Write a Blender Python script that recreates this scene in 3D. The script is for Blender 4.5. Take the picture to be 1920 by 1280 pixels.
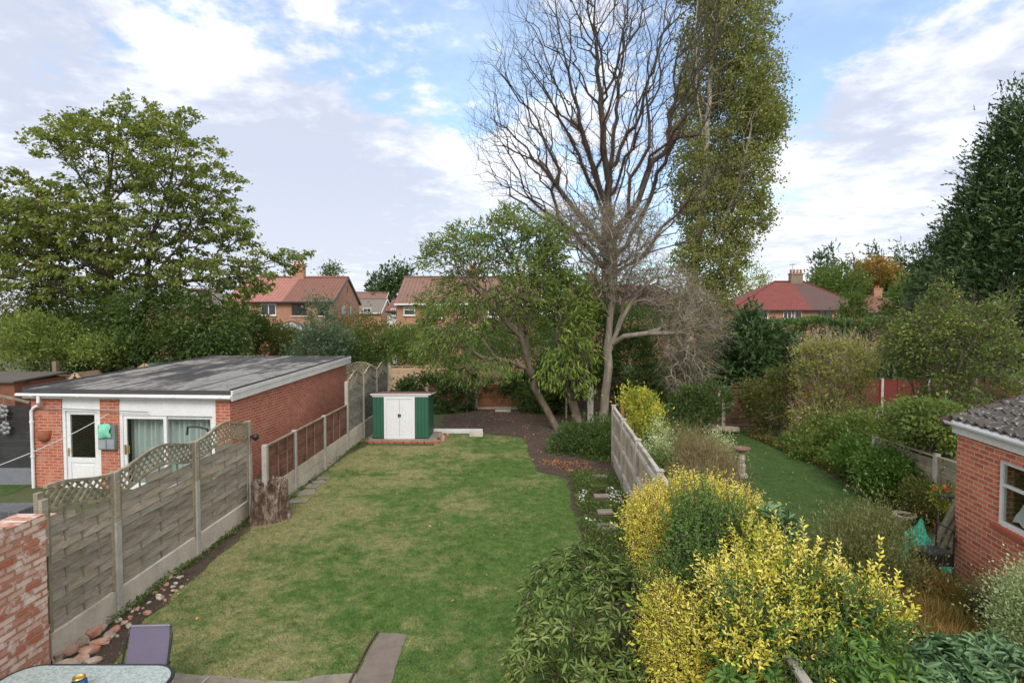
import bpy, math, random
import numpy as np
from mathutils import Vector, Matrix

for o in list(bpy.data.objects): bpy.data.objects.remove(o)
scene = bpy.context.scene
COL = scene.collection
rng = np.random.default_rng(7)
random.seed(7)

# ------------------------------------------------------------------ camera
F = 1060.0                      # focal length in photo pixels (1920 wide)
H = 4.1                         # upstairs window
TP = 40.0 / F
PIT = math.atan(TP)
cam = bpy.data.cameras.new('camera'); cam.sensor_width = 36; cam.lens = 36 * F / 1920
cam.clip_start = 0.1; cam.clip_end = 3000
co = bpy.data.objects.new('camera', cam); COL.objects.link(co)
co.location = (0, 0, H); co.rotation_euler = (math.pi / 2 - PIT, 0, 0)
scene.camera = co

# ------------------------------------------------------------------ light
SUN_EL, SUN_AZ = 42, 178        # azimuth measured clockwise from +Y (camera forward)
sd = Vector((math.sin(math.radians(SUN_AZ)) * math.cos(math.radians(SUN_EL)),
             math.cos(math.radians(SUN_AZ)) * math.cos(math.radians(SUN_EL)),
             math.sin(math.radians(SUN_EL))))
sl = bpy.data.lights.new('sun', 'SUN'); sl.energy = 1.85; sl.angle = math.radians(24); sl.color = (1, .95, .87)
so = bpy.data.objects.new('sun', sl); COL.objects.link(so)
so.rotation_euler = sd.to_track_quat('Z', 'Y').to_euler(); so.location = (0, 0, 40)
scene.view_settings.view_transform = 'Standard'; scene.view_settings.look = 'None'
scene.view_settings.exposure = 0.30; scene.view_settings.gamma = 1

def dirpx(px, py):
    x = (px - 960) / F; u = (640 - py) / F
    c, s = math.cos(PIT), math.sin(PIT)
    return Vector((x, c + u * s, -s + u * c)).normalized()

world = bpy.data.worlds.new('World'); scene.world = world; world.use_nodes = True
NT = world.node_tree
for n in list(NT.nodes): NT.nodes.remove(n)
def wn(t, **k):
    n = NT.nodes.new(t)
    for a, b in k.items(): setattr(n, a, b)
    return n
def wl(a, b): NT.links.new(a, b)
def wmath(op, a, b=None, c=None, clamp=False):
    n = wn('ShaderNodeMath', operation=op); n.use_clamp = clamp
    for i, v in enumerate((a, b, c)):
        if v is None: continue
        if isinstance(v, (int, float)): n.inputs[i].default_value = v
        else: wl(v, n.inputs[i])
    return n.outputs[0]
def wmix(f, a, b):
    n = wn('ShaderNodeMix', data_type='RGBA')
    if isinstance(f, float): n.inputs[0].default_value = f
    else: wl(f, n.inputs[0])
    for i, v in ((6, a), (7, b)):
        if isinstance(v, tuple): n.inputs[i].default_value = (*v, 1)
        else: wl(v, n.inputs[i])
    return n.outputs[2]
out = wn('ShaderNodeOutputWorld'); bg = wn('ShaderNodeBackground'); wl(bg.outputs[0], out.inputs[0])
bg.inputs[1].default_value = 0.1
sky = wn('ShaderNodeTexSky', sky_type='NISHITA'); sky.sun_disc = False
sky.sun_elevation = math.radians(SUN_EL); sky.sun_rotation = math.radians(SUN_AZ)
sky.air_density = 1.0; sky.dust_density = 0.6; sky.ozone_density = 1.5
tc = wn('ShaderNodeTexCoord'); sp = wn('ShaderNodeSeparateXYZ'); wl(tc.outputs['Generated'], sp.inputs[0])
zc = wmath('ADD', wmath('MAXIMUM', sp.outputs[2], 0.0), 0.16)
cu = wmath('DIVIDE', sp.outputs[0], zc); cv = wmath('DIVIDE', sp.outputs[1], zc)
cb = wn('ShaderNodeCombineXYZ'); wl(cu, cb.inputs[0]); wl(cv, cb.inputs[1])
def wnoise(scale, detail, rough, off, dist=0.0):
    m = wn('ShaderNodeMapping'); m.inputs['Location'].default_value = off; wl(cb.outputs[0], m.inputs[0])
    n = wn('ShaderNodeTexNoise'); n.inputs['Scale'].default_value = scale
    n.inputs['Detail'].default_value = detail; n.inputs['Roughness'].default_value = rough
    n.inputs['Distortion'].default_value = dist
    wl(m.outputs[0], n.inputs['Vector']); return n.outputs[0]
n1 = wnoise(1.1, 7, 0.62, (3.1, 1.7, 0), 0.3)
n2 = wnoise(4.5, 6, 0.6, (7.3, 5.2, 1.0), 0.2)
n3 = wnoise(0.8, 4, 0.5, (11.3, 2.2, 2.0))
nf = wnoise(11.0, 5, 0.6, (1.3, 9.2, 4.0))
def blob(px, py, rad_px, amp):      # a cloud bank lying in one compass direction of the sky
    d = dirpx(px, py); v = wn('ShaderNodeVectorMath', operation='DISTANCE')
    wl(tc.outputs['Generated'], v.inputs[0]); v.inputs[1].default_value = d
    mr = wn('ShaderNodeMapRange', interpolation_type='SMOOTHSTEP')
    mr.inputs[1].default_value = rad_px / F; mr.inputs[2].default_value = 0.0
    mr.inputs[3].default_value = 0.0; mr.inputs[4].default_value = amp
    wl(v.outputs[1], mr.inputs[0]); return mr.outputs[0]
cov = wmath('ADD', n1, wmath('MULTIPLY', wmath('SUBTRACT', n2, 0.5), 0.85))
cov = wmath('ADD', cov, wmath('MULTIPLY', wmath('SUBTRACT', nf, 0.5), 0.5))
for b in [(60, 160, 560, .34), (560, 380, 400, .2), (700, 560, 500, .2), (1700, 330, 360, .26), (1800, 150, 230, .26), (1640, 430, 300, .2),
          (900, 40, 300, -.10), (640, 130, 160, -.06), (960, 170, 220, -.06), (1560, 60, 330, -.26), (1250, 200, 300, -.06), (1850, 20, 180, -.10), (760, 120, 200, .06)]:
    cov = wmath('ADD', cov, blob(*b))
mr = wn('ShaderNodeMapRange', interpolation_type='SMOOTHSTEP'); wl(cov, mr.inputs[0])
mr.inputs[1].default_value = 0.40; mr.inputs[2].default_value = 0.66
cover = mr.outputs[0]
# brightness of the cloud: thin edges and the sun side white, thick parts lavender grey
br = wmath('ADD', wmath('MULTIPLY', wmath('SUBTRACT', n3, 0.5), 1.5), wmath('ADD', wmath('MULTIPLY', wmath('SUBTRACT', n2, 0.5), 1.9), wmath('MULTIPLY', wmath('SUBTRACT', nf, 0.5), 0.9)))
br = wmath('ADD', br, 0.24)
for b in [(345, 60, 150, .5), (330, 100, 90, .4), (720, 60, 230, .35), (1000, 170, 250, .4), (1780, 150, 240, .6), (1650, 430, 300, .5), (1500, 420, 260, .3), (740, 470, 160, -.3), (620, 230, 200, -.15), (560, 370, 320, -.45),
          (1680, 275, 250, -.85), (120, 30, 260, -.1), (60, 330, 330, -.12), (900, 330, 130, .3), (700, 530, 200, .3)]:
    br = wmath('ADD', br, blob(*b))
mb = wn('ShaderNodeMapRange', interpolation_type='SMOOTHSTEP'); wl(br, mb.inputs[0])
mb.inputs[1].default_value = 0.0; mb.inputs[2].default_value = 1.0
cloud = wmix(mb.outputs[0], (5.7, 6.05, 7.2), (10.0, 10.1, 10.4))
hz = wmath('SUBTRACT', 1.0, wmath('MULTIPLY', sp.outputs[2], 4.0), clamp=True)
skyc = wn('ShaderNodeMix', data_type='RGBA', blend_type='MULTIPLY'); skyc.inputs[0].default_value = 1
wl(sky.outputs[0], skyc.inputs[6]); skyc.inputs[7].default_value = (2.0, 2.25, 2.3, 1)
base = wmix(wmath('ADD', wmath('MULTIPLY', cover, .64), .31), skyc.outputs[2], cloud)
base = wmix(wmath('MULTIPLY', hz, 0.45), base, (7.6, 7.8, 8.3))
# sky out of view, overhead and behind the camera, brightened to add fill light
fill_mask = wn('ShaderNodeMapRange', interpolation_type='SMOOTHSTEP'); wl(sp.outputs[1], fill_mask.inputs[0])
fill_mask.inputs[1].default_value = 0.60; fill_mask.inputs[2].default_value = 0.05; fill_mask.inputs[3].default_value = 0.0; fill_mask.inputs[4].default_value = 1.0
lm_ = wn('ShaderNodeMix', data_type='RGBA'); wl(fill_mask.outputs[0], lm_.inputs[0]); wl(base, lm_.inputs[6]); lm_.inputs[7].default_value = (12.5, 12.1, 11.4, 1)
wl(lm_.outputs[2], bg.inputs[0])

# ------------------------------------------------------------------ pixel -> place helpers
def P(px, py, Y):
    d = dirpx(px, py); t = Y / d.y
    return Vector((d.x * t, Y, H + d.z * t))
def G(px, py, z=0.0):
    d = dirpx(px, py); t = (z - H) / d.z
    return Vector((d.x * t, d.y * t, z))
def B(px, py, rx, ry, Y, dy=None):
    p = P(px, py, Y); s = Y / F
    return (p.x, p.y, p.z, rx * s, (dy if dy is not None else (rx + ry) * .5 * s), ry * s)

# ------------------------------------------------------------------ materials
MATS = {}
def newmat(name):
    m = bpy.data.materials.new(name); m.use_nodes = True; nt = m.node_tree
    for n in list(nt.nodes): nt.nodes.remove(n)
    o = nt.nodes.new('ShaderNodeOutputMaterial'); p = nt.nodes.new('ShaderNodeBsdfPrincipled')
    nt.links.new(p.outputs[0], o.inputs[0]); MATS[name] = m
    return m, nt, p, o
def nnoise(nt, vec, scale, detail=4, rough=.6, stretch=None):
    n = nt.nodes.new('ShaderNodeTexNoise'); n.inputs['Scale'].default_value = scale
    n.inputs['Detail'].default_value = detail; n.inputs['Roughness'].default_value = rough
    if stretch:
        m = nt.nodes.new('ShaderNodeMapping'); m.inputs['Scale'].default_value = stretch
        nt.links.new(vec, m.inputs[0]); vec = m.outputs[0]
    nt.links.new(vec, n.inputs['Vector']); return n.outputs[0]
def nramp(nt, fac, stops):
    r = nt.nodes.new('ShaderNodeValToRGB'); e = r.color_ramp.elements
    while len(e) > 1: e.remove(e[-1])
    e[0].position = stops[0][0]; e[0].color = (*stops[0][1], 1)
    for p, c in stops[1:]:
        k = e.new(p); k.color = (*c, 1)
    nt.links.new(fac, r.inputs[0]); return r.outputs[0]
def nmix(nt, f, a, b, blend='MIX'):
    n = nt.nodes.new('ShaderNodeMix'); n.data_type = 'RGBA'; n.blend_type = blend
    if isinstance(f, (int, float)): n.inputs[0].default_value = f
    else: nt.links.new(f, n.inputs[0])
    for i, v in ((6, a), (7, b)):
        if isinstance(v, tuple): n.inputs[i].default_value = (*v, 1)
        else: nt.links.new(v, n.inputs[i])
    return n.outputs[2]
def nmath(nt, op, a, b, clamp=False):
    n = nt.nodes.new('ShaderNodeMath'); n.operation = op; n.use_clamp = clamp
    for i, v in ((0, a), (1, b)):
        if isinstance(v, (int, float)): n.inputs[i].default_value = v
        else: nt.links.new(v, n.inputs[i])
    return n.outputs[0]
def nstep(nt, v, a, b):
    n = nt.nodes.new('ShaderNodeMapRange'); n.interpolation_type = 'SMOOTHSTEP'
    nt.links.new(v, n.inputs[0]); n.inputs[1].default_value = a; n.inputs[2].default_value = b
    return n.outputs[0]
def nbump(nt, p, h, strength, dist=.01):
    b = nt.nodes.new('ShaderNodeBump'); b.inputs['Strength'].default_value = strength
    b.inputs['Distance'].default_value = dist
    nt.links.new(h, b.inputs['Height']); nt.links.new(b.outputs[0], p.inputs['Normal'])
def pos(nt): return nt.nodes.new('ShaderNodeNewGeometry').outputs['Position']
def uv(nt): return nt.nodes.new('ShaderNodeUVMap').outputs[0]

def plain(name, c, rough=.6, var=.25, scale=3.0, metal=0, bump=.2, c2=None, fine=30):
    """a surface of one colour with dirt and weathering"""
    if name in MATS: return MATS[name]
    m, nt, p, o = newmat(name); v = pos(nt)
    n = nnoise(nt, v, scale, 6, .65); f = nnoise(nt, v, fine, 3, .6)
    c2 = c2 or tuple(x * (1 - var) for x in c)
    k = nramp(nt, n, [(.32, c2), (.62, c)])
    k = nmix(nt, .18, k, nramp(nt, f, [(.35, tuple(x * .55 for x in c)), (.65, tuple(min(1, x * 1.3) for x in c))]))
    nt.links.new(k, p.inputs['Base Color']); p.inputs['Roughness'].default_value = rough
    p.inputs['Metallic'].default_value = metal
    nbump(nt, p, f, bump, .004)
    return m
def wood(name, c1, c2, rough=.85, c3=None):
    if name in MATS: return MATS[name]
    m, nt, p, o = newmat(name); u = uv(nt)
    n = nnoise(nt, u, 1.0, 6, .7, (1.6, 26, 1)); b = nnoise(nt, pos(nt), 2.3, 4, .6)
    k = nramp(nt, n, [(.3, c1), (.7, c2)])
    k = nmix(nt, nstep(nt, b, .45, .7), k, c3 or tuple(x * .75 for x in c1))
    ri = nt.nodes.new('ShaderNodeNewGeometry').outputs['Random Per Island']
    k = nmix(nt, 1.0, k, nramp(nt, ri, [(0, (.78, .77, .76)), (1, (1.2, 1.2, 1.18))]), 'MULTIPLY')
    nt.links.new(k, p.inputs['Base Color']); p.inputs['Roughness'].default_value = rough
    nbump(nt, p, n, .5, .006)
    return m
def brick(name, c1, c2, mortar, bias=0.0, w=.225, h=.075, ms=.006, dirt=.3, pale=None, bump=.6, off=.5):
    if name in MATS: return MATS[name]
    m, nt, p, o = newmat(name); u = uv(nt); g = pos(nt)
    wv = nt.nodes.new('ShaderNodeVectorMath'); wv.operation = 'MULTIPLY_ADD'
    nz = nt.nodes.new('ShaderNodeTexNoise'); nz.inputs['Scale'].default_value = 9; nt.links.new(u, nz.inputs['Vector'])
    nt.links.new(nz.outputs[1], wv.inputs[0]); wv.inputs[1].default_value = (.008, .008, 0); nt.links.new(u, wv.inputs[2])
    b = nt.nodes.new('ShaderNodeTexBrick'); nt.links.new(wv.outputs[0], b.inputs['Vector'])
    b.inputs['Scale'].default_value = 1; b.inputs['Brick Width'].default_value = w; b.inputs['Row Height'].default_value = h
    b.inputs['Mortar Size'].default_value = ms; b.inputs['Mortar Smooth'].default_value = .3; b.inputs['Bias'].default_value = bias
    b.offset = off
    b.inputs['Color1'].default_value = (*c1, 1); b.inputs['Color2'].default_value = (*c2, 1); b.inputs['Mortar'].default_value = (*mortar, 1)
    n = nnoise(nt, g, 1.3, 5, .65); f = nnoise(nt, g, 34, 4, .6)
    k = nmix(nt, nmath(nt, 'MULTIPLY', nstep(nt, n, .45, .75), dirt), b.outputs[0], tuple(x * .45 for x in c1))
    k = nmix(nt, .22, k, nramp(nt, f, [(.3, tuple(x * .5 for x in c1)), (.7, tuple(min(1, x * 1.5) for x in c1))]))
    if pale: k = nmix(nt, nmath(nt, 'MULTIPLY', nstep(nt, nnoise(nt, g, 5.0, 6, .75), .5, .62), .75), k, pale)
    nt.links.new(k, p.inputs['Base Color']); p.inputs['Roughness'].default_value = .88
    hh = nmath(nt, 'ADD', nmath(nt, 'MULTIPLY', b.outputs[1], -1.0), nmath(nt, 'MULTIPLY', f, .5))
    nbump(nt, p, hh, bump, .01)
    return m
def glassmat(name='window_glass'):
    if name in MATS: return MATS[name]
    m = bpy.data.materials.new(name); m.use_nodes = True; nt = m.node_tree; MATS[name] = m
    for n in list(nt.nodes): nt.nodes.remove(n)
    o = nt.nodes.new('ShaderNodeOutputMaterial'); mx = nt.nodes.new('ShaderNodeMixShader')
    t = nt.nodes.new('ShaderNodeBsdfTransparent'); t.inputs[0].default_value = (.86, .88, .88, 1)
    g = nt.nodes.new('ShaderNodeBsdfGlossy'); g.inputs['Roughness'].default_value = .02
    lw = nt.nodes.new('ShaderNodeLayerWeight'); lw.inputs[0].default_value = .35
    a = nmath(nt, 'ADD', nmath(nt, 'MULTIPLY', lw.outputs['Facing'], .25), .025)
    nt.links.new(a, mx.inputs[0]); nt.links.new(t.outputs[0], mx.inputs[1]); nt.links.new(g.outputs[0], mx.inputs[2])
    nt.links.new(mx.outputs[0], o.inputs[0]); return m
def darkglass(name='dark_glass'):
    if name in MATS: return MATS[name]
    m, nt, p, o = newmat(name); p.inputs['Base Color'].default_value = (.02, .024, .028, 1)
    p.inputs['Roughness'].default_value = .08; p.inputs['IOR'].default_value = 1.5
    nbump(nt, p, nnoise(nt, pos(nt), 1.2, 2), .15, .02); return m
def leafmat(name, stops, trans=.35, rough=.55, pn=.35, pscale=.9):
    """leaf colour from each leaf's own random number plus drifts of colour through the crown"""
    if name in MATS: return MATS[name]
    if 'gold' not in name and 'petal' not in name: stops = [(q, tuple(min(.8, x * 1.22) for x in c)) for q, c in stops]
    m, nt, p, o = newmat(name)
    a = nt.nodes.new('ShaderNodeAttribute'); a.attribute_name = 'tint'
    n = nnoise(nt, pos(nt), pscale, 3, .6)
    f = nmath(nt, 'ADD', nmath(nt, 'MULTIPLY', a.outputs['Fac'], 1 - pn), nmath(nt, 'MULTIPLY', nstep(nt, n, .3, .7), pn))
    k = nramp(nt, f, stops)
    nt.links.new(k, p.inputs['Base Color']); p.inputs['Roughness'].default_value = rough
    p.inputs['Specular IOR Level'].default_value = .35
    t = nt.nodes.new('ShaderNodeBsdfTranslucent'); nt.links.new(nmix(nt, .5, k, (.25, .32, .02), 'MIX') if trans > .3 else k, t.inputs[0])
    mx = nt.nodes.new('ShaderNodeMixShader'); mx.inputs[0].default_value = trans
    nt.links.new(p.outputs[0], mx.inputs[1]); nt.links.new(t.outputs[0], mx.inputs[2]); nt.links.new(mx.outputs[0], o.inputs[0])
    return m
def barkmat(name, c1, c2, scale=6):
    if name in MATS: return MATS[name]
    m, nt, p, o = newmat(name); g = pos(nt)
    n = nnoise(nt, g, scale, 6, .7, (1, 1, .25)); n2 = nnoise(nt, g, 1.2, 3, .5)
    k = nramp(nt, n, [(.35, c1), (.68, c2)])
    k = nmix(nt, nmath(nt, 'MULTIPLY', nstep(nt, n2, .5, .75), .5), k, tuple(x * .6 for x in c1))
    nt.links.new(k, p.inputs['Base Color']); p.inputs['Roughness'].default_value = .9
    nbump(nt, p, n, .8, .02); return m

# ------------------------------------------------------------------ objects
def wloc(o):
    v = Vector((0, 0, 0))
    while o is not None: v = v + o.location; o = o.parent
    return v
def tag(o, label=None, cat=None, group=None, kind=None):
    if label: o['label'] = label
    if cat: o['category'] = cat
    if group: o['group'] = group
    if kind: o['kind'] = kind
    return o
def thing(name, label, cat, loc, group=None):
    o = bpy.data.objects.new(name, None); COL.objects.link(o); o.location = loc; o.empty_display_size = .2
    return tag(o, label, cat, group)
def link_mesh(name, me, parent=None, mats=()):
    o = bpy.data.objects.new(name, me); COL.objects.link(o)
    for m in (mats if isinstance(mats, (list, tuple)) else [mats]): me.materials.append(m)
    if parent is not None:
        o.parent = parent
    return o

class MB:
    """collects faces in world metres; build() makes ONE mesh object with metre UVs"""
    def __init__(s): s.v = []; s.f = []; s.m = []
    def add(s, vs, fs, mi=0):
        b = len(s.v); s.v += [tuple(x) for x in vs]; s.f += [tuple(b + i for i in f) for f in fs]; s.m += [mi] * len(fs); return s
    def box(s, x0, x1, y0, y1, z0, z1, M=None, mi=0):
        vs = [Vector(c) for c in ((x0, y0, z0), (x1, y0, z0), (x1, y1, z0), (x0, y1, z0), (x0, y0, z1), (x1, y0, z1), (x1, y1, z1), (x0, y1, z1))]
        if M is not None: vs = [M @ v for v in vs]
        return s.add(vs, [(0, 3, 2, 1), (4, 5, 6, 7), (0, 1, 5, 4), (1, 2, 6, 5), (2, 3, 7, 6), (3, 0, 4, 7)], mi)
    def bar(s, a, b, w, h, up=(0, 0, 1), mi=0):
        a = Vector(a); b = Vector(b); d = (b - a).normalized(); up = Vector(up)
        x = d.cross(up)
        if x.length < 1e-4: x = d.cross(Vector((0, 1, 0)))
        x.normalize(); z = x.cross(d).normalized(); x = x * w / 2; z = z * h / 2
        vs = [a - x - z, a + x - z, a + x + z, a - x + z, b - x - z, b + x - z, b + x + z, b - x + z]
        return s.add(vs, [(0, 3, 2, 1), (4, 5, 6, 7), (0, 1, 5, 4), (1, 2, 6, 5), (2, 3, 7, 6), (3, 0, 4, 7)][:0] + [(0, 1, 2, 3), (7, 6, 5, 4), (4, 5, 1, 0), (5, 6, 2, 1), (6, 7, 3, 2), (7, 4, 0, 3)], mi)
    def tube(s, pts, r, n=8, mi=0, cap=True):
        pts = [Vector(p) for p in pts]; rs = r if isinstance(r, (list, tuple)) else [r] * len(pts)
        rings = []; prev = None
        for i, p in enumerate(pts):
            d = (pts[min(i + 1, len(pts) - 1)] - pts[max(i - 1, 0)]).normalized()
            if prev is None:
                x = d.cross(Vector((0, 0, 1)))
                if x.length < 1e-3: x = d.cross(Vector((0, 1, 0)))
            else: x = prev - d * prev.dot(d)
            x.normalize(); prev = x; y = d.cross(x)
            rings.append([p + (x * math.cos(2 * math.pi * k / n) + y * math.sin(2 * math.pi * k / n)) * rs[i] for k in range(n)])
        vs = [v for rg in rings for v in rg]; fs = []
        for i in range(len(pts) - 1):
            for k in range(n):
                a = i * n + k; b = i * n + (k + 1) % n; fs.append((a, b, b + n, a + n))
        if cap: fs += [tuple(range(n - 1, -1, -1)), tuple((len(pts) - 1) * n + k for k in range(n))]
        return s.add(vs, fs, mi)
    def lathe(s, prof, c, n=20, mi=0, axis='z', squash=(1, 1)):
        c = Vector(c); vs = []; fs = []
        for r, z in prof:
            for k in range(n):
                a = 2 * math.pi * k / n
                q = (r * math.cos(a) * squash[0], r * math.sin(a) * squash[1], z)
                if axis == 'x': q = (q[2], q[0], q[1])
                if axis == 'y': q = (q[0], q[2], q[1])
                vs.append(c + Vector(q))
        for i in range(len(prof) - 1):
            for k in range(n):
                a = i * n + k; b = i * n + (k + 1) % n; fs.append((a, b, b + n, a + n))
        fs += [tuple(range(n - 1, -1, -1)), tuple((len(prof) - 1) * n + k for k in range(n))]
        return s.add(vs, fs, mi)
    def poly(s, pts, th=None, mi=0, n=None):
        pts = [Vector(p) for p in pts]; k = len(pts)
        if th is None: return s.add(pts, [tuple(range(k))], mi)
        if n is None: n = (pts[1] - pts[0]).cross(pts[2] - pts[1]).normalized()
        n = Vector(n) * th
        return s.add(pts + [p - n for p in pts], [tuple(range(k)), tuple(range(2 * k - 1, k - 1, -1))] + [(i, i + k, (i + 1) % k + k, (i + 1) % k) for i in range(k)], mi)
    def build(s, name, mats, parent=None, smooth=False, bevel=0):
        off = wloc(parent) if parent is not None else Vector((0, 0, 0))
        me = bpy.data.meshes.new(name)
        me.from_pydata([(x - off.x, y - off.y, z - off.z) for x, y, z in s.v], [], s.f)
        me.polygons.foreach_set('material_index', s.m)
        uvl = me.uv_layers.new(name='UVMap'); V = np.array(s.v); uvs = np.zeros((len(me.loops), 2))
        for p in me.polygons:
            n = np.array(p.normal)
            if abs(n[2]) > .995: t = np.array((1., 0, 0)); b = np.array((0, 1., 0))
            else:
                t = np.cross((0, 0, 1.), n); t /= np.linalg.norm(t) + 1e-9; b = np.cross(n, t)
            ps = V[list(s.f[p.index])]; i0 = p.loop_start
            uvs[i0:i0 + len(ps), 0] = ps @ t; uvs[i0:i0 + len(ps), 1] = ps @ b
        uvl.data.foreach_set('uv', uvs.ravel())
        if smooth: me.shade_smooth()
        me.validate()
        o = link_mesh(name, me, parent, mats)
        if bevel:
            bm = o.modifiers.new('bevel', 'BEVEL'); bm.width = bevel; bm.segments = 2; bm.limit_method = 'ANGLE'
            bm.harden_normals = False
        return o

def arrmesh(name, V, Fc, tint, mats, parent=None, smooth=False):
    """fast mesh from arrays (faces all of the same size) with a per-face number"""
    off = wloc(parent) if parent is not None else Vector((0, 0, 0))
    V = np.asarray(V, np.float32) - np.array(off, np.float32); k = Fc.shape[1]; nf = len(Fc)
    me = bpy.data.meshes.new(name)
    me.vertices.add(len(V)); me.vertices.foreach_set('co', V.ravel())
    me.loops.add(nf * k); me.loops.foreach_set('vertex_index', Fc.astype(np.int32).ravel())
    me.polygons.add(nf); me.polygons.foreach_set('loop_start', np.arange(0, nf * k, k, dtype=np.int32))
    me.polygons.foreach_set('loop_total', np.full(nf, k, np.int32))
    if tint is not None:
        a = me.attributes.new('tint', 'FLOAT', 'FACE'); a.data.foreach_set('value', np.asarray(tint, np.float32))
    me.update(calc_edges=True)
    if smooth: me.shade_smooth()
    return link_mesh(name, me, parent, mats)

def nrm(a): return a / (np.linalg.norm(a, axis=-1, keepdims=True) + 1e-9)
LEAF_D = (np.array([(0, 0, 0), (.5, .45, .06), (0, 1, -.12), (-.5, .45, .06)]), np.array([(0, 1, 2, 3)]))
LEAF_F = (np.array([(0, 0, 0), (.42, .3, .12), (.38, .68, .08), (0, 1, -.14), (-.38, .68, .08), (-.42, .3, .12)]), np.array([(0, 1, 2, 3), (0, 3, 4, 5)]))
BLADE = (np.array([(-.5, 0, 0), (.5, 0, 0), (0, 1, .1)]), np.array([(0, 1, 2)]))
SPRAY = (np.array([(0, 0, 0), (.35, .35, .05), (.12, .42, 0), (.5, .7, .03), (0, 1, -.08), (-.5, .7, .03), (-.12, .42, 0), (-.35, .35, .05)]),
         np.array([(0, 1, 2, 7), (2, 3, 4, 6), (7, 2, 6, 6), (6, 4, 5, 5)][:2]))
def leaves(pos_, axis, length, width, tmpl=LEAF_D, upb=.6):
    """one leaf per position: axis = direction the leaf points, turned face-up by upb"""
    n = len(pos_); axis = nrm(axis); up = rng.normal(size=(n, 3)); up = nrm(up) + np.array((0, 0, upb))
    x = nrm(np.cross(axis, up)); z = np.cross(x, axis)
    L = (length * rng.uniform(.55, 1.4, n))[:, None]; W = L * width
    tv, tf = tmpl; k = len(tv)
    V = pos_[:, None, :] + tv[None, :, 0:1] * (x * W)[:, None, :] + tv[None, :, 1:2] * (axis * L)[:, None, :] + tv[None, :, 2:3] * (z * L)[:, None, :]
    Fc = (tf[None] + (np.arange(n) * k)[:, None, None]).reshape(-1, tf.shape[1])
    return V.reshape(-1, 3), Fc, np.repeat(np.arange(n), len(tf))
def cat(parts):
    Vs = []; Fs = []; Ts = []; o = 0
    for V, Fc, t in parts: Vs.append(V); Fs.append(Fc + o); Ts.append(t); o += len(V)
    return np.concatenate(Vs), np.concatenate(Fs), np.concatenate(Ts)

def sample_blobs(blobs, n, shell=0.0):
    b = np.array(blobs, float); vol = (b[:, 3] * b[:, 4] * b[:, 5]) ** (.8 if shell < .5 else .67); idx = rng.choice(len(b), n, p=vol / vol.sum())
    d = nrm(rng.normal(size=(n, 3))); r = rng.uniform(0, 1, n) ** (1 / 3)
    r = shell + (1 - shell) * r if shell else r
    r = r * rng.uniform(.86, 1.1, n)
    return b[idx, :3] + d * r[:, None] * b[idx, 3:], d, idx

def chainify(pts, step, jit):
    pts = [np.array(p, float) for p in pts]; o = [pts[0]]
    # smooth (catmull-rom) so limbs bend rather than kink
    for i in range(len(pts) - 1):
        p0 = pts[max(i - 1, 0)]; p1 = pts[i]; p2 = pts[i + 1]; p3 = pts[min(i + 2, len(pts) - 1)]
        n = max(1, int(np.linalg.norm(p2 - p1) / step))
        for k in range(1, n + 1):
            t = k / n
            q = .5 * ((2 * p1) + (-p0 + p2) * t + (2 * p0 - 5 * p1 + 4 * p2 - p3) * t * t + (-p0 + 3 * p1 - 3 * p2 + p3) * t ** 3)
            o.append(q + rng.normal(size=3) * jit)
    return o
def skeleton(chains, pts, bf=.4, step=.5, jit=.02, zmin=None):
    """a branching skeleton: given limbs first, then every point joins the branch that reaches it shortest"""
    nodes = []; par = []; path = []
    for ci, ch in enumerate(chains):
        c = chainify(ch, step, jit)
        if ci == 0: last = -1
        else:
            A = np.array(nodes); last = int(np.argmin(np.linalg.norm(A - c[0], axis=1)))
        for q in c:
            nodes.append(q); par.append(last)
            path.append(0 if last < 0 else path[last] + np.linalg.norm(q - nodes[last])); last = len(nodes) - 1
    m = len(nodes); n = len(pts); N = np.zeros((m + n, 3)); N[:m] = nodes; pa = np.zeros(m + n, int); pa[:m] = par
    pl = np.zeros(m + n); pl[:m] = path
    cost = np.full(n, 1e9); bp = np.zeros(n, int); live = np.ones(n, bool)
    start = max(0, int(m * 0))
    for i in range(start, m):
        if zmin is not None and N[i][2] < zmin: continue
        d = np.linalg.norm(pts - N[i], axis=1) + bf * pl[i]; k = d < cost; cost[k] = d[k]; bp[k] = i
    for s_ in range(n):
        j = int(np.argmin(np.where(live, cost, 1e9))); live[j] = False; i = m + s_
        N[i] = pts[j]; pa[i] = bp[j]; pl[i] = pl[bp[j]] + np.linalg.norm(N[i] - N[bp[j]])
        d = np.linalg.norm(pts - N[i], axis=1) + bf * pl[i]; k = (d < cost) & live; cost[k] = d[k]; bp[k] = i
    cnt = np.ones(m + n)
    for i in range(m + n - 1, 0, -1):
        if pa[i] >= 0: cnt[pa[i]] += cnt[i]
    return N, pa, cnt
def frusta(A, Bp, ra, rb, n):
    d = nrm(Bp - A); ref = np.where(np.abs(d[:, 2:3]) < .9, np.array([[0, 0, 1.]]), np.array([[1., 0, 0]]))
    x = nrm(np.cross(d, ref)); y = np.cross(d, x); m = len(A)
    ext = np.minimum(ra, rb)[:, None] * .35; A = A - d * ext; Bp = Bp + d * ext
    ang = 2 * np.pi * np.arange(n) / n; c = np.cos(ang)[None, :, None]; s = np.sin(ang)[None, :, None]
    ring = x[:, None] * c + y[:, None] * s
    V = np.concatenate([A[:, None] + ring * ra[:, None, None], Bp[:, None] + ring * rb[:, None, None]], 1).reshape(-1, 3)
    k = np.arange(n); q = np.stack([k, (k + 1) % n, (k + 1) % n + n, k + n], 1)
    Fc = (q[None] + (np.arange(m) * 2 * n)[:, None, None]).reshape(-1, 4)
    return V, Fc, np.zeros(len(Fc))
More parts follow.
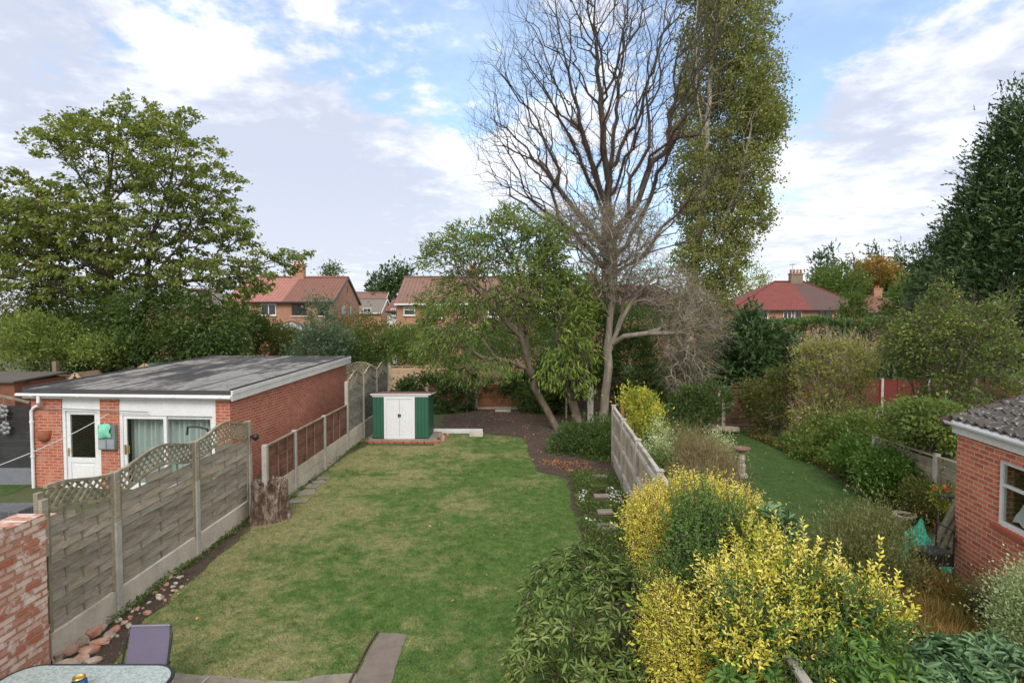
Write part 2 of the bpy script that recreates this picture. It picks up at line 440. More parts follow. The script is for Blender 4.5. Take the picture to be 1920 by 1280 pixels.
def branchmesh(name, N, pa, cnt, r0, rtwig, mats, parent, extra=None):
    tot = cnt[0]; p = math.log(r0 / rtwig) / math.log(max(tot, 2)); r = rtwig * cnt ** p
    i = np.where(pa >= 0)[0]; A = N[pa[i]]; Bp = N[i]; ra = np.minimum(r[pa[i]], r[i] * 1.35); rb = r[i]
    parts = []
    for lo, hi, n in ((0, .012, 3), (.012, .04, 5), (.04, 9, 12)):
        k = (rb >= lo) & (rb < hi)
        if k.any(): parts.append(frusta(A[k], Bp[k], ra[k], rb[k], n))
    if extra is not None: parts.append(frusta(*extra, 3))
    V, Fc, t = cat(parts)
    return arrmesh(name, V, Fc, None, mats, parent, smooth=True), r

def tree(name, label, cat_, chains, blobs, npts, r0, bark, leaf, nleaf=0, lsize=.12, lwidth=.5, lspread=.3, bf=.4, rtwig=.006,
         tmpl=LEAF_D, droop=.3, upb=.6, group=None, twigs=0, twiglen=.5, twigup=.5, shell=0, tipcount=3, leafsel=None, jit=.03, ptf=None, fuzz=None, flat=.7, zmin=None):
    base = Vector(chains[0][0]); root = thing(name, label, cat_, base, group)
    pts, d, _ = sample_blobs(blobs, npts, shell)
    if ptf is not None: pts = ptf(pts)
    N, pa, cnt = skeleton(chains, pts, bf, .5, jit, zmin)
    extra = None
    tips = np.where(cnt <= tipcount)[0]
    if twigs:
        k = np.repeat(tips, twigs); out_ = nrm(N[k] - N[pa[k]])
        dv = nrm(out_ * .9 + rng.normal(size=(len(k), 3)) * .55 + np.array((0, 0, twigup)))
        L = twiglen * rng.uniform(.4, 1.2, len(k))[:, None]; mid = N[k] + dv * L * .5
        dv2 = nrm(dv + rng.normal(size=(len(k), 3)) * .35 + np.array((0, 0, twigup * .4)))
        A = np.concatenate([N[k], mid]); Bq = np.concatenate([mid, mid + dv2 * L * .6])
        extra = (A, Bq, np.concatenate([np.full(len(k), rtwig * .9), np.full(len(k), rtwig * .65)]), np.concatenate([np.full(len(k), rtwig * .65), np.full(len(k), rtwig * .35)]))
    branchmesh('trunk', N, pa, cnt, r0, rtwig, bark, root, extra)
    if fuzz:
        zlo, zhi, nf, fl, fmat = fuzz
        k = np.where((cnt > 45) & (N[:, 2] > zlo) & (N[:, 2] < zhi))[0]; k = rng.choice(k, nf); st = N[k] + (N[pa[k]] - N[k]) * rng.uniform(0, 1, (nf, 1))
        dv = nrm(rng.normal(size=(nf, 3))) * (fl * rng.uniform(.3, 1, nf))[:, None]
        V, Fc, t = frusta(st, st + dv, np.full(nf, .008), np.full(nf, .003), 3); arrmesh('dead_ivy', V, Fc, None, fmat, root)
    if nleaf:
        sel = tips if leafsel is None else tips[leafsel(N[tips])]
        k = rng.choice(sel, nleaf); c = np.array(base); 
        off = rng.normal(size=(nleaf, 3)) * lspread * np.array((1, 1, flat))
        ctr = np.array(blobs)[:, :3].mean(0)
        outv = nrm(N[k] - ctr) + rng.normal(size=(nleaf, 3)) * .7 + np.array((0, 0, -droop))
        V, Fc, idx = leaves(N[k] + off, outv, lsize, lwidth, tmpl, upb)
        clump = rng.uniform(0, 1, len(N))[k]
        t = np.clip(.6 * rng.uniform(0, 1, nleaf) + .4 * clump, 0, 1)
        arrmesh('crown', V, Fc, t[idx], leaf, root)
    return root

def shrub(name, label, cat_, base, blobs, leaf, nleaf, lsize, lwidth=.5, nclump=None, cr=.18, stem=None, nstem=60, tmpl=LEAF_D, up=.5, upb=.5,
          group=None, shell=.72, foliage='foliage', stemr=.03, inner=.12, kind=None):
    """dense bush: leaves gather in clumps over the blobs' outer shell, thinner inside, on real stems"""
    root = thing(name, label, cat_, base, group)
    nclump = nclump or max(20, nleaf // 45)
    C_, d, _ = sample_blobs(blobs, nclump, shell)
    Ci, di, _ = sample_blobs(blobs, int(nclump * inner) + 3, 0)
    C_ = np.concatenate([C_, Ci]); d = np.concatenate([d, di])
    C_[:, 2] = np.maximum(C_[:, 2], base[2] + .03)
    k = rng.integers(0, len(C_), nleaf); sc = rng.uniform(.5, 1.4, len(C_))[k][:, None]
    off = rng.normal(size=(nleaf, 3)) * cr * sc
    ax = d[k] + rng.normal(size=(nleaf, 3)) * .6 + np.array((0, 0, up))
    Pp = C_[k] + off; Pp[:, 2] = np.maximum(Pp[:, 2], base[2] + .01)
    V, Fc, idx = leaves(Pp, ax, lsize, lwidth, tmpl, upb)
    t = .6 * rng.uniform(0, 1, nleaf) + .4 * rng.uniform(0, 1, len(C_))[k]
    arrmesh(foliage, V, Fc, t[idx], leaf, root)
    if stem is not None:
        pts = C_[rng.choice(len(C_), min(nstem, len(C_)), replace=False)]
        N, pa, cnt = skeleton([[tuple(base), (base[0], base[1], base[2] + .15)]], pts, .3, .2, .005)
        branchmesh('stem', N, pa, cnt, stemr, .004, stem, root)
    return root
# ================================================================== MATERIAL PALETTE
def grassmat(name, g1, g2, dry, dryamt=(.42, .62), leaf=False, patch=.55, soil=None):
    m, nt, p, o = newmat(name); g = pos(nt)
    big = nnoise(nt, g, patch, 5, .62); mid = nnoise(nt, g, 3.2, 5, .7); fine = nnoise(nt, g, 55, 3, .7, (1, .6, 1))
    k = nramp(nt, mid, [(.34, g1), (.66, g2)])
    mixv = nmath(nt, 'ADD', nmath(nt, 'MULTIPLY', big, .62), nmath(nt, 'MULTIPLY', mid, .38))
    spx = nt.nodes.new('ShaderNodeSeparateXYZ'); nt.links.new(g, spx.inputs[0])
    if dryamt:
        # the grass is drier towards the left fence and towards the shed
        gx = nmath(nt, 'MULTIPLY', spx.outputs[0], -.028); gy = nmath(nt, 'MULTIPLY', spx.outputs[1], .004)
        d = nmath(nt, 'ADD', nmath(nt, 'ADD', mixv, gx), gy)
        k = nmix(nt, nmath(nt, 'MULTIPLY', nstep(nt, d, *dryamt), .85), k, dry)
        k = nmix(nt, nmath(nt, 'MULTIPLY', nstep(nt, nnoise(nt, g, 1.9, 6, .75), .60, .72), .8), k, (.26, .17, .09))
    k = nmix(nt, 1.0, k, nramp(nt, nnoise(nt, g, 8.0, 6, .75), [(.32, (.66, .72, .66)), (.5, (1, 1, 1)), (.68, (1.38, 1.28, 1.3))]), 'MULTIPLY')
    if leaf:
        a = nt.nodes.new('ShaderNodeAttribute'); a.attribute_name = 'tint'
        k = nmix(nt, 1.0, k, nramp(nt, a.outputs['Fac'], [(0, (.62, .66, .58)), (1, (1.38, 1.34, 1.2))]), 'MULTIPLY')
    else:
        k = nmix(nt, 1.0, k, nramp(nt, fine, [(.3, (.5, .5, .5)), (.7, (1.35, 1.35, 1.3))]), 'MULTIPLY')
    nt.links.new(k, p.inputs['Base Color']); p.inputs['Roughness'].default_value = .8; p.inputs['Specular IOR Level'].default_value = .2
    if not leaf: nbump(nt, p, fine, .8, .03)
    return m
M_LAWN = grassmat('lawn_grass', (.060, .128, .028), (.112, .172, .047), (.27, .25, .13), (.53, .74))
M_BLADE = grassmat('lawn_blades', (.060, .128, .028), (.112, .172, .047), (.27, .25, .13), (.53, .74), leaf=True)
M_LAWN2 = grassmat('neighbour_grass', (.040, .088, .024), (.075, .122, .034), (.2, .2, .08), None)
M_LAWN3 = grassmat('far_grass', (.1, .24, .03), (.14, .3, .05), (.2, .2, .08), None)
def soilmat():
    m, nt, p, o = newmat('soil'); g = pos(nt)
    n = nnoise(nt, g, 3, 8, .75); f = nnoise(nt, g, 28, 5, .7)
    k = nramp(nt, n, [(.3, (.035, .022, .016)), (.55, (.075, .048, .035)), (.75, (.13, .09, .06))])
    k = nmix(nt, nstep(nt, f, .62, .68), k, (.24, .19, .14))
    nt.links.new(k, p.inputs['Base Color']); p.inputs['Roughness'].default_value = .95
    nbump(nt, p, nmath(nt, 'ADD', f, n), 1.0, .05); return m
M_SOIL = soilmat()
def groundmat():
    m, nt, p, o = newmat('rough_ground'); g = pos(nt)
    n = nnoise(nt, g, .8, 8, .7); f = nnoise(nt, g, 22, 5, .7)
    k = nramp(nt, n, [(.35, (.05, .04, .025)), (.5, (.06, .08, .025)), (.7, (.08, .11, .03))])
    k = nmix(nt, .4, k, nramp(nt, f, [(.3, (.02, .03, .01)), (.7, (.12, .13, .06))]))
    nt.links.new(k, p.inputs['Base Color']); p.inputs['Roughness'].default_value = .95; nbump(nt, p, f, 1, .04); return m
M_GROUND = groundmat()
M_BRICK = brick('extension_brick', (.42, .115, .065), (.25, .06, .038), (.47, .34, .27), bias=-.15, dirt=.3, ms=.011, pale=(.46, .22, .165))
M_OUTB = brick('outhouse_brick', (.54, .155, .085), (.27, .05, .038), (.48, .40, .31), bias=-.1, dirt=.2, ms=.012, bump=.9)
M_OLDB = brick('old_wall_brick', (.40, .12, .075), (.74, .64, .58), (.33, .22, .15), bias=-.05, ms=.014, dirt=.3, pale=(.66, .58, .54), bump=1.0, w=.215)
M_FARB = brick('far_brick', (.36, .165, .105), (.28, .12, .08), (.42, .30, .23), ms=.012, dirt=.25, bump=.2)
def slatwood(name, c1, c2, c3):
    m, nt, p, o = newmat(name); u = uv(nt); g = pos(nt)
    n = nnoise(nt, u, 1.0, 6, .7, (1.8, 30, 1)); row = nt.nodes.new('ShaderNodeNewGeometry').outputs['Random Per Island']; b = nnoise(nt, u, 1.0, 4, .7, (1.5, 9, 1))
    k = nramp(nt, n, [(.3, c1), (.7, c2)]); k = nmix(nt, nmath(nt, 'MULTIPLY', nstep(nt, b, .52, .66), .8), k, c3)
    k = nmix(nt, 1.0, k, nramp(nt, row, [(0, (.68, .67, .66)), (.5, (.95, .95, .95)), (1, (1.22, 1.2, 1.17))]), 'MULTIPLY')
    k = nmix(nt, nmath(nt, 'MULTIPLY', nstep(nt, nnoise(nt, g, 1.4, 5, .7), .5, .68), .45), k, (.12, .14, .07))
    nt.links.new(k, p.inputs['Base Color']); p.inputs['Roughness'].default_value = .88; nbump(nt, p, n, .6, .008); return m
M_DKCOP = brick('engineering_coping', (.07, .075, .09), (.10, .10, .12), (.16, .15, .14), w=.11, h=.4, ms=.008)
def tiles(name, c1, c2, w=.3, h=.32, dirt=.3, pale=None): return brick(name, c1, c2, tuple(x * .45 for x in c1), w=w, h=h, ms=.035, dirt=dirt, bump=.7, pale=pale, off=0.0)
M_RPINK = tiles('pink_tiles', (.36, .16, .135), (.30, .13, .11)); M_RBROWN = tiles('brown_tiles', (.21, .095, .075), (.17, .08, .065))
M_RMIX = tiles('mottled_tiles', (.23, .13, .105), (.17, .10, .085)); M_RRED = tiles('red_tiles', (.20, .052, .046), (.155, .042, .04), dirt=.5)
M_RDARK = tiles('stained_tiles', (.095, .065, .065), (.14, .055, .052)); M_RGREY = tiles('grey_tiles', (.20, .17, .15), (.16, .14, .13))
M_WHITE = plain('white_plastic', (.70, .72, .76), .35, .12, 2, bump=.03)
M_WHITEW = plain('white_painted_wood', (.64, .645, .65), .6, .22, 2.2, bump=.1)
M_CREAM = plain('cream_render', (.7, .66, .58), .8, .12)
M_CONC = plain('concrete', (.50, .45, .39), .9, .35, 2.4, bump=.5)
M_CONC2 = plain('concrete_post', (.40, .38, .35), .9, .3, 4, bump=.4)
M_SLAB = plain('paving_concrete', (.25, .22, .185), .9, .5, 3, bump=.6)
M_SLABD = plain('damp_slab', (.17, .14, .12), .9, .3, 5, bump=.6, fine=60)
M_STONE = plain('rubble_stone', (.38, .33, .28), .9, .45, 5, bump=.8, c2=(.22, .13, .10))
M_STONE2 = plain('rubble_brick', (.36, .14, .09), .9, .4, 6, bump=.8, c2=(.40, .33, .27))
M_WOODG = slatwood('weathered_wood', (.175, .155, .125), (.37, .335, .285), (.28, .20, .13))
M_WOODF = wood('trellis_wood', (.19, .17, .125), (.30, .27, .20))
M_WOODD = slatwood('dark_fence_wood', (.12, .12, .11), (.24, .235, .21), (.14, .13, .10))
M_BROWN = wood('brown_stained_wood', (.11, .045, .032), (.20, .085, .06))
M_BROWNL = wood('rail_wood', (.14, .095, .07), (.25, .18, .14))
M_TAN = wood('tan_fence_wood', (.36, .25, .165), (.50, .36, .25))
M_ORNG = wood('orange_fence_wood', (.20, .085, .045), (.34, .155, .085))
M_RED = plain('red_painted_fence', (.13, .015, .012), .7, .3, 2, bump=.2)
M_GREYW = wood('grey_closeboard', (.30, .25, .21), (.44, .38, .33), c3=(.30, .22, .15))
M_GREYP = wood('grey_post_wood', (.34, .32, .29), (.48, .46, .43))
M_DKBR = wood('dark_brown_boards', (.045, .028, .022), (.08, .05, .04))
M_BLACK = plain('black_plastic', (.018, .018, .02), .45, .1, bump=.05)
M_BLKF = wood('black_fence_wood', (.018, .02, .024), (.04, .042, .048))
M_METAL = plain('grey_metal', (.3, .3, .32), .4, .1, metal=.7)
M_BRASS = plain('brass', (.6, .42, .15), .3, .1, metal=.9)
M_GREEN = plain('green_metal', (.020, .105, .065), .5, .2, 2, bump=.05)
M_TERRA = plain('terracotta', (.36, .12, .07), .8, .3)
M_TEAL = plain('teal_plastic_sheet', (.02, .42, .30), .4, .25, 6, bump=.3)
M_MINT = plain('mint_cloth', (.20, .62, .46), .8, .25, 8)
M_PURP = plain('purple_mesh_fabric', (.135, .12, .19), .8, .1, 4, fine=200)
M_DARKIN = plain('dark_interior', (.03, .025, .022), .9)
M_CURT = plain('grey_curtain', (.66, .74, .72), .9, .05)
M_GLASS = glassmat(); M_DGLASS = darkglass()
M_BARKG = barkmat('grey_bark', (.14, .115, .095), (.30, .25, .21)); M_BARKB = barkmat('brown_bark', (.055, .042, .034), (.13, .098, .08))
M_BARKP = barkmat('pale_bark', (.20, .16, .115), (.40, .335, .25), 9); M_BARKD = barkmat('dark_bark', (.04, .03, .024), (.10, .072, .055))
M_TWIG = barkmat('pale_twigs', (.25, .215, .17), (.40, .35, .29)); M_POPB = barkmat('poplar_bark', (.22, .185, .15), (.38, .34, .28), 5)
def feltmat():
    m, nt, p, o = newmat('roof_felt'); u = uv(nt); g = pos(nt)
    n = nnoise(nt, g, .55, 6, .6, (1.8, .5, 1)); n2 = nnoise(nt, g, 3.5, 6, .7, (1, .6, 1)); f = nnoise(nt, g, 60, 2)
    s = nmath(nt, 'ADD', nmath(nt, 'MULTIPLY', n, .65), nmath(nt, 'MULTIPLY', n2, .35))
    k = nramp(nt, s, [(.40, (.016, .016, .018)), (.46, (.035, .034, .036)), (.50, (.11, .105, .105)), (.55, (.24, .235, .23)), (.62, (.13, .14, .14)), (.7, (.2, .2, .2))])
    k = nmix(nt, .15, k, nramp(nt, f, [(.3, (.02, .02, .02)), (.7, (.35, .35, .35))]))
    nt.links.new(k, p.inputs['Base Color']); p.inputs['Roughness'].default_value = .85; p.inputs['Specular IOR Level'].default_value = .25; nbump(nt, p, n2, .4, .02); return m
M_FELT = feltmat()

# ================================================================== GROUND
def sheet(name, pts, z, mat, jit=.03, dens=.25):
    pts = [Vector((p[0], p[1], 0)) for p in pts]; q = []
    for i, a in enumerate(pts):
        b = pts[(i + 1) % len(pts)]; n = max(1, int((b - a).length / dens))
        for k in range(n):
            v = a.lerp(b, k / n); q.append((v.x + random.gauss(0, jit), v.y + random.gauss(0, jit), z))
    mb = MB(); mb.poly(q); mb.add([], [])
    o = mb.build(name, [mat]); tag(o, kind='structure')
    if o.data.polygons[0].normal.z < 0: o.data.flip_normals()
    return o
mb = MB(); mb.poly([(-900, -60, 0), (900, -60, 0), (900, 1500, 0), (-900, 1500, 0)]); tag(mb.build('ground', [M_GROUND]), kind='structure')
GP = lambda L: [G(*p) for p in L]
LAWN = GP([(150, 1290), (215, 1240), (255, 1175), (330, 1108), (400, 1050), (480, 978), (545, 940), (602, 892), (652, 853), (692, 835), (812, 836), (835, 812),
           (905, 814), (985, 822), (992, 850), (1003, 884), (1062, 900), (1078, 950), (1095, 1000), (1110, 1060), (1120, 1140), (1150, 1280)]) + [Vector((.8, 2.5, 0)), Vector((-4.6, 2.5, 0))]
sheet('lawn', LAWN, .004, M_LAWN)
SOIL = GP([(825, 806), (832, 780), (880, 769), (985, 764), (1040, 775), (1160, 790), (1168, 905), (1120, 898), (1062, 897), (1008, 884), (990, 850), (982, 821), (905, 811)])
sheet('soil_bed', SOIL, .010, M_SOIL, .05)
sheet('fence_soil', GP([(120, 1300), (190, 1190), (330, 1075), (475, 965), (474, 985), (400, 1052), (330, 1112), (258, 1178), (215, 1245), (170, 1300)]), .012, M_SOIL, .04)
RLAWN = GP([(1292, 818), (1400, 815), (1455, 838), (1505, 872), (1575, 905), (1645, 945), (1720, 985), (1735, 1080), (1700, 1200), (1560, 1290), (1350, 1290)]) + [Vector((2.9, 5, 0)), Vector((3.1, 15, 0))]
RLAWN = [Vector((6.3, 21.3, 0)), Vector((8.7, 20.6, 0)), Vector((8.5, 17.5, 0)), Vector((8.3, 14, 0)), Vector((7.9, 11.5, 0)), Vector((6.5, 9.0, 0)), Vector((5.7, 6.8, 0)), Vector((5.2, 4.8, 0)), Vector((2.7, 4.0, 0)), Vector((3.2, 12, 0)), Vector((4.6, 15.5, 0)), Vector((5.0, 18.5, 0))]
sheet('neighbour_lawn', RLAWN, .004, M_LAWN2)
sheet('far_lawn', [(-8.5, 36), (2, 36), (2, 52), (-9, 52)], .005, M_LAWN3)
sheet('left_neighbour_lawn', [(-16, 9), (-11.9, 9), (-11.9, 13.9), (-16, 13.9)], .006, M_LAWN2)
sheet('patio', GP([(285, 1268), (330, 1262), (420, 1268), (500, 1276), (560, 1277), (600, 1266), (668, 1262), (672, 1300)]) + [Vector((-1.6, 2, 0)), Vector((-6, 2, 0)), Vector((-5.2, 5.9, 0))], .013, M_SLAB, .012)
tag(sheet('path', GP([(712, 1187), (762, 1190), (748, 1235), (728, 1300), (655, 1300), (690, 1225)]) , .016, M_SLABD, .006, .1), kind='structure')
mb = MB(); pe = GP([(712, 1186), (688, 1226), (652, 1300)])
for a, b in zip(pe[:-1], pe[1:]): mb.bar((a.x - .03, a.y, .02), (b.x - .03, b.y, .02), .02, .03)
tag(mb.build('path_edging', [M_DKBR]), kind='structure')

def inpoly(x, y, poly):
    c = np.zeros(len(x), bool); n = len(poly)
    for i in range(n):
        x1, y1 = poly[i][0], poly[i][1]; x2, y2 = poly[(i + 1) % n][0], poly[(i + 1) % n][1]
        k = ((y1 > y) != (y2 > y)) & (x < (x2 - x1) * (y - y1) / (y2 - y1 + 1e-12) + x1); c ^= k
    return c
def grass(name, label, poly, n, h, mat, w=.22, cutouts=(), ypow=1.0):
    a = np.array([(p[0], p[1]) for p in poly]); lo = a.min(0); hi = a.max(0)
    x = rng.uniform(lo[0], hi[0], n * 3); y = lo[1] + (hi[1] - lo[1]) * rng.uniform(0, 1, n * 3) ** ypow
    k = inpoly(x, y, poly)
    for c in cutouts: k &= ~inpoly(x, y, c)
    x = x[k][:n]; y = y[k][:n]; m = len(x)
    P_ = np.stack([x, y, np.full(m, .003)], 1); ax = rng.normal(size=(m, 3)) * .6 + np.array((0, 0, .8)); ax[:, 2] = np.abs(ax[:, 2])
    V, Fc, idx = leaves(P_, ax, h, w, BLADE, 0)
    o = arrmesh(name, V, Fc, rng.uniform(0, 1, m)[idx], mat); return tag(o, label, 'grass', kind='stuff')
PATHP = GP([(712, 1187), (762, 1190), (748, 1235), (728, 1300), (655, 1300), (690, 1225)])
PATIO = GP([(285, 1268), (330, 1262), (420, 1268), (500, 1276), (560, 1277), (600, 1266), (668, 1262), (672, 1300)]) + [Vector((-1.6, 2, 0)), Vector((-6, 2, 0)), Vector((-5.2, 5.9, 0))]
grass('lawn_blades', 'short patchy green and straw coloured lawn grass', LAWN, 230000, .034, M_BLADE, .2, [PATHP, PATIO], 1.5)
grass('neighbour_lawn_blades', 'even dark green grass of the neighbouring lawn', RLAWN, 70000, .03, grassmat('neighbour_blades', (.040, .088, .024), (.075, .122, .034), (.2, .2, .08), None, leaf=True), .22)

# ================================================================== BRICK EXTENSION (left)
EX = Matrix.Translation((-6.72, 13.4, 0)) @ Matrix.Rotation(math.radians(-4), 4, 'Z')
def E(x, y, z): return EX @ Vector((x, y, z))
ext = thing('garden_extension', 'flat roofed red brick garden room with white door and curtained patio doors', 'building', E(0, 0, 0))
D_ = 7.7; W_ = 5.05
def zr(y): return 2.40 + .31 * y / D_
mb = MB(); t = .22
def wallseg(x0, x1, z0, z1): mb.box(x0, x1, 0, t, z0, z1, EX)
wallseg(-W_, -4.27, 0, 2.26); wallseg(-3.28, -2.80, 0, 2.26); wallseg(-.36, 0, 0, 2.26)
for (xa, xb) in ((-t, 0), (-W_, -W_ + t)):
    vs = [E(xa, t, 0), E(xb, t, 0), E(xb, D_, 0), E(xa, D_, 0), E(xa, t, zr(t) - .12), E(xb, t, zr(t) - .12), E(xb, D_, zr(D_) - .12), E(xa, D_, zr(D_) - .12)]
    mb.add(vs, [(0, 3, 2, 1), (4, 5, 6, 7), (0, 1, 5, 4), (1, 2, 6, 5), (2, 3, 7, 6), (3, 0, 4, 7)])
mb.box(-W_ + t, -t, D_ - t, D_, 0, 2.55, EX)
mb.build('wall', [M_BRICK], ext)
mb = MB(); o_ = .1
vs = [E(-W_ - o_, -o_, zr(0) - .06), E(o_, -o_, zr(0) - .06), E(o_, D_ + o_, zr(D_) - .06), E(-W_ - o_, D_ + o_, zr(D_) - .06)]
vs += [v + Vector((0, 0, .10)) for v in vs]
mb.add(vs, [(0, 3, 2, 1), (4, 5, 6, 7), (0, 1, 5, 4), (1, 2, 6, 5), (2, 3, 7, 6), (3, 0, 4, 7)])
roof = mb.build('roof', [M_FELT], ext)
mb = MB()
for xs in (-1.0, -2.0, -3.0, -4.0): mb.bar(E(xs, -o_, zr(0) + .044), E(xs, D_ + o_, zr(D_) + .044), .05, .008)
mb.bar(E(.085, -o_, zr(0) + .055), E(.085, D_ + o_, zr(D_) + .055), .06, .04); mb.bar(E(-W_ - .085, -o_, zr(0) + .055), E(-W_ - .085, D_ + o_, zr(D_) + .055), .06, .04)
mb.bar(E(-W_ - .1, -.112, zr(0) - .02), E(.1, -.112, zr(0) - .02), .02, .11)
mb.build('felt_seam', [plain('dark_felt', (.05, .05, .055), .8)], roof)
mb = MB(); mb.bar(E(.115, -.12, zr(0) - .09), E(.115, D_ + .1, zr(D_) - .09), .03, .25); mb.bar(E(.138, -.12, zr(0) - .015), E(.138, D_ + .1, zr(D_) - .015), .014, .09)
mb.box(-W_ - .1, .1, -.125, -.103, 2.215, 2.33, EX); mb.box(-W_ - .1, .1, -.10, 0, 2.262, 2.28, EX); mb.build('fascia', [M_WHITEW], ext)
mb = MB(); mb.tube([E(-W_ - .22, -.165, 2.30), E(.12, -.165, 2.275)], .038, 12); 
for x in (-4.9, -3.7, -2.5, -1.3, -.15): mb.tube([E(x, -.165, 2.288), E(x + .06, -.165, 2.288)], .043, 12)
mb.build('gutter', [M_WHITE], ext, smooth=False)
mb = MB(); mb.tube([E(-W_ + .36, -.165, 2.27), E(-W_ + .36, -.18, 2.12), E(-W_ + .30, -.1, 2.04), E(-W_ + .12, -.055, 1.97), E(-W_ + .05, -.05, 1.88), E(-W_ + .05, -.05, 0)], .037, 10)
for z in (1.6, .75): mb.tube([E(-W_ + .05, -.05, z), E(-W_ + .05, -.05, z + .05)], .047, 10)
mb.build('downpipe', [M_WHITE], ext)
mb = MB(); mb.box(-4.27, -3.28, .03, .1, 1.965, 2.26, EX); mb.box(-2.8, -.36, .03, .1, 2.05, 2.26, EX); mb.box(-2.8, -.36, .02, .11, 1.87, 2.05, EX)
mb.build('panel', [M_WHITE], ext)
mb = MB(); mb.box(-4.27, -4.19, .02, .14, 0, 1.965, EX); mb.box(-3.36, -3.28, .02, .14, 0, 1.965, EX); mb.box(-4.19, -3.36, .02, .14, 1.89, 1.965, EX)
dr = mb.build('door_frame', [M_WHITE], ext)
mb = MB(); mb.box(-4.185, -4.09, .045, .1, 0, 1.885, EX); mb.box(-3.46, -3.365, .045, .1, 0, 1.885, EX); mb.box(-4.09, -3.46, .045, .1, 1.80, 1.885, EX)
mb.box(-4.09, -3.46, .045, .1, .62, .74, EX); mb.box(-4.09, -3.46, .06, .09, 0, .62, EX); mb.box(-4.03, -3.52, .052, .06, .08, .56, EX)
dl = mb.build('door', [M_WHITE], ext, bevel=.003)
mb = MB(); mb.box(-4.09, -3.46, .068, .074, .74, 1.80, EX); mb.build('pane', [M_GLASS], dl)
mb = MB(); mb.box(-4.155, -4.12, .03, .045, .78, .98, EX); mb.tube([E(-4.137, .03, .94), E(-4.137, -.01, .94), E(-4.04, -.01, .94)], .009, 6); mb.build('handle', [M_BRASS], dl)
mb = MB()
for x0, x1, z0, z1 in ((-2.8, -2.72, 0, 1.87), (-.46, -.36, 0, 1.87), (-2.72, -.46, 1.80, 1.87), (-2.72, -.46, 0, .06)): mb.box(x0, x1, .02, .14, z0, z1, EX)
pf = mb.build('patio_door', [M_WHITE], ext)
for (a, b, yy) in ((-2.715, -1.62, .04), (-1.70, -.465, .085)):
    mb = MB()
    for x0, x1, z0, z1 in ((a, a + .08, .065, 1.795), (b - .08, b, .065, 1.795), (a + .08, b - .08, 1.715, 1.795), (a + .08, b - .08, .065, .15)): mb.box(x0, x1, yy, yy + .04, z0, z1, EX)
    mb.build('sash', [M_WHITE], pf)
    mb = MB(); mb.box(a + .08, b - .08, yy + .015, yy + .021, .15, 1.715, EX); mb.build('pane', [M_GLASS], pf)
mb = MB(); mb.box(-2.69, -2.64, .02, .04, .85, 1.08, EX); mb.box(-2.60, -2.56, .02, .035, .87, 1.06, EX); mb.build('handle', [M_BRASS], pf)
vs = []; n = 120
for i in range(n + 1):
    x = -2.75 + 2.35 * i / n; yy = .34 + .075 * math.sin(i * .85) + .03 * math.sin(i * .31)
    vs += [E(x, yy, .03), E(x, yy, 1.85)]
mb = MB(); mb.add(vs, [(2 * i, 2 * i + 2, 2 * i + 3, 2 * i + 1) for i in range(n) if not (18 < i < 34 and False)]); mb.build('curtain', [M_CURT], ext, smooth=True)
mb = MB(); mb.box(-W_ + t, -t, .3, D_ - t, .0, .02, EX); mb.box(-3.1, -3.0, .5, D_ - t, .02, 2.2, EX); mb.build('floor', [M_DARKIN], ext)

o = MB()
sq = [E(-4.96 + .02, -.01, 1.38), E(-4.52, -.01, 1.38)]
prof = []
for i in range(9):
    a = math.pi * i / 8
    prof.append((math.cos(a), math.sin(a)))
vs = []; fs = []
for r_, z in ((.19, 1.42), (.19, 1.36), (.16, 1.22), (.08, 1.14), (.01, 1.12)):
    for c, s in prof: vs.append(E(-4.72 + r_ * c, -.003 - r_ * .8 * s, z))
for i in range(4):
    for k in range(8): a = i * 9 + k; fs.append((a, a + 1, a + 10, a + 9))
o.add(vs, fs); tag(o.build('wall_planter', [M_TERRA], smooth=True), 'half round terracotta wall planter beside the white downpipe', 'planter')
mx = thing('meter_box', 'grey box on the brick pier between the two white doors', 'utility box', E(-3.05, -.02, 1.2))
mb = MB(); mb.box(-3.26, -2.83, -.10, -.002, .98, 1.58, EX); mb.build('housing', [plain('grey_box', (.16, .19, .19), .5)], mx, bevel=.006)
mb = MB(); mb.box(-3.24, -3.06, -.112, -.103, 1.0, 1.22, EX); mb.box(-3.03, -2.85, -.112, -.103, 1.0, 1.22, EX); mb.build('cover', [plain('grey_cover', (.28, .31, .36), .4)], mx, bevel=.004)
mb = MB(); vs = []; fs = []
for i in range(9):
    for j in range(9):
        u_ = i / 8; v_ = j / 8
        vs.append(E(-3.23 + .30 * u_ + .02 * math.sin(j * 1.3), -.13 - .05 * math.sin(math.pi * u_) * math.sin(math.pi * v_) - .012 * math.sin(i * 2.1 + j), 1.28 + .33 * v_ - .012 * math.sin(i * .8)))
for i in range(8):
    for j in range(8): a = i * 9 + j; fs.append((a, a + 9, a + 10, a + 1))
mb.add(vs, fs); tag(mb.build('peg_bag', [M_MINT], smooth=True), 'mint green peg bag hanging on the grey box', 'bag')
mb = MB(); mb.tube([E(-4.86, -.09, 1.985), E(-2.0, -.07, 1.90)], .012, 6); tag(mb.build('wall_pole', [M_METAL], None), 'thin dark pole fixed across above the white door', 'pole')
a = E(-2.95, -.14, 1.86); b = P(-60, 893, 8.2)
mb = MB(); mb.tube([a.lerp(b, i / 10) + Vector((0, 0, -.35 * (i / 10) * (1 - i / 10))) for i in range(11)], .008, 5)
tag(mb.build('washing_line', [M_WHITE]), 'white washing line running down to the left from the brick pier', 'washing line')

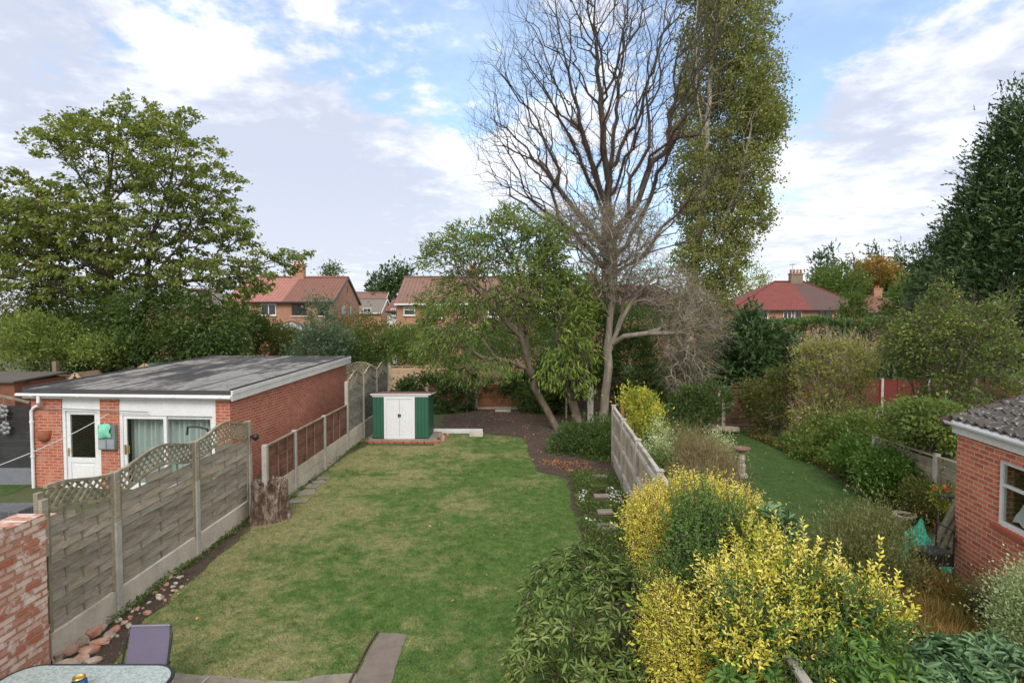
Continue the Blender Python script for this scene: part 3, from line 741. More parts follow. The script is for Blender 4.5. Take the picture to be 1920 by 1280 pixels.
# ================================================================== WAVY FENCES
HALF = [0.0]
def wave(u, z0, hump): return z0 + hump * (.5 - .5 * math.cos(2 * math.pi * (HALF[0] + (1 - HALF[0]) * u)))
def wave_panel(mbF, mbL, mbS, a, b, zb, z0, hump, lat, slat_h=.115, slat=True, bars=3):
    a = Vector((a[0], a[1], 0)); b = Vector((b[0], b[1], 0)); d = (b - a); L = d.length; d.normalize(); nv = Vector((d.y, -d.x, 0))
    at = lambda u, z, off=0: a + d * (u * L) + Vector((0, 0, z)) + nv * off
    n = 16
    top = [wave(i / n, z0, hump) for i in range(n + 1)]; low = [wave(i / n, z0 - lat, hump) for i in range(n + 1)]
    for i in range(n):
        mbF.bar(at(i / n, top[i]), at((i + 1) / n, top[i + 1]), .05, .04); mbF.bar(at(i / n, low[i]), at((i + 1) / n, low[i + 1]), .045, .035)
    for u0 in (.012, .988): mbF.bar(at(u0, zb), at(u0, z0 + .01), .045, .045, nv)
    # lattice: two layers of crossing diagonal laths, cut to the wave
    sp = .125
    for s_ in (1, -1):
        k = -40
        for k in range(-40, 60):
            c = k * sp; seg = None
            for j in range(61):
                u = j / 60; z = (z0 - lat - .02) + s_ * (u * L - c) if s_ > 0 else (z0 - lat - .02) - (u * L - c)
                ins = wave(u, z0 - lat, hump) < z < wave(u, z0, hump)
                if ins: seg = (seg[0], (u, z)) if seg else ((u, z), (u, z))
                elif seg: break
            if seg and seg[0] != seg[1]: mbL.bar(at(*seg[0], .008 * s_), at(*seg[1], .008 * s_), .030, .012, nv)
    # overlapping slats, slightly bowed in and out round the battens
    z = zb + slat_h * .5; r = 0
    while z < z0 - lat + hump:
        zt = z + slat_h * .55
        us = [u / 40 for u in range(41) if wave(u / 40, z0 - lat, hump) - .015 > zt]
        if us:
            u0, u1 = min(us), max(us); cuts = [u0 + (u1 - u0) * i / 16 for i in range(17)]
            hh = slat_h * .5 - random.uniform(0, .006); vs = []; fs = []; zj = random.uniform(-.004, .004)
            for i, uu in enumerate(cuts):
                s0 = .007 * (1 if r % 2 else -1) * math.cos(math.pi * (bars + 1) * uu)
                for (dz, dn) in ((-hh, s0 + .010), (hh, s0 - .006), (hh, s0 - .014), (-hh, s0 + .002)): vs.append(at(uu, z + dz + zj, dn))
            for i in range(len(cuts) - 1):
                for k in range(4): a4 = 4 * i + k; b4 = 4 * i + (k + 1) % 4; fs.append((a4, a4 + 4, b4 + 4, b4))
            fs += [(0, 1, 2, 3), tuple(4 * (len(cuts) - 1) + k for k in (3, 2, 1, 0))]; mbS.add(vs, fs)
        z += slat_h; r += 1
    for i in range(bars):
        u = (i + 1) / (bars + 1); zt = wave(u, z0 - lat, hump); mbF.bar(at(u, zb), at(u, zt), .03, .012, nv)
def FX(Y): return -5.47 + (Y - 7.7) * .004
def bars_post(name, mat, x, y, z0, z1, w, parent, d=None, tilt=0):
    mb = MB(); mb.box(x - w / 2, x + w / 2, y - (d or w) / 2, y + (d or w) / 2, z0, z1); return mb.build(name, [mat], parent, bevel=.008)

f1 = thing('trellis_top_fence', 'weathered grey slatted fence with wavy trellis top nearest the house', 'fence', (-5.47, 5.8, 0))
posts = [6.5, 7.7, 9.66, 11.62]
for i in range(3):
    a, b = posts[i] + .06, posts[i + 1] - .06
    mF, mL, mS = MB(), MB(), MB()
    HALF[0] = .48 if i == 0 else 0.0
    wave_panel(mF, mL, mS, (FX(a), a), (FX(b), b), .40, 2.0, .15, .30)
    pn = mF.build('panel_frame', [M_WOODF], f1); mL.build('lattice', [M_WOODF], pn); mS.build('slats', [M_WOODG], f1)
    mb = MB(); mb.box(FX(a) - .025, FX(a) + .025, a, b, 0, .38); mb.box(FX(a) - .024, FX(a) + .028, a, b, .0, .07)
    mb.build('gravel_board', [M_CONC], f1, bevel=.005)
for y in posts:
    zt = 1.33
    if y > 7: bars_post('post', M_CONC2, FX(y), y, 0, zt, .10, f1, .11)
    mb = MB(); mb.box(FX(y) - .055, FX(y) - .002, y - .05, y + .045, (.05 if y < 7 else 1.1) if y < 11.5 else .1, 2.1 if y < 7 else 2.02); mb.box(FX(y) - .002, FX(y) + .045, y - .05, y + .045, 1.335, 2.02); mb.build('wooden_post', [M_WOODG], f1, bevel=.006)
f2 = thing('low_lap_fence', 'low brown lapped fence on two pale concrete boards beside the brick extension', 'fence', (-5.2, 11.7, 0))
posts = [11.72, 13.3, 15.38, 17.5]
def FX2(Y): return -5.16 + (Y - 13) * .004
for i in range(3):
    a, b = posts[i] + .06, posts[i + 1] - .06
    mS = MB(); z = .64; r = 0
    while z < 1.42:
        x = FX2(a); mS.add([(x + .014, a, z - .06), (x + .014, b, z - .06), (x - .004, b, z + .075), (x - .004, a, z + .075), (x + .004, a, z - .06), (x + .004, b, z - .06), (x - .014, b, z + .075), (x - .014, a, z + .075)],
                           [(0, 1, 2, 3), (7, 6, 5, 4), (0, 4, 5, 1), (3, 2, 6, 7), (0, 3, 7, 4), (1, 5, 6, 2)]); z += .105
    mS.build('lap_panel', [M_BROWN], f2)
    mb = MB(); mb.box(FX2(a) - .03, FX2(a) + .04, a, b, 1.44, 1.475)
    for u in ((.005, .33, .62, .96) if i else (.01, .36, .7, .965)): y = a + (b - a) * u; mb.box(FX2(a) + .014, FX2(a) + .035, y, y + .04, .60, 1.438)
    mb.build('batten', [M_BROWNL], f2)
    mb = MB(); mb.box(FX2(a) - .025, FX2(a) + .025, a, b, 0, .29); mb.box(FX2(a) - .025, FX2(a) + .025, a, b, .298, .585); mb.build('gravel_board', [M_CONC], f2, bevel=.008)
for y in posts: bars_post('post', M_CONC2, FX2(y), y, 0, 1.50 if y != 17.5 else 2.2, .10, f2, .11)
f3 = thing('tall_trellis_fence', 'dark weathered slatted fence with wavy trellis top beside the green shed', 'fence', (-5.12, 17.5, 0))
posts = [17.56, 19.35, 21.25, 23.2]
for i in range(3):
    a, b = posts[i] + .06, posts[i + 1] - .06
    mF, mL, mS = MB(), MB(), MB()
    wave_panel(mF, mL, mS, (-5.12, a), (-5.12, b), .62, 2.24, .2, .34)
    pn = mF.build('panel_frame', [M_WOODF], f3); mL.build('lattice', [M_WOODF], pn); mS.build('slats', [M_WOODD], f3)
    mb = MB(); mb.box(-5.145, -5.095, a, b, 0, .3); mb.box(-5.145, -5.095, a, b, .306, .60); mb.build('gravel_board', [M_CONC], f3, bevel=.006)
for y in posts[1:]: bars_post('post', M_CONC2, -5.12, y, 0, 2.2, .10, f3)
# arch of trellis behind
mF, mL, mS = MB(), MB(), MB()
wave_panel(mF, mL, mS, (-7.2, 23.2), (-5.3, 23.25), .3, 2.1, .28, .3)
f4 = thing('arched_trellis_panel', 'arched trellis panel crossing behind the far corner of the brick extension', 'fence', (-6.2, 23.2, 0))
pn = mF.build('panel_frame', [M_WOODF], f4); mL.build('lattice', [M_WOODF], pn); mS.build('slats', [M_WOODD], f4)

# rear fences
def lap_fence(name, label, a, b, z0, z1, mat, postm, nposts, pw=.1, pz=None, lap=.1, board=None, cap=None, battens=3, group=None):
    root = thing(name, label, 'fence', (a[0], a[1], 0), group); a = Vector((*a, 0)); b = Vector((*b, 0)); d = (b - a).normalized(); nv = Vector((d.y, -d.x, 0)); L = (b - a).length
    for i in range(nposts):
        q0 = a + d * (L * i / nposts + pw / 2); q1 = a + d * (L * (i + 1) / nposts - pw / 2)
        mS = MB(); z = z0 + lap / 2
        while z < z1 - lap * .4:
            mS.bar(q0 + Vector((0, 0, z)), q1 + Vector((0, 0, z + random.uniform(-.008, .008))), .012, lap * 1.2, Vector((0, 0, 1)) - nv * .16); z += lap
        mS.build('lap_panel', [mat], root)
        mb = MB()
        for k in range(battens): q = q0.lerp(q1, (k + .04) / (battens - 1 + .08)); mb.bar(q + nv * .02 + Vector((0, 0, z0)), q + nv * .02 + Vector((0, 0, z1)), .04, .02, nv)
        mb.bar(q0 + Vector((0, 0, z1 + .015)), q1 + Vector((0, 0, z1 + .015)), .06, .03)
        mb.build('batten', [cap or mat], root)
        if board: mb = MB(); mb.bar(q0 + Vector((0, 0, z0 / 2 - .003)), q1 + Vector((0, 0, z0 / 2 - .003)), .05, z0 - .01); mb.build('gravel_board', [board], root)
    for i in range(nposts + 1):
        q = a + d * (L * i / nposts); mb = MB(); mb.box(q.x - pw / 2, q.x + pw / 2, q.y - pw / 2, q.y + pw / 2, 0, pz or z1 + .08); mb.build('post', [postm], root, bevel=.006)
    return root
lap_fence('panel_fence', 'pale tan panel fence at the back behind the shed', (-6.0, 27.6), (-.4, 27.6), .15, 1.83, M_TAN, M_TAN, 3, battens=4, board=M_CONC)
lap_fence('panel_fence', 'ivy covered orange brown slatted fence with concrete posts behind the soil bed', (-3.9, 25.9), (.6, 25.9), .12, 1.12, M_ORNG, M_CONC2, 2, .12, 1.25, battens=4, board=M_CONC)
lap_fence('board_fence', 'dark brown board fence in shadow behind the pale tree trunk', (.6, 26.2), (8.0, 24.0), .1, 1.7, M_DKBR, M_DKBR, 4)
mb = MB(); p_ = [P(975 + 0, 700, 24), ]
# closeboard fence between the gardens
f5 = thing('closeboard_fence', 'grey closeboard fence with rails and posts dividing the two gardens', 'fence', (2.5, 9, 0))
def RX(Y): return 2.36 + (Y - 8.9) * .073
ps = [3.4, 5.25, 7.1, 8.95, 11.3, 13.6, 15.85]
dv = Vector((.073, 1, 0)).normalized(); nv = Vector((dv.y, -dv.x, 0))
for i in range(len(ps) - 1):
    a, b = ps[i] + .05, ps[i + 1] - .05; mb = MB(); y = a
    while y < b - .02:
        w = min(.1, b - y); q = Vector((RX(y + w / 2), y + w / 2, 0)) + nv * (.02 + .004 * (int(y * 10) % 2))
        mb.bar(q + Vector((0, 0, .22)), q + Vector((0, 0, 1.60 + random.uniform(-.006, .006))), w - .004, .014, nv); y += .1
    mb.build('boards', [M_GREYW], f5)
    for z in (.35, .92, 1.48):
        mb = MB(); mb.bar(Vector((RX(a), a, z)) - nv * .015, Vector((RX(b), b, z)) - nv * .015, .05, .08); mb.build('rail', [M_GREYP], f5)
    mb = MB(); mb.bar(Vector((RX(a), a, 1.635)) + nv * .02, Vector((RX(b), b, 1.635)) + nv * .02, .07, .035); mb.build('capping', [M_GREYP], f5, bevel=.006)
    mb = MB(); mb.bar(Vector((RX(a), a, .105)), Vector((RX(b), b, .105)), .04, .2); mb.build('gravel_board', [M_CONC2], f5)
for y in ps:
    x = RX(y); mb = MB(); mb.box(x - .055, x + .05, y - .05, y + .05, 0, 1.69); po = mb.build('post', [M_GREYP], f5, bevel=.006)
    mb = MB(); mb.box(x - .07, x + .065, y - .065, y + .065, 1.692, 1.715); mb.build('post_cap', [M_GREYP], po, bevel=.006)

# ================================================================== METAL SHED
SY = 19.1; sx0 = P(699, 800, SY).x; sx1 = P(803, 800, SY).x
sh = thing('metal_shed', 'small green metal shed with white double doors and sloping roof', 'shed', ((sx0 + sx1) / 2, SY, 0))
zb = .10; zt = 1.62; dp = 1.25; M_SHW = plain('shed_white', (.68, .70, .74), .4, .04, 2, bump=.02)
def ribbed(mb, a, b, z0, z1, pitch=.12, out=(0, -1, 0), dep=.012):
    a = Vector(a); b = Vector(b); L = (b - a).length; d = (b - a).normalized(); out = Vector(out); n = max(1, round(L / pitch)); pts = []
    for i in range(n):
        for f, o in ((0, 0), (.12, dep), (.82, dep), (.94, 0)): pts.append(a + d * ((i + f) * L / n) + out * o)
    pts.append(b); vs = []
    for p in pts: vs += [p + Vector((0, 0, z0)), p + Vector((0, 0, z1))]
    mb.add(vs, [(2 * i, 2 * i + 2, 2 * i + 3, 2 * i + 1) for i in range(len(pts) - 1)])
dx0 = P(720.5, 800, SY).x; dx1 = P(778, 800, SY).x
mb = MB(); ribbed(mb, (sx0, SY, 0), (dx0, SY, 0), zb, zt - .12); ribbed(mb, (dx1, SY, 0), (sx1, SY, 0), zb, zt - .12)
ribbed(mb, (sx1, SY, 0), (sx1, SY + dp, 0), zb, zt - .04, .2, (1, 0, 0)); ribbed(mb, (sx0, SY + dp, 0), (sx0, SY, 0), zb, zt - .04, .2, (-1, 0, 0)); ribbed(mb, (sx1, SY + dp, 0), (sx0, SY + dp, 0), zb, zt - .2, .2, (0, 1, 0))
mb.build('wall', [M_GREEN], sh)
mb = MB(); mb.box(dx0, dx0 + .09, SY - .035, SY - .002, zb, zt - .12); mb.box(dx1 - .09, dx1, SY - .035, SY - .002, zb, zt - .12); mb.box(dx0 + .09, dx1 - .09, SY - .035, SY - .002, zt - .19, zt - .12); mb.box(dx0, dx1, SY - .03, SY, zb - .03, zb)
mb.box(sx0 - .015, sx1 + .015, SY - .03, SY - .001, zt - .118, zt - .05); mb.build('trim', [M_SHW], sh, bevel=.003)
cx = (dx0 + dx1) / 2
for (a, b) in ((dx0 + .092, cx - .003), (cx + .003, dx1 - .092)):
    mb = MB(); ribbed(mb, (a, SY - .012, 0), (b, SY - .012, 0), zb + .005, zt - .195, .1, (0, -1, 0), .006); d_ = mb.build('door', [M_SHW], sh)
mb = MB(); mb.box(cx - .05, cx - .008, SY - .045, SY - .018, .82, .92); mb.box(cx + .008, cx + .05, SY - .045, SY - .018, .82, .92); mb.build('handle', [M_BLACK], sh, bevel=.004)
mb = MB(); vs = [(sx0 - .06, SY - .08, zt - .045), (sx1 + .1, SY - .08, zt - .045), (sx1 + .1, SY + dp + .05, zt - .17 + .02), (sx0 - .06, SY + dp + .05, zt - .17 + .02)]
vs += [(x, y, z + .035) for x, y, z in vs]; mb.add(vs, [(0, 3, 2, 1), (4, 5, 6, 7), (0, 1, 5, 4), (1, 2, 6, 5), (2, 3, 7, 6), (3, 0, 4, 7)]); mb.build('roof', [M_SHW, ], sh)
mb = MB(); vs = [(sx0 - .04, SY - .05, zt - .004), (sx1 + .08, SY - .05, zt - .004), (sx1 + .08, SY + dp + .03, zt - .106), (sx0 - .04, SY + dp + .03, zt - .106)]
mb.poly(vs, .004); mb.build('roof_sheet', [plain('mossy_red_roof', (.20, .085, .07), .8, .4, 8)], sh)
mb = MB(); mb.box(sx0 - .25, sx1 + .3, SY - .35, SY + dp + .1, .004, .07); tag(mb.build('concrete_slab', [M_SLAB], None, bevel=.01), 'rough concrete base slab under the green shed', 'slab')
k = 0; x = sx0 - .3
while x < sx1 + .3:
    mb = MB(); w = random.uniform(.17, .26); M = Matrix.Translation((x + w / 2, SY - .42 + random.uniform(-.03, .03), .004)) @ Matrix.Rotation(random.uniform(-.2, .2), 4, 'Z')
    mb.box(-w / 2, w / 2, -.055, .055, 0, .075, M); tag(mb.build('loose_brick', [M_TERRA], None, bevel=.008), 'old red brick lying along the front edge of the shed base', 'brick', 'loose bricks edging the shed base'); x += w + random.uniform(.01, .05)
for i in range(7):
    mb = MB(); M = Matrix.Translation((sx1 + .42 + random.uniform(-.1, .12), SY - .3 + i * .2, .004)) @ Matrix.Rotation(random.uniform(.8, 2.2), 4, 'Z')
    mb.box(-.11, .11, -.055, .055, 0, random.choice((.075, .12)), M); tag(mb.build('loose_brick', [M_STONE2], None, bevel=.01), 'broken brick heaped beside the dark right side of the shed', 'brick', 'broken bricks beside the shed')
mb = MB(); a = G(808, 812); b = G(905, 812); mb.bar((a.x, a.y, .09), (b.x, b.y, .08), .05, .16); tag(mb.build('edging_board', [M_WHITEW], None, bevel=.004), 'long white board edging the soil between shed and bed', 'board')
mb = MB(); a = G(893, 818); mb.box(a.x - .24, a.x + .24, a.y - .1, a.y + .1, .005, .16); tag(mb.build('concrete_block', [M_CONC], None, bevel=.012), 'grey concrete block at the end of the white edging board', 'block')
mb = MB(); a = G(943, 772); mb.box(a.x - .35, a.x + .35, a.y - .12, a.y + .12, .012, .09); tag(mb.build('stone_slab', [M_CONC], None, bevel=.012), 'pale stone slab lying on soil before the rear fence', 'slab')

# ================================================================== OLD BRICK WALL, RUBBLE, LEFT SIDE
ow = MB(); prof = [2.0, 2.03, 1.97, 1.99, 2.02, 1.96, 1.99, 1.955]; y0 = 2.6; y1 = 6.2; n = len(prof)
for i in range(n):
    a = y0 + (y1 - y0) * i / n; b = y0 + (y1 - y0) * (i + 1) / n; ow.box(-5.5, -5.185 + (.0 if i % 2 else .004), a, b, 0, prof[i])
oldw = thing('old_brick_wall', 'old pink brick wall with whitewashed flaking bricks at the left edge', 'wall', (-5.3, 5.2, 0))
ow.build('brickwork', [M_OLDB], oldw)
mb = MB()
for z in (.22, .62, 1.0, 1.22, 1.6, 1.82): mb.box(-5.40, -5.20, 6.17, 6.20 + random.uniform(.02, .06), z, z + .068)
mb.build('toothing', [M_OLDB], oldw)
cw = thing('coping_wall', 'low brick wall topped with dark grey engineering brick coping', 'wall', (-6.8, 7.2, 0))
mb = MB(); mb.box(-9.8, -5.62, 6.95, 7.2, 0, 1.62); mb.build('brickwork', [M_OLDB], cw)
mb = MB(); mb.box(-9.8, -6.1, 6.9, 7.24, 1.625, 1.74); mb.build('coping', [M_DKCOP], cw, bevel=.01)
def rock(name, p, s, mat, label, group, flat=.6):
    d = nrm(rng.normal(size=(1, 3)))[0]; mb = MB(); q = Matrix.Translation(p) @ Matrix.Rotation(random.uniform(0, 6.3), 4, 'Z') @ Matrix.Rotation(random.uniform(-.35, .35), 4, 'X')
    import bmesh
    bm = bmesh.new(); bmesh.ops.create_icosphere(bm, subdivisions=2, radius=1)
    sc = (random.uniform(.8, 1.3), random.uniform(.6, 1), flat * random.uniform(.7, 1.2))
    for v in bm.verts:
        c = v.co; m = max(abs(c.x), abs(c.y), abs(c.z)); c = c.lerp(c / m * .85, .55) * (1 + random.uniform(-.12, .12))
        v.co = q @ Vector((c.x * sc[0] * s, c.y * sc[1] * s, c.z * sc[2] * s))
    mb.add([v.co for v in bm.verts], [tuple(x.index for x in f.verts) for f in bm.faces]); bm.free()
    return tag(mb.build(name, [mat]), label, 'stone', group)
for (px, py, s) in [(100, 1235, .15), (125, 1262, .17), (85, 1205, .13), (150, 1205, .11), (172, 1190, .14), (190, 1178, .10), (168, 1222, .13), (60, 1262, .2), (205, 1192, .09), (130, 1222, .10), (112, 1200, .10), (185, 1205, .10), (150, 1240, .12), (215, 1180, .08), (95, 1275, .14), (175, 1240, .09), (140, 1190, .09)]:
    g = G(px, py + 4); rock('rubble_stone', (g.x, g.y, s * .4), s, random.choice((M_STONE, M_STONE, M_STONE2)), 'rough stone in the rubble heap below the slatted fence', 'stones in the rubble heap by the fence')
for i in range(60):
    px = random.uniform(215, 345); py = 1190 - (px - 205) * .68 + random.uniform(-25, 28) - 12; g = G(px, py); s = random.choice((.02, .03, .035, .05))
    rock('small_stone', (g.x, g.y, s * .4 + .01), s, random.choice((M_STONE, M_STONE2, M_CONC)), 'small stone in the bare soil strip along the slatted fence', 'small stones along the slatted fence')
# broken paving slabs by the low fence
for (px, py, w, d, r) in [(570, 925, .5, .35, .3), (585, 912, .35, .3, -.2), (598, 905, .3, .25, .6), (560, 940, .4, .3, .1), (607, 897, .3, .2, .2)]:
    g = G(px, py); mb = MB(); mb.box(-w / 2, w / 2, -d / 2, d / 2, .004, .03, Matrix.Translation((g.x, g.y, 0)) @ Matrix.Rotation(r, 4, 'Z'))
    tag(mb.build('stone_slab', [M_SLAB], None, bevel=.01), 'worn stone slab sunk in the grass beside the low brown fence', 'slab', 'slabs beside the low fence')
# log stump
st = thing('tree_stump', 'weathered hollow log stump standing against the low brown fence', 'stump', G(505, 972))
c = G(505, 972); vs = []; fs = []; n = 64; zs = [0, .1, .25, .4, .55, .68, .77]
tops = [random.uniform(-.05, .06) for _ in range(n)]
for j, z in enumerate(zs):
    for k in range(n):
        a = 2 * math.pi * k / n
        r = .33 * (1.08 - .12 * z + (.10 if j == 0 else 0)) * (1 + .10 * math.sin(3 * a + 1) + .06 * math.sin(7 * a + z * 2) + .03 * math.sin(17 * a + z * 5) + random.uniform(-.035, .035))
        vs.append((c.x + r * math.cos(a), c.y + r * math.sin(a), z + .05 + (tops[k] if j == len(zs) - 1 else 0) - .05))
for j in range(len(zs) - 1):
    for k in range(n): a = j * n + k; b = j * n + (k + 1) % n; fs.append((a, b, b + n, a + n))
b0 = len(vs)
for k in range(n): a = 2 * math.pi * k / n; vs.append((c.x + .2 * math.cos(a), c.y + .2 * math.sin(a), .72))
for k in range(n): a = (len(zs) - 1) * n + k; b = (len(zs) - 1) * n + (k + 1) % n; fs.append((a, b, b0 + (k + 1) % n, b0 + k))
for k in range(n): a = 2 * math.pi * k / n; vs.append((c.x + .16 * math.cos(a), c.y + .16 * math.sin(a), .35))
for k in range(n): fs.append((b0 + k, b0 + (k + 1) % n, b0 + n + (k + 1) % n, b0 + n + k))
fs.append(tuple(b0 + n + k for k in range(n)))
def stumpmat():
    m, nt, p, o = newmat('rotten_log'); g = pos(nt); nz = nnoise(nt, g, 8, 7, .75, (1, 1, .42)); f = nnoise(nt, g, 24, 5, .7, (1, 1, .5))
    k = nramp(nt, nz, [(.36, (.035, .02, .016)), (.48, (.12, .07, .05)), (.57, (.26, .21, .17)), (.72, (.46, .42, .37))]); k = nmix(nt, nstep(nt, f, .55, .62), k, (.09, .05, .035))
    nt.links.new(k, p.inputs['Base Color']); p.inputs['Roughness'].default_value = .9; nbump(nt, p, nmath(nt, 'ADD', nz, f), 1, .05); return m
mb = MB(); mb.add(vs, fs); mb.build('bark', [stumpmat()], st, smooth=False)
# black lamp and bracket on the fence end post
lm = thing('outdoor_lamp', 'round black outdoor lamp at the end of the trellis topped fence', 'lamp', (-5.42, 11.62, 1.68))
mb = MB(); mb.lathe([(.02, -.05), (.06, -.045), (.078, -.01), (.078, .02), (.055, .05), (.01, .06)], (-5.30, 11.60, 1.69), 20, axis='x'); mb.build('lamp_head', [M_BLACK], lm, smooth=True)
mb = MB(); mb.tube([(-5.43, 11.62, 1.69), (-5.35, 11.6, 1.69)], .02, 8); mb.build('arm', [M_BLACK], lm)
p = P(352, 800, 10.5); q = P(394, 805, 10.2)
mb = MB(); mb.tube([P(351, 815, 11.2), P(352, 800, 11.2), P(372, 800, 11.1), P(388, 804, 11.0), P(393, 815, 11.0)], .022, 8); tag(mb.build('curved_bracket', [M_BLACK]), 'black curved metal bar rising behind the wavy trellis', 'bracket')
# black fence with ornaments, far left
bf = thing('black_panel_fence', 'black painted fence with grey base board left of the extension', 'fence', (-13.2, 14.0, 0))
mb = MB()
for i in range(12): mb.box(-17, -11.95, 14.0, 14.02, .42 + i * .13, .42 + i * .13 + .122)
mb.build('boards', [M_BLKF], bf); mb = MB(); mb.box(-17, -11.95, 13.98, 14.03, .0, .41); mb.build('gravel_board', [plain('blue_grey_board', (.17, .185, .22), .8)], bf)
n_ = 14; mb = MB()
for i in range(n_): u0 = i / n_; u1 = (i + 1) / n_; mb.bar((-14.6 + 2.6 * u0, 14, 2.05 + .22 * math.sin(math.pi * u0)), (-14.6 + 2.6 * u1, 14, 2.05 + .22 * math.sin(math.pi * u1)), .05, .05)
mb.build('curved_top', [M_WOODF], bf)
for (px, py, nm) in ((8, 770, 'upper'), (12, 802, 'lower')):
    p = P(px, py, 13.9); mb = MB()
    for i in range(7): a = i * 2 * math.pi / 7; mb.lathe([(.01, -.02), (.05, -.01), (.05, .01), (.01, .02)], p + Vector((.09 * math.cos(a), -.03, .13 * math.sin(a))), 8, axis='y')
    mb.lathe([(.02, -.03), (.06, -.02), (.06, .02), (.02, .03)], p + Vector((0, -.04, 0)), 10, axis='y'); mb.tube([p + Vector((0, 0, .1)), p + Vector((0, .0, .35))], .01, 5)
    tag(mb.build('wall_ornament', [M_METAL]), f'{nm} grey metal ornament hanging on the black fence', 'ornament')
# sheds and playhouses beyond the extension
def hut(name, label, x0, x1, y0, y1, ze, zr_, wallm, roofm, ridge='y', cat_='shed', windows=None):
    t_ = thing(name, label, cat_, ((x0 + x1) / 2, y0, 0)); mb = MB()
    if ridge == 'y':
        xm = (x0 + x1) / 2; mb.poly([(x0, y0, 0), (x1, y0, 0), (x1, y0, ze), (xm, y0, zr_), (x0, y0, ze)]); mb.poly([(x1, y1, 0), (x0, y1, 0), (x0, y1, ze), (xm, y1, zr_), (x1, y1, ze)])
        mb.poly([(x0, y1, 0), (x0, y0, 0), (x0, y0, ze), (x0, y1, ze)]); mb.poly([(x1, y0, 0), (x1, y1, 0), (x1, y1, ze), (x1, y0, ze)])
        mb.build('wall', [wallm], t_); s = (zr_ - ze) / (xm - x0); o = .12
        for sgn in (-1, 1):
            xe = x0 - o if sgn < 0 else x1 + o; mb = MB(); pts = [(xe, y0 - o, ze - s * o + .03), (xm, y0 - o, zr_ + .03), (xm, y1 + o, zr_ + .03), (xe, y1 + o, ze - s * o + .03)]
            mb.poly(pts if sgn < 0 else pts[::-1], .04, n=(0, 0, 1)); mb.build('roof', [roofm], t_)
            mb = MB(); mb.bar((xe, y0 - o - .02, ze - s * o), (xm, y0 - o - .02, zr_), .03, .11); mb.build('bargeboard', [M_TAN], t_)
    else:
        mb.box(x0, x1, y0, y1, 0, ze); mb.build('wall', [wallm], t_); mb = MB(); mb.add([(x0 - .1, y0 - .15, ze), (x1 + .1, y0 - .15, ze), (x1 + .1, y1, zr_), (x0 - .1, y1, zr_)] + [(x0 - .1, y0 - .15, ze + .06), (x1 + .1, y0 - .15, ze + .06), (x1 + .1, y1, zr_ + .06), (x0 - .1, y1, zr_ + .06)],
                                                                                           [(0, 3, 2, 1), (4, 5, 6, 7), (0, 1, 5, 4), (1, 2, 6, 5), (2, 3, 7, 6), (3, 0, 4, 7)]); mb.build('roof', [roofm], t_)
        if windows:
            for (a, b, c_, d__) in windows: mb = MB(); mb.box(a, b, y0 - .03, y0 - .002, c_, d__); mb.build('door', [M_BROWNL], t_)
    return t_
M_FELTG = plain('green_felt', (.10, .15, .15), .9, .3)
hut('garden_shed', 'red brown timber shed at the far left edge', -24.5, -18.2, 20.6, 23, 1.82, 1.95, wood('red_brown_wood', (.13, .05, .035), (.22, .09, .06)), plain('grey_brown_felt', (.10, .085, .08), .9), 'x', windows=[(-20.9, -20.1, .1, 1.75)])
hut('small_playhouse', 'tiny wooden playhouse with pointed roof behind the extension', -17.6, -16.6, 22.2, 23.2, 1.45, 2.02, M_TAN, M_BROWNL)
hut('playhouse', 'wooden playhouse with green felt roof behind the extension', -16.2, -14.1, 23.4, 26.2, 1.55, 2.28, M_TAN, M_FELTG)
hut('climbing_tower', 'wooden play tower with teal roof just above the flat roof', -15.0, -13.9, 28, 29.2, 1.9, 2.45, M_TAN, plain('teal_roof', (.04, .27, .23), .6))
lap_fence('panel_fence', 'brown panel fence under the light green bushes at far left', (-20.6, 23.6), (-13, 25.0), .1, 1.75, M_BROWNL, M_BROWNL, 4)
mb = MB(); mb.box(-18.75, -18.6, 23.0, 23.15, 0, 2.42); tag(mb.build('timber_post', [M_BROWNL]), 'plain timber post standing under the light green bushes', 'post')

# ================================================================== FURNITURE
tb = thing('garden_table', 'oval dark framed patio table with rippled glass top', 'table', (-3.95, 4.7, 0))
def rrect(cx, cy, hx, hy, r, n=8):
    o = []
    for (sx, sy, a0) in ((1, 1, 0), (-1, 1, 90), (-1, -1, 180), (1, -1, 270)):
        for i in range(n + 1): a = math.radians(a0 + 90 * i / n); o.append((cx + sx * (hx - r) + r * math.cos(a), cy + sy * (hy - r) + r * math.sin(a)))
    return o
rr = rrect(-4.02, 4.82, .78, .60, .24); Mr = Matrix.Rotation(0, 4, 'Z')
mb = MB(); mb.poly([(x, y, .72) for x, y in rr], .008, n=(0, 0, 1))
def tabglass():
    m, nt, p, o = newmat('rippled_glass'); g = pos(nt); f = nnoise(nt, g, 38, 3, .6)
    nt.links.new(nramp(nt, f, [(.35, (.24, .29, .29)), (.65, (.40, .46, .46))]), p.inputs['Base Color']); p.inputs['Roughness'].default_value = .22; nbump(nt, p, f, .9, .01); return m
mb.build('tabletop', [tabglass()], tb)
mb = MB(); rr2 = [(x, y, .708) for x, y in rrect(-4.02, 4.82, .795, .615, .25)]; mb.tube(rr2 + rr2[:1], .017, 8, cap=False); mb.build('rim', [M_BLACK], tb, smooth=True)
for (sx, sy) in ((1, 1), (-1, 1), (1, -1), (-1, -1)):
    mb = MB(); mb.tube([(-4.02 + sx * .62, 4.82 + sy * .45, .70), (-4.02 + sx * .7, 4.82 + sy * .52, .01)], .016, 8); mb.build('leg', [M_BLACK], tb)
p = P(148, 1262, 5.02); cz = .722; cpx, cpy = p.x, 5.02
ca = thing('candle_jar', 'blue and gold candle jar standing on the glass table', 'candle', (cpx, cpy, cz))
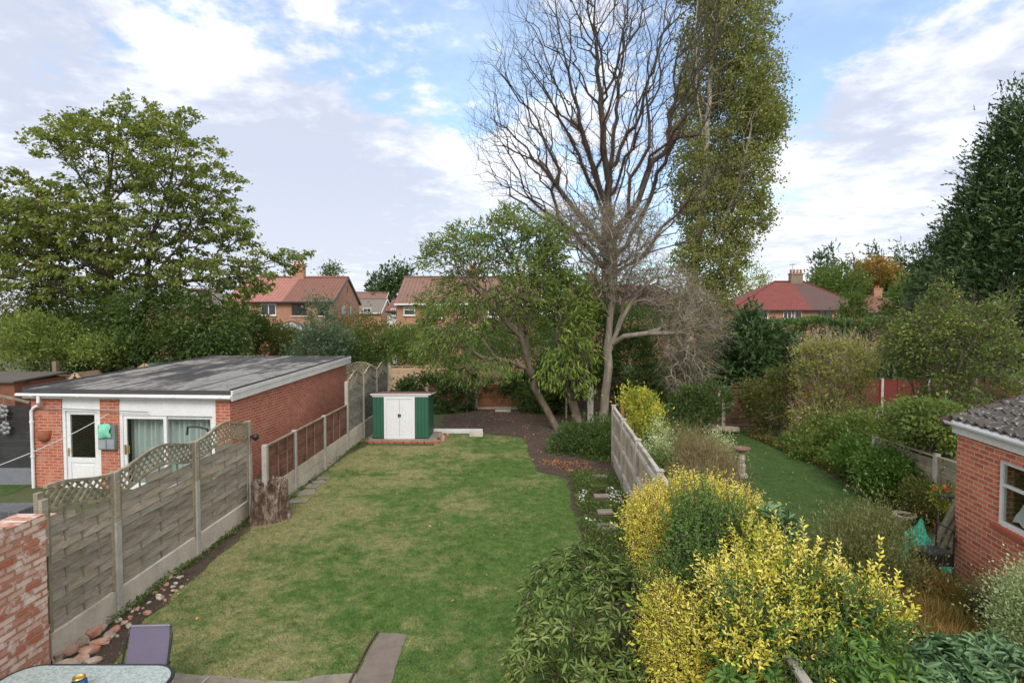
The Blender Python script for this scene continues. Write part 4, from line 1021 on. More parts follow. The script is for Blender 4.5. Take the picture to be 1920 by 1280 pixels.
mb = MB(); mb.lathe([(.03, 0), (.058, .01), (.066, .06), (.060, .11), (.045, .125), (.045, .118), (.05, .10), (.05, .03), (.01, .03)], (cpx, cpy, cz), 28); mb.build('jar', [plain('blue_glaze', (.02, .07, .2), .2, .1)], ca, smooth=True)
mb = MB(); mb.lathe([(.046, .126), (.050, .128), (.050, .145), (.044, .145), (.043, .12)], (cpx, cpy, cz), 28); mb.lathe([(.0625, .05), (.0675, .055), (.0675, .063), (.0625, .068)], (cpx, cpy, cz), 28); mb.build('gold_band', [M_BRASS], ca, smooth=True)
ch = thing('folding_chair', 'folding garden chair with purple grey mesh back behind the table', 'chair', (-3.85, 5.95, 0))
def chair_parts(root, T):
    S = lambda x, y, z: T @ Vector((x, y, z))
    mb = MB(); n = 8; vs = []
    for i in range(n + 1): u = i / n; z = .50 + .50 * u; y = .25 + .15 * u + .02 * math.sin(math.pi * u); vs += [S(-.215 + .01 * u, y, z), S(.215 - .01 * u, y, z)]
    mb.add(vs, [(2 * i, 2 * i + 1, 2 * i + 3, 2 * i + 2) for i in range(n)]); o = mb.build('backrest', [M_PURP], root); so_ = o.modifiers.new('t', 'SOLIDIFY'); so_.thickness = .008
    mb = MB(); mb.add([S(-.21, -.2, .43), S(.21, -.2, .43), S(.21, .23, .42), S(-.21, .23, .42)], [(0, 1, 2, 3)]); o = mb.build('seat', [M_PURP], root); so_ = o.modifiers.new('t', 'SOLIDIFY'); so_.thickness = .01
    for s in (-1, 1):
        mb = MB(); mb.tube([S(s * .225, -.02, .01), S(s * .235, .17, .40), S(s * .235, .24, .52), S(s * .23, .38, .88), S(s * .205, .405, .98)], .012, 8); mb.build('back_frame', [M_BLACK], root, smooth=True)
        mb = MB(); mb.tube([S(s * .25, .35, .01), S(s * .25, -.2, .44), S(s * .25, -.22, .62), S(s * .255, -.18, .66), S(s * .26, .28, .655)], .011, 8); mb.build('leg', [M_BLACK], root, smooth=True)
    mb = MB(); mb.tube([S(-.205, .405, .985), S(.205, .405, .985)], .012, 8); mb.build('top_rail', [M_METAL], root)
chair_parts(ch, Matrix.Translation((-3.86, 5.55, -.16)) @ Matrix.Rotation(math.radians(3), 4, 'Z'))
ch2 = thing('folding_chair', 'folding chair at the bottom left corner of which only a dark arm shows', 'chair', (-5.0, 4.4, 0))
chair_parts(ch2, Matrix.Translation((-4.90, 4.72, 0)) @ Matrix.Rotation(math.radians(80), 4, 'Z'))
mb = MB(); mb.tube([P(374, 1284, 5.2), P(392, 1268, 5.3)], .012, 8); mb.tube([P(374, 1284, 5.2), P(374, 1400, 5.2)], .012, 8); tag(mb.build('chair_arm', [M_METAL]), 'end of a grey metal chair arm above the patio edge', 'chair arm')

# ================================================================== RIGHT OUTHOUSE
A0 = Vector((7.14, 9.0, 0)); dW = Vector((-.179, -1, 0)).normalized(); nW = Vector((-dW.y, dW.x, 0))   # nW points into the building (right)
if nW.x < 0: nW = -nW
oh = thing('brick_outhouse', 'red brick outhouse with pantile roof and white framed window at the right edge', 'building', A0)
Q = lambda s, n, z: A0 + dW * s + nW * n + Vector((0, 0, z))
def qbox(mb, s0, s1, n0, n1, z0, z1, mi=0):
    vs = [Q(s0, n0, z0), Q(s1, n0, z0), Q(s1, n1, z0), Q(s0, n1, z0), Q(s0, n0, z1), Q(s1, n0, z1), Q(s1, n1, z1), Q(s0, n1, z1)]
    mb.add(vs, [(0, 1, 2, 3), (7, 6, 5, 4), (4, 5, 1, 0), (5, 6, 2, 1), (6, 7, 3, 2), (7, 4, 0, 3)], mi)
# window from s=.83 .. 2.1 , z 1.0 .. 2.1
ws0, ws1, wz0, wz1 = .98, 2.25, 1.18, 2.12; zE = 2.42; L_ = 4.6; Dn = 3.2
mb = MB(); qbox(mb, 0, ws0, 0, .22, 0, zE); qbox(mb, ws0, ws1, 0, .22, 0, wz0); qbox(mb, ws0, ws1, 0, .22, wz1, zE); qbox(mb, ws1, L_, 0, .22, 0, zE); 
sl_ = math.tan(math.radians(19))
for s0_, s1_ in ((0, .22), (L_ - .22, L_)):
    zt0, zt1 = zE + .03, zE + .03 + (Dn - .22) * sl_
    vs = [Q(s0_, .22, 0), Q(s1_, .22, 0), Q(s1_, Dn, 0), Q(s0_, Dn, 0), Q(s0_, .22, zt0), Q(s1_, .22, zt0), Q(s1_, Dn, zt1), Q(s0_, Dn, zt1)]
    mb.add(vs, [(0, 1, 2, 3), (7, 6, 5, 4), (4, 5, 1, 0), (5, 6, 2, 1), (6, 7, 3, 2), (7, 4, 0, 3)])
qbox(mb, .22, L_ - .22, Dn - .22, Dn, 0, zE + .3)
mb.build('wall', [M_OUTB], oh)
wi = None
mb = MB()
for a, b, c_, d__ in ((ws0, ws0 + .06, wz0, wz1), (ws1 - .06, ws1, wz0, wz1), (ws0 + .06, ws1 - .06, wz1 - .06, wz1), (ws0 + .06, ws1 - .06, wz0, wz0 + .06), (ws0 + .06, ws1 - .06, wz1 - .38, wz1 - .34)): qbox(mb, a, b, .03, .09, c_, d__)
wi = mb.build('window', [M_WHITEW], oh, bevel=.003)
mb = MB(); qbox(mb, ws0 + .06, ws1 - .06, .055, .06, wz0 + .06, wz1 - .38); qbox(mb, ws0 + .06, ws1 - .06, .055, .06, wz1 - .34, wz1 - .06); mb.build('pane', [M_GLASS], wi)
mb = MB(); qbox(mb, ws0 - .06, ws1 + .06, -.05, .04, wz0 - .075, wz0 - .003); mb.build('sill', [plain('red_sill', (.36, .09, .05), .8)], wi, bevel=.006)
mb = MB(); vs = []; fs = []
for i in range(13):
    for j in range(7): u_ = i / 12; v_ = j / 6; vs.append(Q(ws0 + .08 + 1.0 * u_, .16 + .12 * v_ + .03 * math.sin(i * 1.7), wz0 + .06 + .42 * v_ * (.6 + .4 * math.sin(u_ * 3)) + .02 * math.sin(i + j)))
for i in range(12):
    for j in range(6): a = i * 7 + j; fs.append((a, a + 1, a + 8, a + 7))
mb.add(vs, fs); tag(mb.build('dust_sheet', [plain('white_cloth', (.75, .8, .79), .9)], smooth=True), 'crumpled white sheet behind the outhouse window', 'cloth')
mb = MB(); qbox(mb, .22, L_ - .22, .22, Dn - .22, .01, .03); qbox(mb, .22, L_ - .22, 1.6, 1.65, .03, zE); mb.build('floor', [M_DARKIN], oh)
# roof: pantile courses climbing away from the eave
sl_ = math.tan(math.radians(19)); mb = MB(); ov = -.09; e0 = -.06; nr = 16; tw = .21; crs = .235
vs = []; fs = []
ns = int((L_ + .4) / (tw / 6))
for r_ in range(nr):
    n0 = ov + r_ * crs; n1 = n0 + crs + .04
    for side, (nn, lift) in enumerate(((n0, .035), (n0, .0), (n0, .035), (n1, .0))):
        pass
    base_i = len(vs)
    for i in range(ns + 1):
        s = e0 + i * tw / 6; w_ = .026 * math.sin(2 * math.pi * i / 6) + .008 * math.sin(4 * math.pi * i / 6)
        dz = random.uniform(-.002, .002)
        vs += [Q(s, n0, zE + .10 + (n0 - ov) * sl_ + w_ + .004), Q(s, n0 - .004, zE + .10 + (n0 - ov) * sl_ + w_ + .036 + dz), Q(s, n1, zE + .10 + (n1 - ov) * sl_ + w_ + .008)]
    for i in range(ns): a = base_i + 3 * i; fs += [(a, a + 3, a + 4, a + 1), (a + 1, a + 4, a + 5, a + 2)]
mb.add(vs, fs)
def pantile():
    m, nt, p, o = newmat('pantiles'); g = pos(nt); n = nnoise(nt, g, 4, 6, .7); f = nnoise(nt, g, 45, 4, .7)
    k = nramp(nt, n, [(.3, (.028, .026, .026)), (.55, (.06, .054, .052)), (.75, (.12, .108, .098))]); k = nmix(nt, nstep(nt, nnoise(nt, g, 17, 6, .75), .55, .63), k, (.30, .29, .26))
    nt.links.new(k, p.inputs['Base Color']); p.inputs['Roughness'].default_value = .85; nbump(nt, p, f, .7, .01); return m
mb.build('roof', [pantile()], oh, smooth=False)
mb = MB(); qbox(mb, e0 + .02, L_ + .1, ov + .03, ov + .055, zE - .12, zE + .085); qbox(mb, e0 + .02, L_, ov + .055, -.002, zE - .03, zE - .01); mb.build('fascia', [M_WHITEW], oh)
mb = MB(); mb.bar(Q(e0, -.2, zE + .03), Q(e0, 3.2, zE + .03 + 3.4 * sl_), .025, .16); mb.build('bargeboard', [M_DKBR], oh)
mb = MB(); pr = [(.0, .0)]; vs = []; fs = []; n = 10
for s in (e0 - .04, L_):
    for i in range(n + 1): a = math.pi * (1 + i / n); vs.append(Q(s, ov - .035 + .06 * math.cos(a), zE + .07 + .065 * math.sin(a)))
for i in range(n): fs.append((i, i + 1, n + 2 + i, n + 1 + i))
fs.append(tuple(range(n + 1))); mb.add(vs, fs)
gt = mb.build('gutter', [M_WHITE], oh); so_ = gt.modifiers.new('t', 'SOLIDIFY'); so_.thickness = .006
# raised brick kerb bed at its foot
mb = MB(); qbox(mb, -.1, 3.2, -.62, -.5, 0, .16); tag(mb.build('kerb', [M_TERRA], None, bevel=.01), 'low red brick kerb along the planting below the outhouse', 'kerb')

# things beside the outhouse
pl = Q(0, 0, 0)
for i, (a, b) in enumerate([((1748, 1015), (1799, 930)), ((1762, 1016), (1801, 952)), ((1778, 1016), (1803, 974))]):
    p0 = P(*a, 8.9); p1 = P(*b, 9.15); mb = MB(); p0.z = max(.02, p0.z - .1); mb.bar(p0, p1, .11, .05, (1, 0, .3)); tag(mb.build('timber_plank', [wood('mossy_plank', (.10, .10, .07), (.20, .19, .14))], None, bevel=.005), ['longest mossy plank leaning on the outhouse corner', 'middle mossy plank leaning on the outhouse corner', 'shortest mossy plank nearest the outhouse wall'][i], 'plank', 'planks leaning on the outhouse')
cs = thing('plant_stand', 'black metal stand holding a dark trough beside the outhouse', 'plant stand', (6.35, 8.6, 0))
mb = MB(); c1 = G(1752, 1080); 
x0, x1, y_0, y_1 = 6.22, 6.62, 8.35, 8.7
for x, y in ((x0, y_0), (x1, y_0), (x0, y_1), (x1, y_1)):
    mb = MB(); mb.tube([(x, y, 0), (x, y, .95 if x == x1 else .62)], .013, 8); mb.build('leg', [M_BLACK], cs)
mb = MB(); mb.box(x0, x1, y_0, y_1, .40, .60); mb.build('trough', [M_BLACK], cs, bevel=.02)
mb = MB(); mb.tube([(x1, y_0, .95), (x1, y_1, .95)], .013, 8); mb.tube([(x0, y_0, .12), (x1, y_0, .12)], .01, 6); mb.build('rail', [M_BLACK], cs)
tp = MB(); vs = []; fs = []; n = 22; cc = P(1732, 1000, 9.4)
for i in range(n + 1):
    for j in range(n + 1):
        u_ = i / n * 2 - 1; v_ = j / n * 2 - 1; hgt = .74 * math.exp(-((u_ + .25) ** 2 * 2.2 + v_ ** 2 * 2.4)) * (1 + .25 * math.sin(5 * u_ + 3 * v_)) + .05 * math.sin(13 * u_ + 5 * v_) + .04 * math.sin(11 * v_ - 6 * u_)
        vs.append((cc.x - .05 + u_ * .42 + .04 * math.sin(7 * v_), cc.y + v_ * .4, max(.012, hgt)))
for i in range(n):
    for j in range(n): a = i * (n + 1) + j; fs.append((a, a + n + 1, a + n + 2, a + 1))
tp.add(vs, fs); tag(tp.build('garden_netting', [M_TEAL], smooth=False), 'crumpled heap of teal plastic sheeting beside the leaning planks', 'plastic sheet')
def pot(label, p, r, h, mat, cat_='plant pot', soil=True, name='plant_pot'):
    t_ = thing(name, label, cat_, p); mb = MB(); mb.lathe([(r * .68, 0), (r * .95, h * .85), (r * 1.06, h * .86), (r * 1.06, h), (r * .92, h), (r * .88, h * .9)], p, 24); mb.build('pot', [mat], t_, smooth=False)
    mb = MB(); mb.lathe([(r * .87, h * .88), (.005, h * .93)], p, 20); mb.build('earth', [M_SOIL], t_); return t_
pot('large dark pot of pale flowers at the foot of the outhouse', Vector((6.35, 7.35, 0)), .25, .33, plain('dark_pot', (.05, .035, .035), .5))
pot('terracotta pot half hidden behind the yellow privet hedge', G(1563, 1062), .17, .3, M_TERRA)
pot('shallow stone bowl on the neighbouring lawn edge near the heather', G(1695, 978), .22, .16, M_CONC)
pot('small brown pot left of the black plant stand', G(1722, 1058), .14, .24, plain('brown_pot', (.09, .045, .035), .5))
pot('terracotta pot behind the teal sheeting', G(1762, 1000), .11, .2, M_TERRA)
bb = G(1390, 893); bt = thing('bird_bath', 'stone bird bath on a stacked pedestal beside the neighbouring lawn', 'bird bath', bb)
mb = MB(); mb.lathe([(.17, 0), (.15, .08), (.10, .12), (.11, .3), (.075, .36), (.10, .48), (.07, .60), (.09, .66)], bb, 18); mb.build('pedestal', [plain('stone_pedestal', (.42, .38, .34), .9, .4, 9)], bt, smooth=False)
mb = MB(); mb.lathe([(.08, .66), (.2, .71), (.23, .76), (.21, .765), (.17, .72), (.01, .70)], bb, 24); mb.build('bowl', [plain('brown_bowl', (.20, .11, .09), .7, .3)], bt, smooth=True)
mb = MB(); a = G(1290, 812); b = G(1385, 812); mb.tube([(a.x, a.y, .13), ((a.x + b.x) / 2, a.y + .03, .15), (b.x, b.y, .13)], [.12, .13, .12], 12); tag(mb.build('timber_log', [M_BARKP], smooth=True), 'pale timber log lying along the top of the neighbouring lawn', 'log')
# trellis fence, red fence, right boundary
tf = thing('slatted_fence', 'dark brown slatted fence with grey post at the end of the neighbouring lawn', 'fence', (9.3, 21.6, 0))
mb = MB()
for i in range(10): mb.box(7.2, 11.2, 21.6, 21.62, .12 + i * .14, .12 + i * .14 + .10)
mb.build('slats', [M_BROWN], tf); mb = MB(); mb.box(7.2, 11.2, 21.585, 21.60 - .002, .05, .11); mb.box(7.2, 11.2, 21.57, 21.64, 1.53, 1.58); mb.build('rail', [M_BROWNL], tf)
for x in (8.08, 9.9): mb = MB(); mb.box(x - .06, x + .06, 21.46, 21.57, 0, 1.56); mb.build('post', [M_GREYP], tf)
mb = MB(); mb.bar((8.0, 21.4, 1.5), (7.75, 21.3, 1.15), .05, .05); mb.bar((7.75, 21.4, .75), (7.45, 21.35, .2), .05, .05); mb.build('brace', [M_GREYP], tf)
rf = thing('red_panel_fence', 'dark red painted fence with concrete posts below the clipped hedge', 'fence', (16, 23.6, 0))
for i in range(5):
    x = 11.6 + i * 1.95; mb = MB(); mb.box(x + .05, x + 1.9, 23.6, 23.63, .32, 1.6)
    mb.build('panel', [M_RED], rf); mb = MB(); mb.box(x + .05, x + 1.9, 23.58, 23.66, 1.602, 1.63)
    for u in (.05, .65, 1.25, 1.86): mb.box(x + u, x + u + .04, 23.575, 23.597, .32, 1.6)
    mb.build('batten', [M_RED], rf); mb = MB(); mb.box(x + .05, x + 1.9, 23.58, 23.64, .0, .31); mb.build('gravel_board', [M_CONC], rf)
for i in range(6): x = 11.6 + i * 1.95; mb = MB(); mb.box(x - .05, x + .05, 23.55, 23.66, 0, 1.66); mb.build('post', [M_CONC2], rf)
lap_fence('low_boundary_fence', 'low pale grey boundary fence behind the shrubs right of the neighbouring lawn', (8.95, 9.8), (8.93, 13.8), .25, 1.22, wood('pale_grey_wood', (.20, .185, .14), (.32, .30, .23)), M_CONC2, 2, board=M_CONC)
mb = MB(); mb.tube([P(1700, 800, 16), P(1745, 740, 16.4), P(1752, 730, 16.5)], .03, 7); tag(mb.build('wooden_stake', [M_BARKP]), 'pale slanting wooden stake among the leafy shrubs on the right', 'stake')
mb = MB(); mb.tube([P(1852, 706, 20), P(1990, 706, 20)], .03, 8); mb.tube([P(1900, 706, 20), P(1918, 722, 19.5)], .025, 8); mb.tube([P(1990, 706, 20), (19.4, 20, 0)], .04, 8); tag(mb.build('gazebo_bar', [M_METAL]), 'thin grey metal bar above the outhouse roof at the right edge', 'frame')
hb = thing('hanging_basket', 'colourful hanging basket on a post beside the outhouse corner', 'hanging basket', P(1768, 1000, 9.6))
p = P(1771, 925, 9.6); mb = MB(); mb.lathe([(.02, -.14), (.1, -.1), (.15, 0), (.14, .0)], p, 16); mb.build('basket', [plain('blue_grey_plastic', (.13, .16, .26), .5)], hb)
mb = MB(); mb.tube([p + Vector((.0, .12, -1.1)), p + Vector((.0, .12, .35)), p + Vector((0, .02, .45))], .012, 6); mb.build('hook_post', [M_METAL], hb)

# stepping stones, gravel strip pieces right of lawn
for i, (px, py, w, d, r) in enumerate([(1125, 895, .36, .22, .1), (1128, 932, .36, .2, 0), (1134, 962, .34, .22, .05), (1138, 990, .42, .30, -.05)]):
    g = G(px, py); mb = MB(); mb.box(-w / 2, w / 2, -d / 2, d / 2, .01, .06, Matrix.Translation((g.x, g.y, 0)) @ Matrix.Rotation(r, 4, 'Z'))
    tag(mb.build('stepping_stone', [M_SLAB], None, bevel=.008), ['farthest stepping stone in the weedy bed beside the closeboard fence', 'second farthest stepping stone, between white flowers', 'third stepping stone in the weedy bed', 'largest and nearest stepping stone just behind the rhododendron'][i], 'stepping stone', 'stepping stones in the weedy bed')
# posts and stacked wood by the pale trunk
for i, (px, py0, py1, Y, w, m_) in enumerate([(1107, 722, 800, 22.6, .24, M_CONC2), (1167, 745, 790, 20.5, .12, M_TERRA), (1062, 720, 800, 23.4, .07, M_BARKP)]):
    p = P(px, py0, Y); mb = MB(); mb.box(p.x - w / 2, p.x + w / 2, Y - .06, Y + .06, 0, p.z, None); tag(mb.build('garden_post', [m_], None, bevel=.01), ['broad pale concrete post left of the pale tree trunk', 'reddish broken post at the end of the closeboard fence', 'thin pale post between the dark leaning trunks'][i], 'post')

# ================================================================== FAR HOUSES
def fwin(root, px0, py0, px1, py1, Y, mat=None, cols=2, rows=1, y_off=0):
    a = P(px0, py1, Y); b = P(px1, py0, Y); y = Y - .03; fw = .07
    mb = MB(); mb.box(a.x, b.x, y - .03, y, a.z, a.z + fw); mb.box(a.x, b.x, y - .03, y, b.z - fw, b.z); mb.box(a.x, a.x + fw, y - .03, y, a.z + fw, b.z - fw); mb.box(b.x - fw, b.x, y - .03, y, a.z + fw, b.z - fw)
    for i in range(1, cols): x = a.x + (b.x - a.x) * i / cols; mb.box(x - fw / 2, x + fw / 2, y - .03, y, a.z + fw, b.z - fw)
    if rows > 1: z = b.z - (b.z - a.z) * .33; mb.box(a.x + fw, b.x - fw, y - .028, y - .002, z - fw / 2, z + fw / 2)
    w = mb.build('window', [mat or M_WHITE], root)
    mb = MB(); mb.box(a.x + fw, b.x - fw, y + .006, y + .012, a.z + fw, b.z - fw); mb.build('pane', [M_DGLASS], w)
    mb = MB(); mb.box(a.x - .05, b.x + .05, y - .09, y - .031, a.z - .07, a.z - .002); mb.build('sill', [M_CREAM], w); return w
def house(label, x0, x1, Y, dep, ze, zr_, wallm, roofms, hip=(0, 0), ridge_split=None, ov=.3, gutter=M_BLACK, extras=True):
    t_ = thing('house', label, 'house', ((x0 + x1) / 2, Y, 0)); ym = Y + dep / 2; rx0 = x0 + hip[0]; rx1 = x1 - hip[1]
    mb = MB(); mb.poly([(x0, Y, 0), (x1, Y, 0), (x1, Y, ze), (x0, Y, ze)]); mb.poly([(x1, Y + dep, 0), (x0, Y + dep, 0), (x0, Y + dep, ze), (x1, Y + dep, ze)])
    mb.poly([(x1, Y, 0), (x1, Y + dep, 0), (x1, Y + dep, ze)] + ([(x1, ym, zr_)] if not hip[1] else []) + [(x1, Y, ze)])
    mb.poly([(x0, Y + dep, 0), (x0, Y, 0), (x0, Y, ze)] + ([(x0, ym, zr_)] if not hip[0] else []) + [(x0, Y + dep, ze)])
    mb.build('wall', [wallm], t_)
    s = (zr_ - ze) / (dep / 2); ex0 = x0 - (ov if hip[0] else .12); ex1 = x1 + (ov if hip[1] else .12); yf = Y - ov; yb = Y + dep + ov; zf = ze - s * ov + .05; zt = zr_ + .05
    a0 = rx0 if hip[0] else ex0; a1 = rx1 if hip[1] else ex1
    split = ridge_split if ridge_split is not None else None
    if split is None: front = [([(ex0, yf, zf), (ex1, yf, zf), (a1, ym, zt), (a0, ym, zt)], roofms[0])]
    else: front = [([(ex0, yf, zf), (split, yf, zf), (split, ym, zt), (a0, ym, zt)], roofms[0]), ([(split + .002, yf, zf), (ex1, yf, zf), (a1, ym, zt), (split + .002, ym, zt)], roofms[1])]
    for pts, m_ in front: mb = MB(); mb.poly(pts, .12, n=(0, 0, 1)); mb.build('roof', [m_], t_)
    mb = MB(); mb.poly([(ex1, yb, zf), (ex0, yb, zf), (a0, ym, zt), (a1, ym, zt)], .12, n=(0, 0, 1))
    if hip[0]: mb.poly([(ex0, yb, zf), (ex0, yf, zf), (rx0, ym, zt)], .12, n=(0, 0, 1))
    if hip[1]: mb.poly([(ex1, yf, zf), (ex1, yb, zf), (rx1, ym, zt)], .12, n=(0, 0, 1))
    mb.build('roof', [roofms[-1]], t_)
    mb = MB(); mb.bar((a0, ym, zt + .04), (a1, ym, zt + .04), .22, .12)
    if hip[0]: mb.bar((ex0, yf, zf + .03), (rx0, ym, zt + .03), .18, .1)
    if hip[1]: mb.bar((ex1, yf, zf + .03), (rx1, ym, zt + .03), .18, .1)
    mb.build('ridge_tiles', [roofms[0]], t_)
    mb = MB(); mb.bar((ex0, yf - .05, zf - .08), (ex1, yf - .05, zf - .08), .11, .13); mb.build('gutter', [gutter], t_)
    if not hip[1]:
        mb = MB(); mb.bar((ex1 + .02, yf, zf - .05), (ex1 + .02, ym, zt - .05), .04, .2); mb.bar((ex1 + .02, yb, zf - .05), (ex1 + .02, ym, zt - .05), .04, .2); mb.build('bargeboard', [gutter], t_)
    return t_
def chimney(root, x, y, z0, z1, w=.8, pots=2, mat=None):
    mb = MB(); mb.box(x - w / 2, x + w / 2, y - .3, y + .3, z0, z1 - .15); mb.box(x - w / 2 - .06, x + w / 2 + .06, y - .36, y + .36, z1 - .148, z1); c_ = mb.build('chimney', [mat or M_FARB], root)
    for i in range(pots): mb = MB(); mb.lathe([(.13, z1), (.11, z1 + .35), (.14, z1 + .4)], (x + (i - (pots - 1) / 2) * .36, y, 0), 10); mb.build('chimney_pot', [M_TERRA], c_)
h1 = house('semi detached brick house with pink and brown halves of roof', -24.2, -15.1, 48, 8, 5.78, 7.97, M_FARB, (M_RPINK, M_RBROWN), ridge_split=-19.4)
fwin(h1, 490, 569.5, 518, 591, 48, rows=1); fwin(h1, 547, 570, 576, 592, 48, M_BROWN, 1); fwin(h1, 595, 572, 615, 592, 48, M_BROWN, 1); fwin(h1, 452, 570, 470, 591, 48)
fwin(h1, 452, 610, 482, 634, 48); fwin(h1, 488, 610, 519, 634, 48)
chimney(h1, -19.5, 52, 7.6, 9.1, 1.0, 3)
for (ya, yb_) in ((50.0, 51.2), (52.6, 53.2)):
    mb = MB(); mb.box(-15.097, -15.07, ya, yb_, 4.5, 5.4); mb.build('window', [M_DGLASS], h1)
mb = MB(); mb.box(-15.097, -15.07, 51.9, 52.1, 6.6, 7.2); mb.build('vent', [M_BROWN], h1)
cy = thing('glass_gazebo', 'brown framed glass canopy roof against the brick semi', 'canopy', (-18.5, 46.5, 0))
mb = MB(); ap = Vector((-18.1, 46.5, 4.0)); cs_ = [(-20.4, 45, 3.2), (-15.9, 45, 3.2), (-15.9, 47.8, 3.2), (-20.4, 47.8, 3.2)]
for i in range(4): mb.poly([cs_[i], cs_[(i + 1) % 4], ap], .04, n=(0, 0, 1))
mb.build('roof_glazing', [plain('grey_glazing', (.22, .26, .28), .3)], cy); mb = MB()
for c in cs_: mb.bar(c, ap, .1, .12); mb.box(c[0] - .08, c[0] + .08, c[1] - .08, c[1] + .08, 0, 3.1)
for i in range(4): mb.bar(cs_[i], cs_[(i + 1) % 4], .12, .15)
mb.build('frame', [M_BROWN], cy)
h1b = house('brick house half hidden by the big left tree', -33, -26.2, 51, 7, 5.3, 7.0, M_FARB, (M_RGREY,), hip=(0, 2.5))
fwin(h1b, 402, 570, 422, 585, 51)
h2 = house('brick house with mottled brown roof and white gutter behind the willow', -9.17, 2.2, 45, 8, 5.54, 7.75, M_FARB, (M_RMIX,), gutter=M_WHITE)
fwin(h2, 757, 575, 778, 591, 45, cols=1, rows=2); fwin(h2, 800, 574.5, 830, 596, 45); fwin(h2, 860, 575, 885, 594, 45); fwin(h2, 915, 575, 940, 594, 45)
fwin(h2, 790, 622, 830, 642, 45, cols=3); fwin(h2, 858, 620, 895, 638, 45, cols=3); chimney(h2, -3.4, 49, 7.5, 8.5)
mb = MB(); mb.box(-8.4, -3.0, 44.0, 44.98, 3.35, 3.5); mb.build('canopy', [M_CREAM], h2)
h2w = house('white rendered side wing beside the mottled roof house', -10.9, -9.3, 49.5, 6, 4.95, 6.0, M_WHITEW, (M_RBROWN,))
fwin(h2w, 733, 578, 742, 592, 49.4, cols=2); 
dk = thing('raised_deck', 'raised timber deck with railings beside the white wing', 'deck', (-9.9, 45, 0))
mb = MB(); mb.box(-10.6, -9.3, 44, 46.5, 2.2, 2.35); mb.build('deck_floor', [M_TAN], dk); mb = MB()
for i in range(12): mb.box(-10.6 + i * .115, -10.55 + i * .115, 44, 44.05, 2.352, 3.2)
mb.box(-10.6, -9.3, 43.98, 44.07, 3.202, 3.28); mb.build('railing', [M_GREYP], dk)
h3 = house('small grey roofed brick house between the two semis far off', -21.5, -17.6, 76, 7, 5.2, 7.0, M_FARB, (M_RGREY,), gutter=M_WHITE)
fwin(h3, 681, 577.5, 696, 588, 76)
h3b = house('distant brown roofed house peeping behind the pink roofed semi', -25, -19.5, 86, 6, 6.3, 8.4, M_FARB, (M_RMIX,), gutter=M_WHITE)
h4 = house('house with reddish roof screened by the bare trees', 5.2, 17.0, 52, 8, 5.6, 7.4, M_FARB, (M_RBROWN,), hip=(0, 3))
fwin(h4, 1170, 578, 1200, 596, 52); chimney(h4, 8, 56, 7.2, 8.6)
h5 = house('brick semi with red hipped roof above the clipped hedge', 22.5, 36.5, 58, 8, 5.33, 8.25, M_FARB, (M_RRED, M_RDARK, M_RRED), hip=(6.2, 4.6), ridge_split=30.6)
fwin(h5, 1468, 581.5, 1484.5, 598, 58, cols=2); fwin(h5, 1489, 581.5, 1503, 598, 58, cols=1); fwin(h5, 1535, 581.5, 1560, 598, 58, M_BROWN, 2); fwin(h5, 1567, 583, 1580, 598, 58)
fwin(h5, 1395, 581, 1440, 597, 58, cols=3); chimney(h5, 31.0, 62, 8.0, 9.2, 1.3, 4, brick('grey_stack', (.2, .15, .12), (.26, .18, .14), (.2, .18, .16)))
h6 = house('smaller distant house with brown hipped roof right of the red roof', 46.5, 52.5, 76, 8, 5.3, 7.5, M_FARB, (M_RBROWN,), hip=(3, 0))
fwin(h6, 1634, 583, 1651, 593, 76, cols=1, rows=2); chimney(h6, 51.5, 80, 7.2, 8.6, 1.2, 2)
for (x, y, z) in ((-20.3, 52, 9.0), (30.4, 61.5, 9.1)):
    mb = MB(); mb.tube([(x, y, z - .2), (x, y, z + 1.1)], .025, 5)
    for k in range(5): mb.bar((x - .3, y - .3 + k * .15, z + 1.0), (x + .3, y - .3 + k * .15, z + 1.0), .02, .02)
    mb.bar((x, y - .4, z + 1.0), (x, y + .4, z + 1.0), .02, .02)
    tag(mb.build('tv_aerial', [M_METAL]), 'thin television aerial beside the chimney of the ' + ('pink and brown roofed semi' if x < 0 else 'red hipped roof house'), 'aerial')
# ================================================================== PLANTS
def g_(px, py): v = G(px, py); return (v.x, v.y, 0.0)
def base(px, Y): p = P(px, 600, Y); return (p.x, Y, 0.0)
L_MAPLE = leafmat('maple_leaves', [(0, (.06, .09, .022)), (.35, (.115, .155, .038)), (.65, (.18, .21, .055)), (.86, (.24, .245, .07)), (.94, (.30, .17, .055)), (1, (.34, .12, .05))], trans=.42)
L_POP = leafmat('poplar_leaves', [(0, (.085, .10, .03)), (.4, (.16, .18, .055)), (.75, (.24, .245, .08)), (1, (.36, .33, .11))], trans=.42)
L_WIL = leafmat('willow_leaves', [(0, (.055, .10, .025)), (.4, (.12, .185, .045)), (.8, (.21, .285, .07)), (.97, (.28, .34, .08)), (1, (.5, .28, .03))], trans=.45)
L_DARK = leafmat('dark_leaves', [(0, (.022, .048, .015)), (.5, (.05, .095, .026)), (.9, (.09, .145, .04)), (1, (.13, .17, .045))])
L_SUM = leafmat('sumac_leaves', [(0, (.02, .045, .016)), (.55, (.05, .09, .025)), (.9, (.10, .14, .035)), (.955, (.16, .15, .03)), (.97, (.42, .07, .03)), (1, (.45, .10, .03))])
L_OLIVE = leafmat('olive_leaves', [(0, (.05, .06, .018)), (.5, (.11, .12, .035)), (.85, (.18, .17, .055)), (1, (.26, .17, .07))])
L_LIGHT = leafmat('light_green_leaves', [(0, (.07, .11, .025)), (.5, (.15, .21, .05)), (1, (.26, .32, .09))])
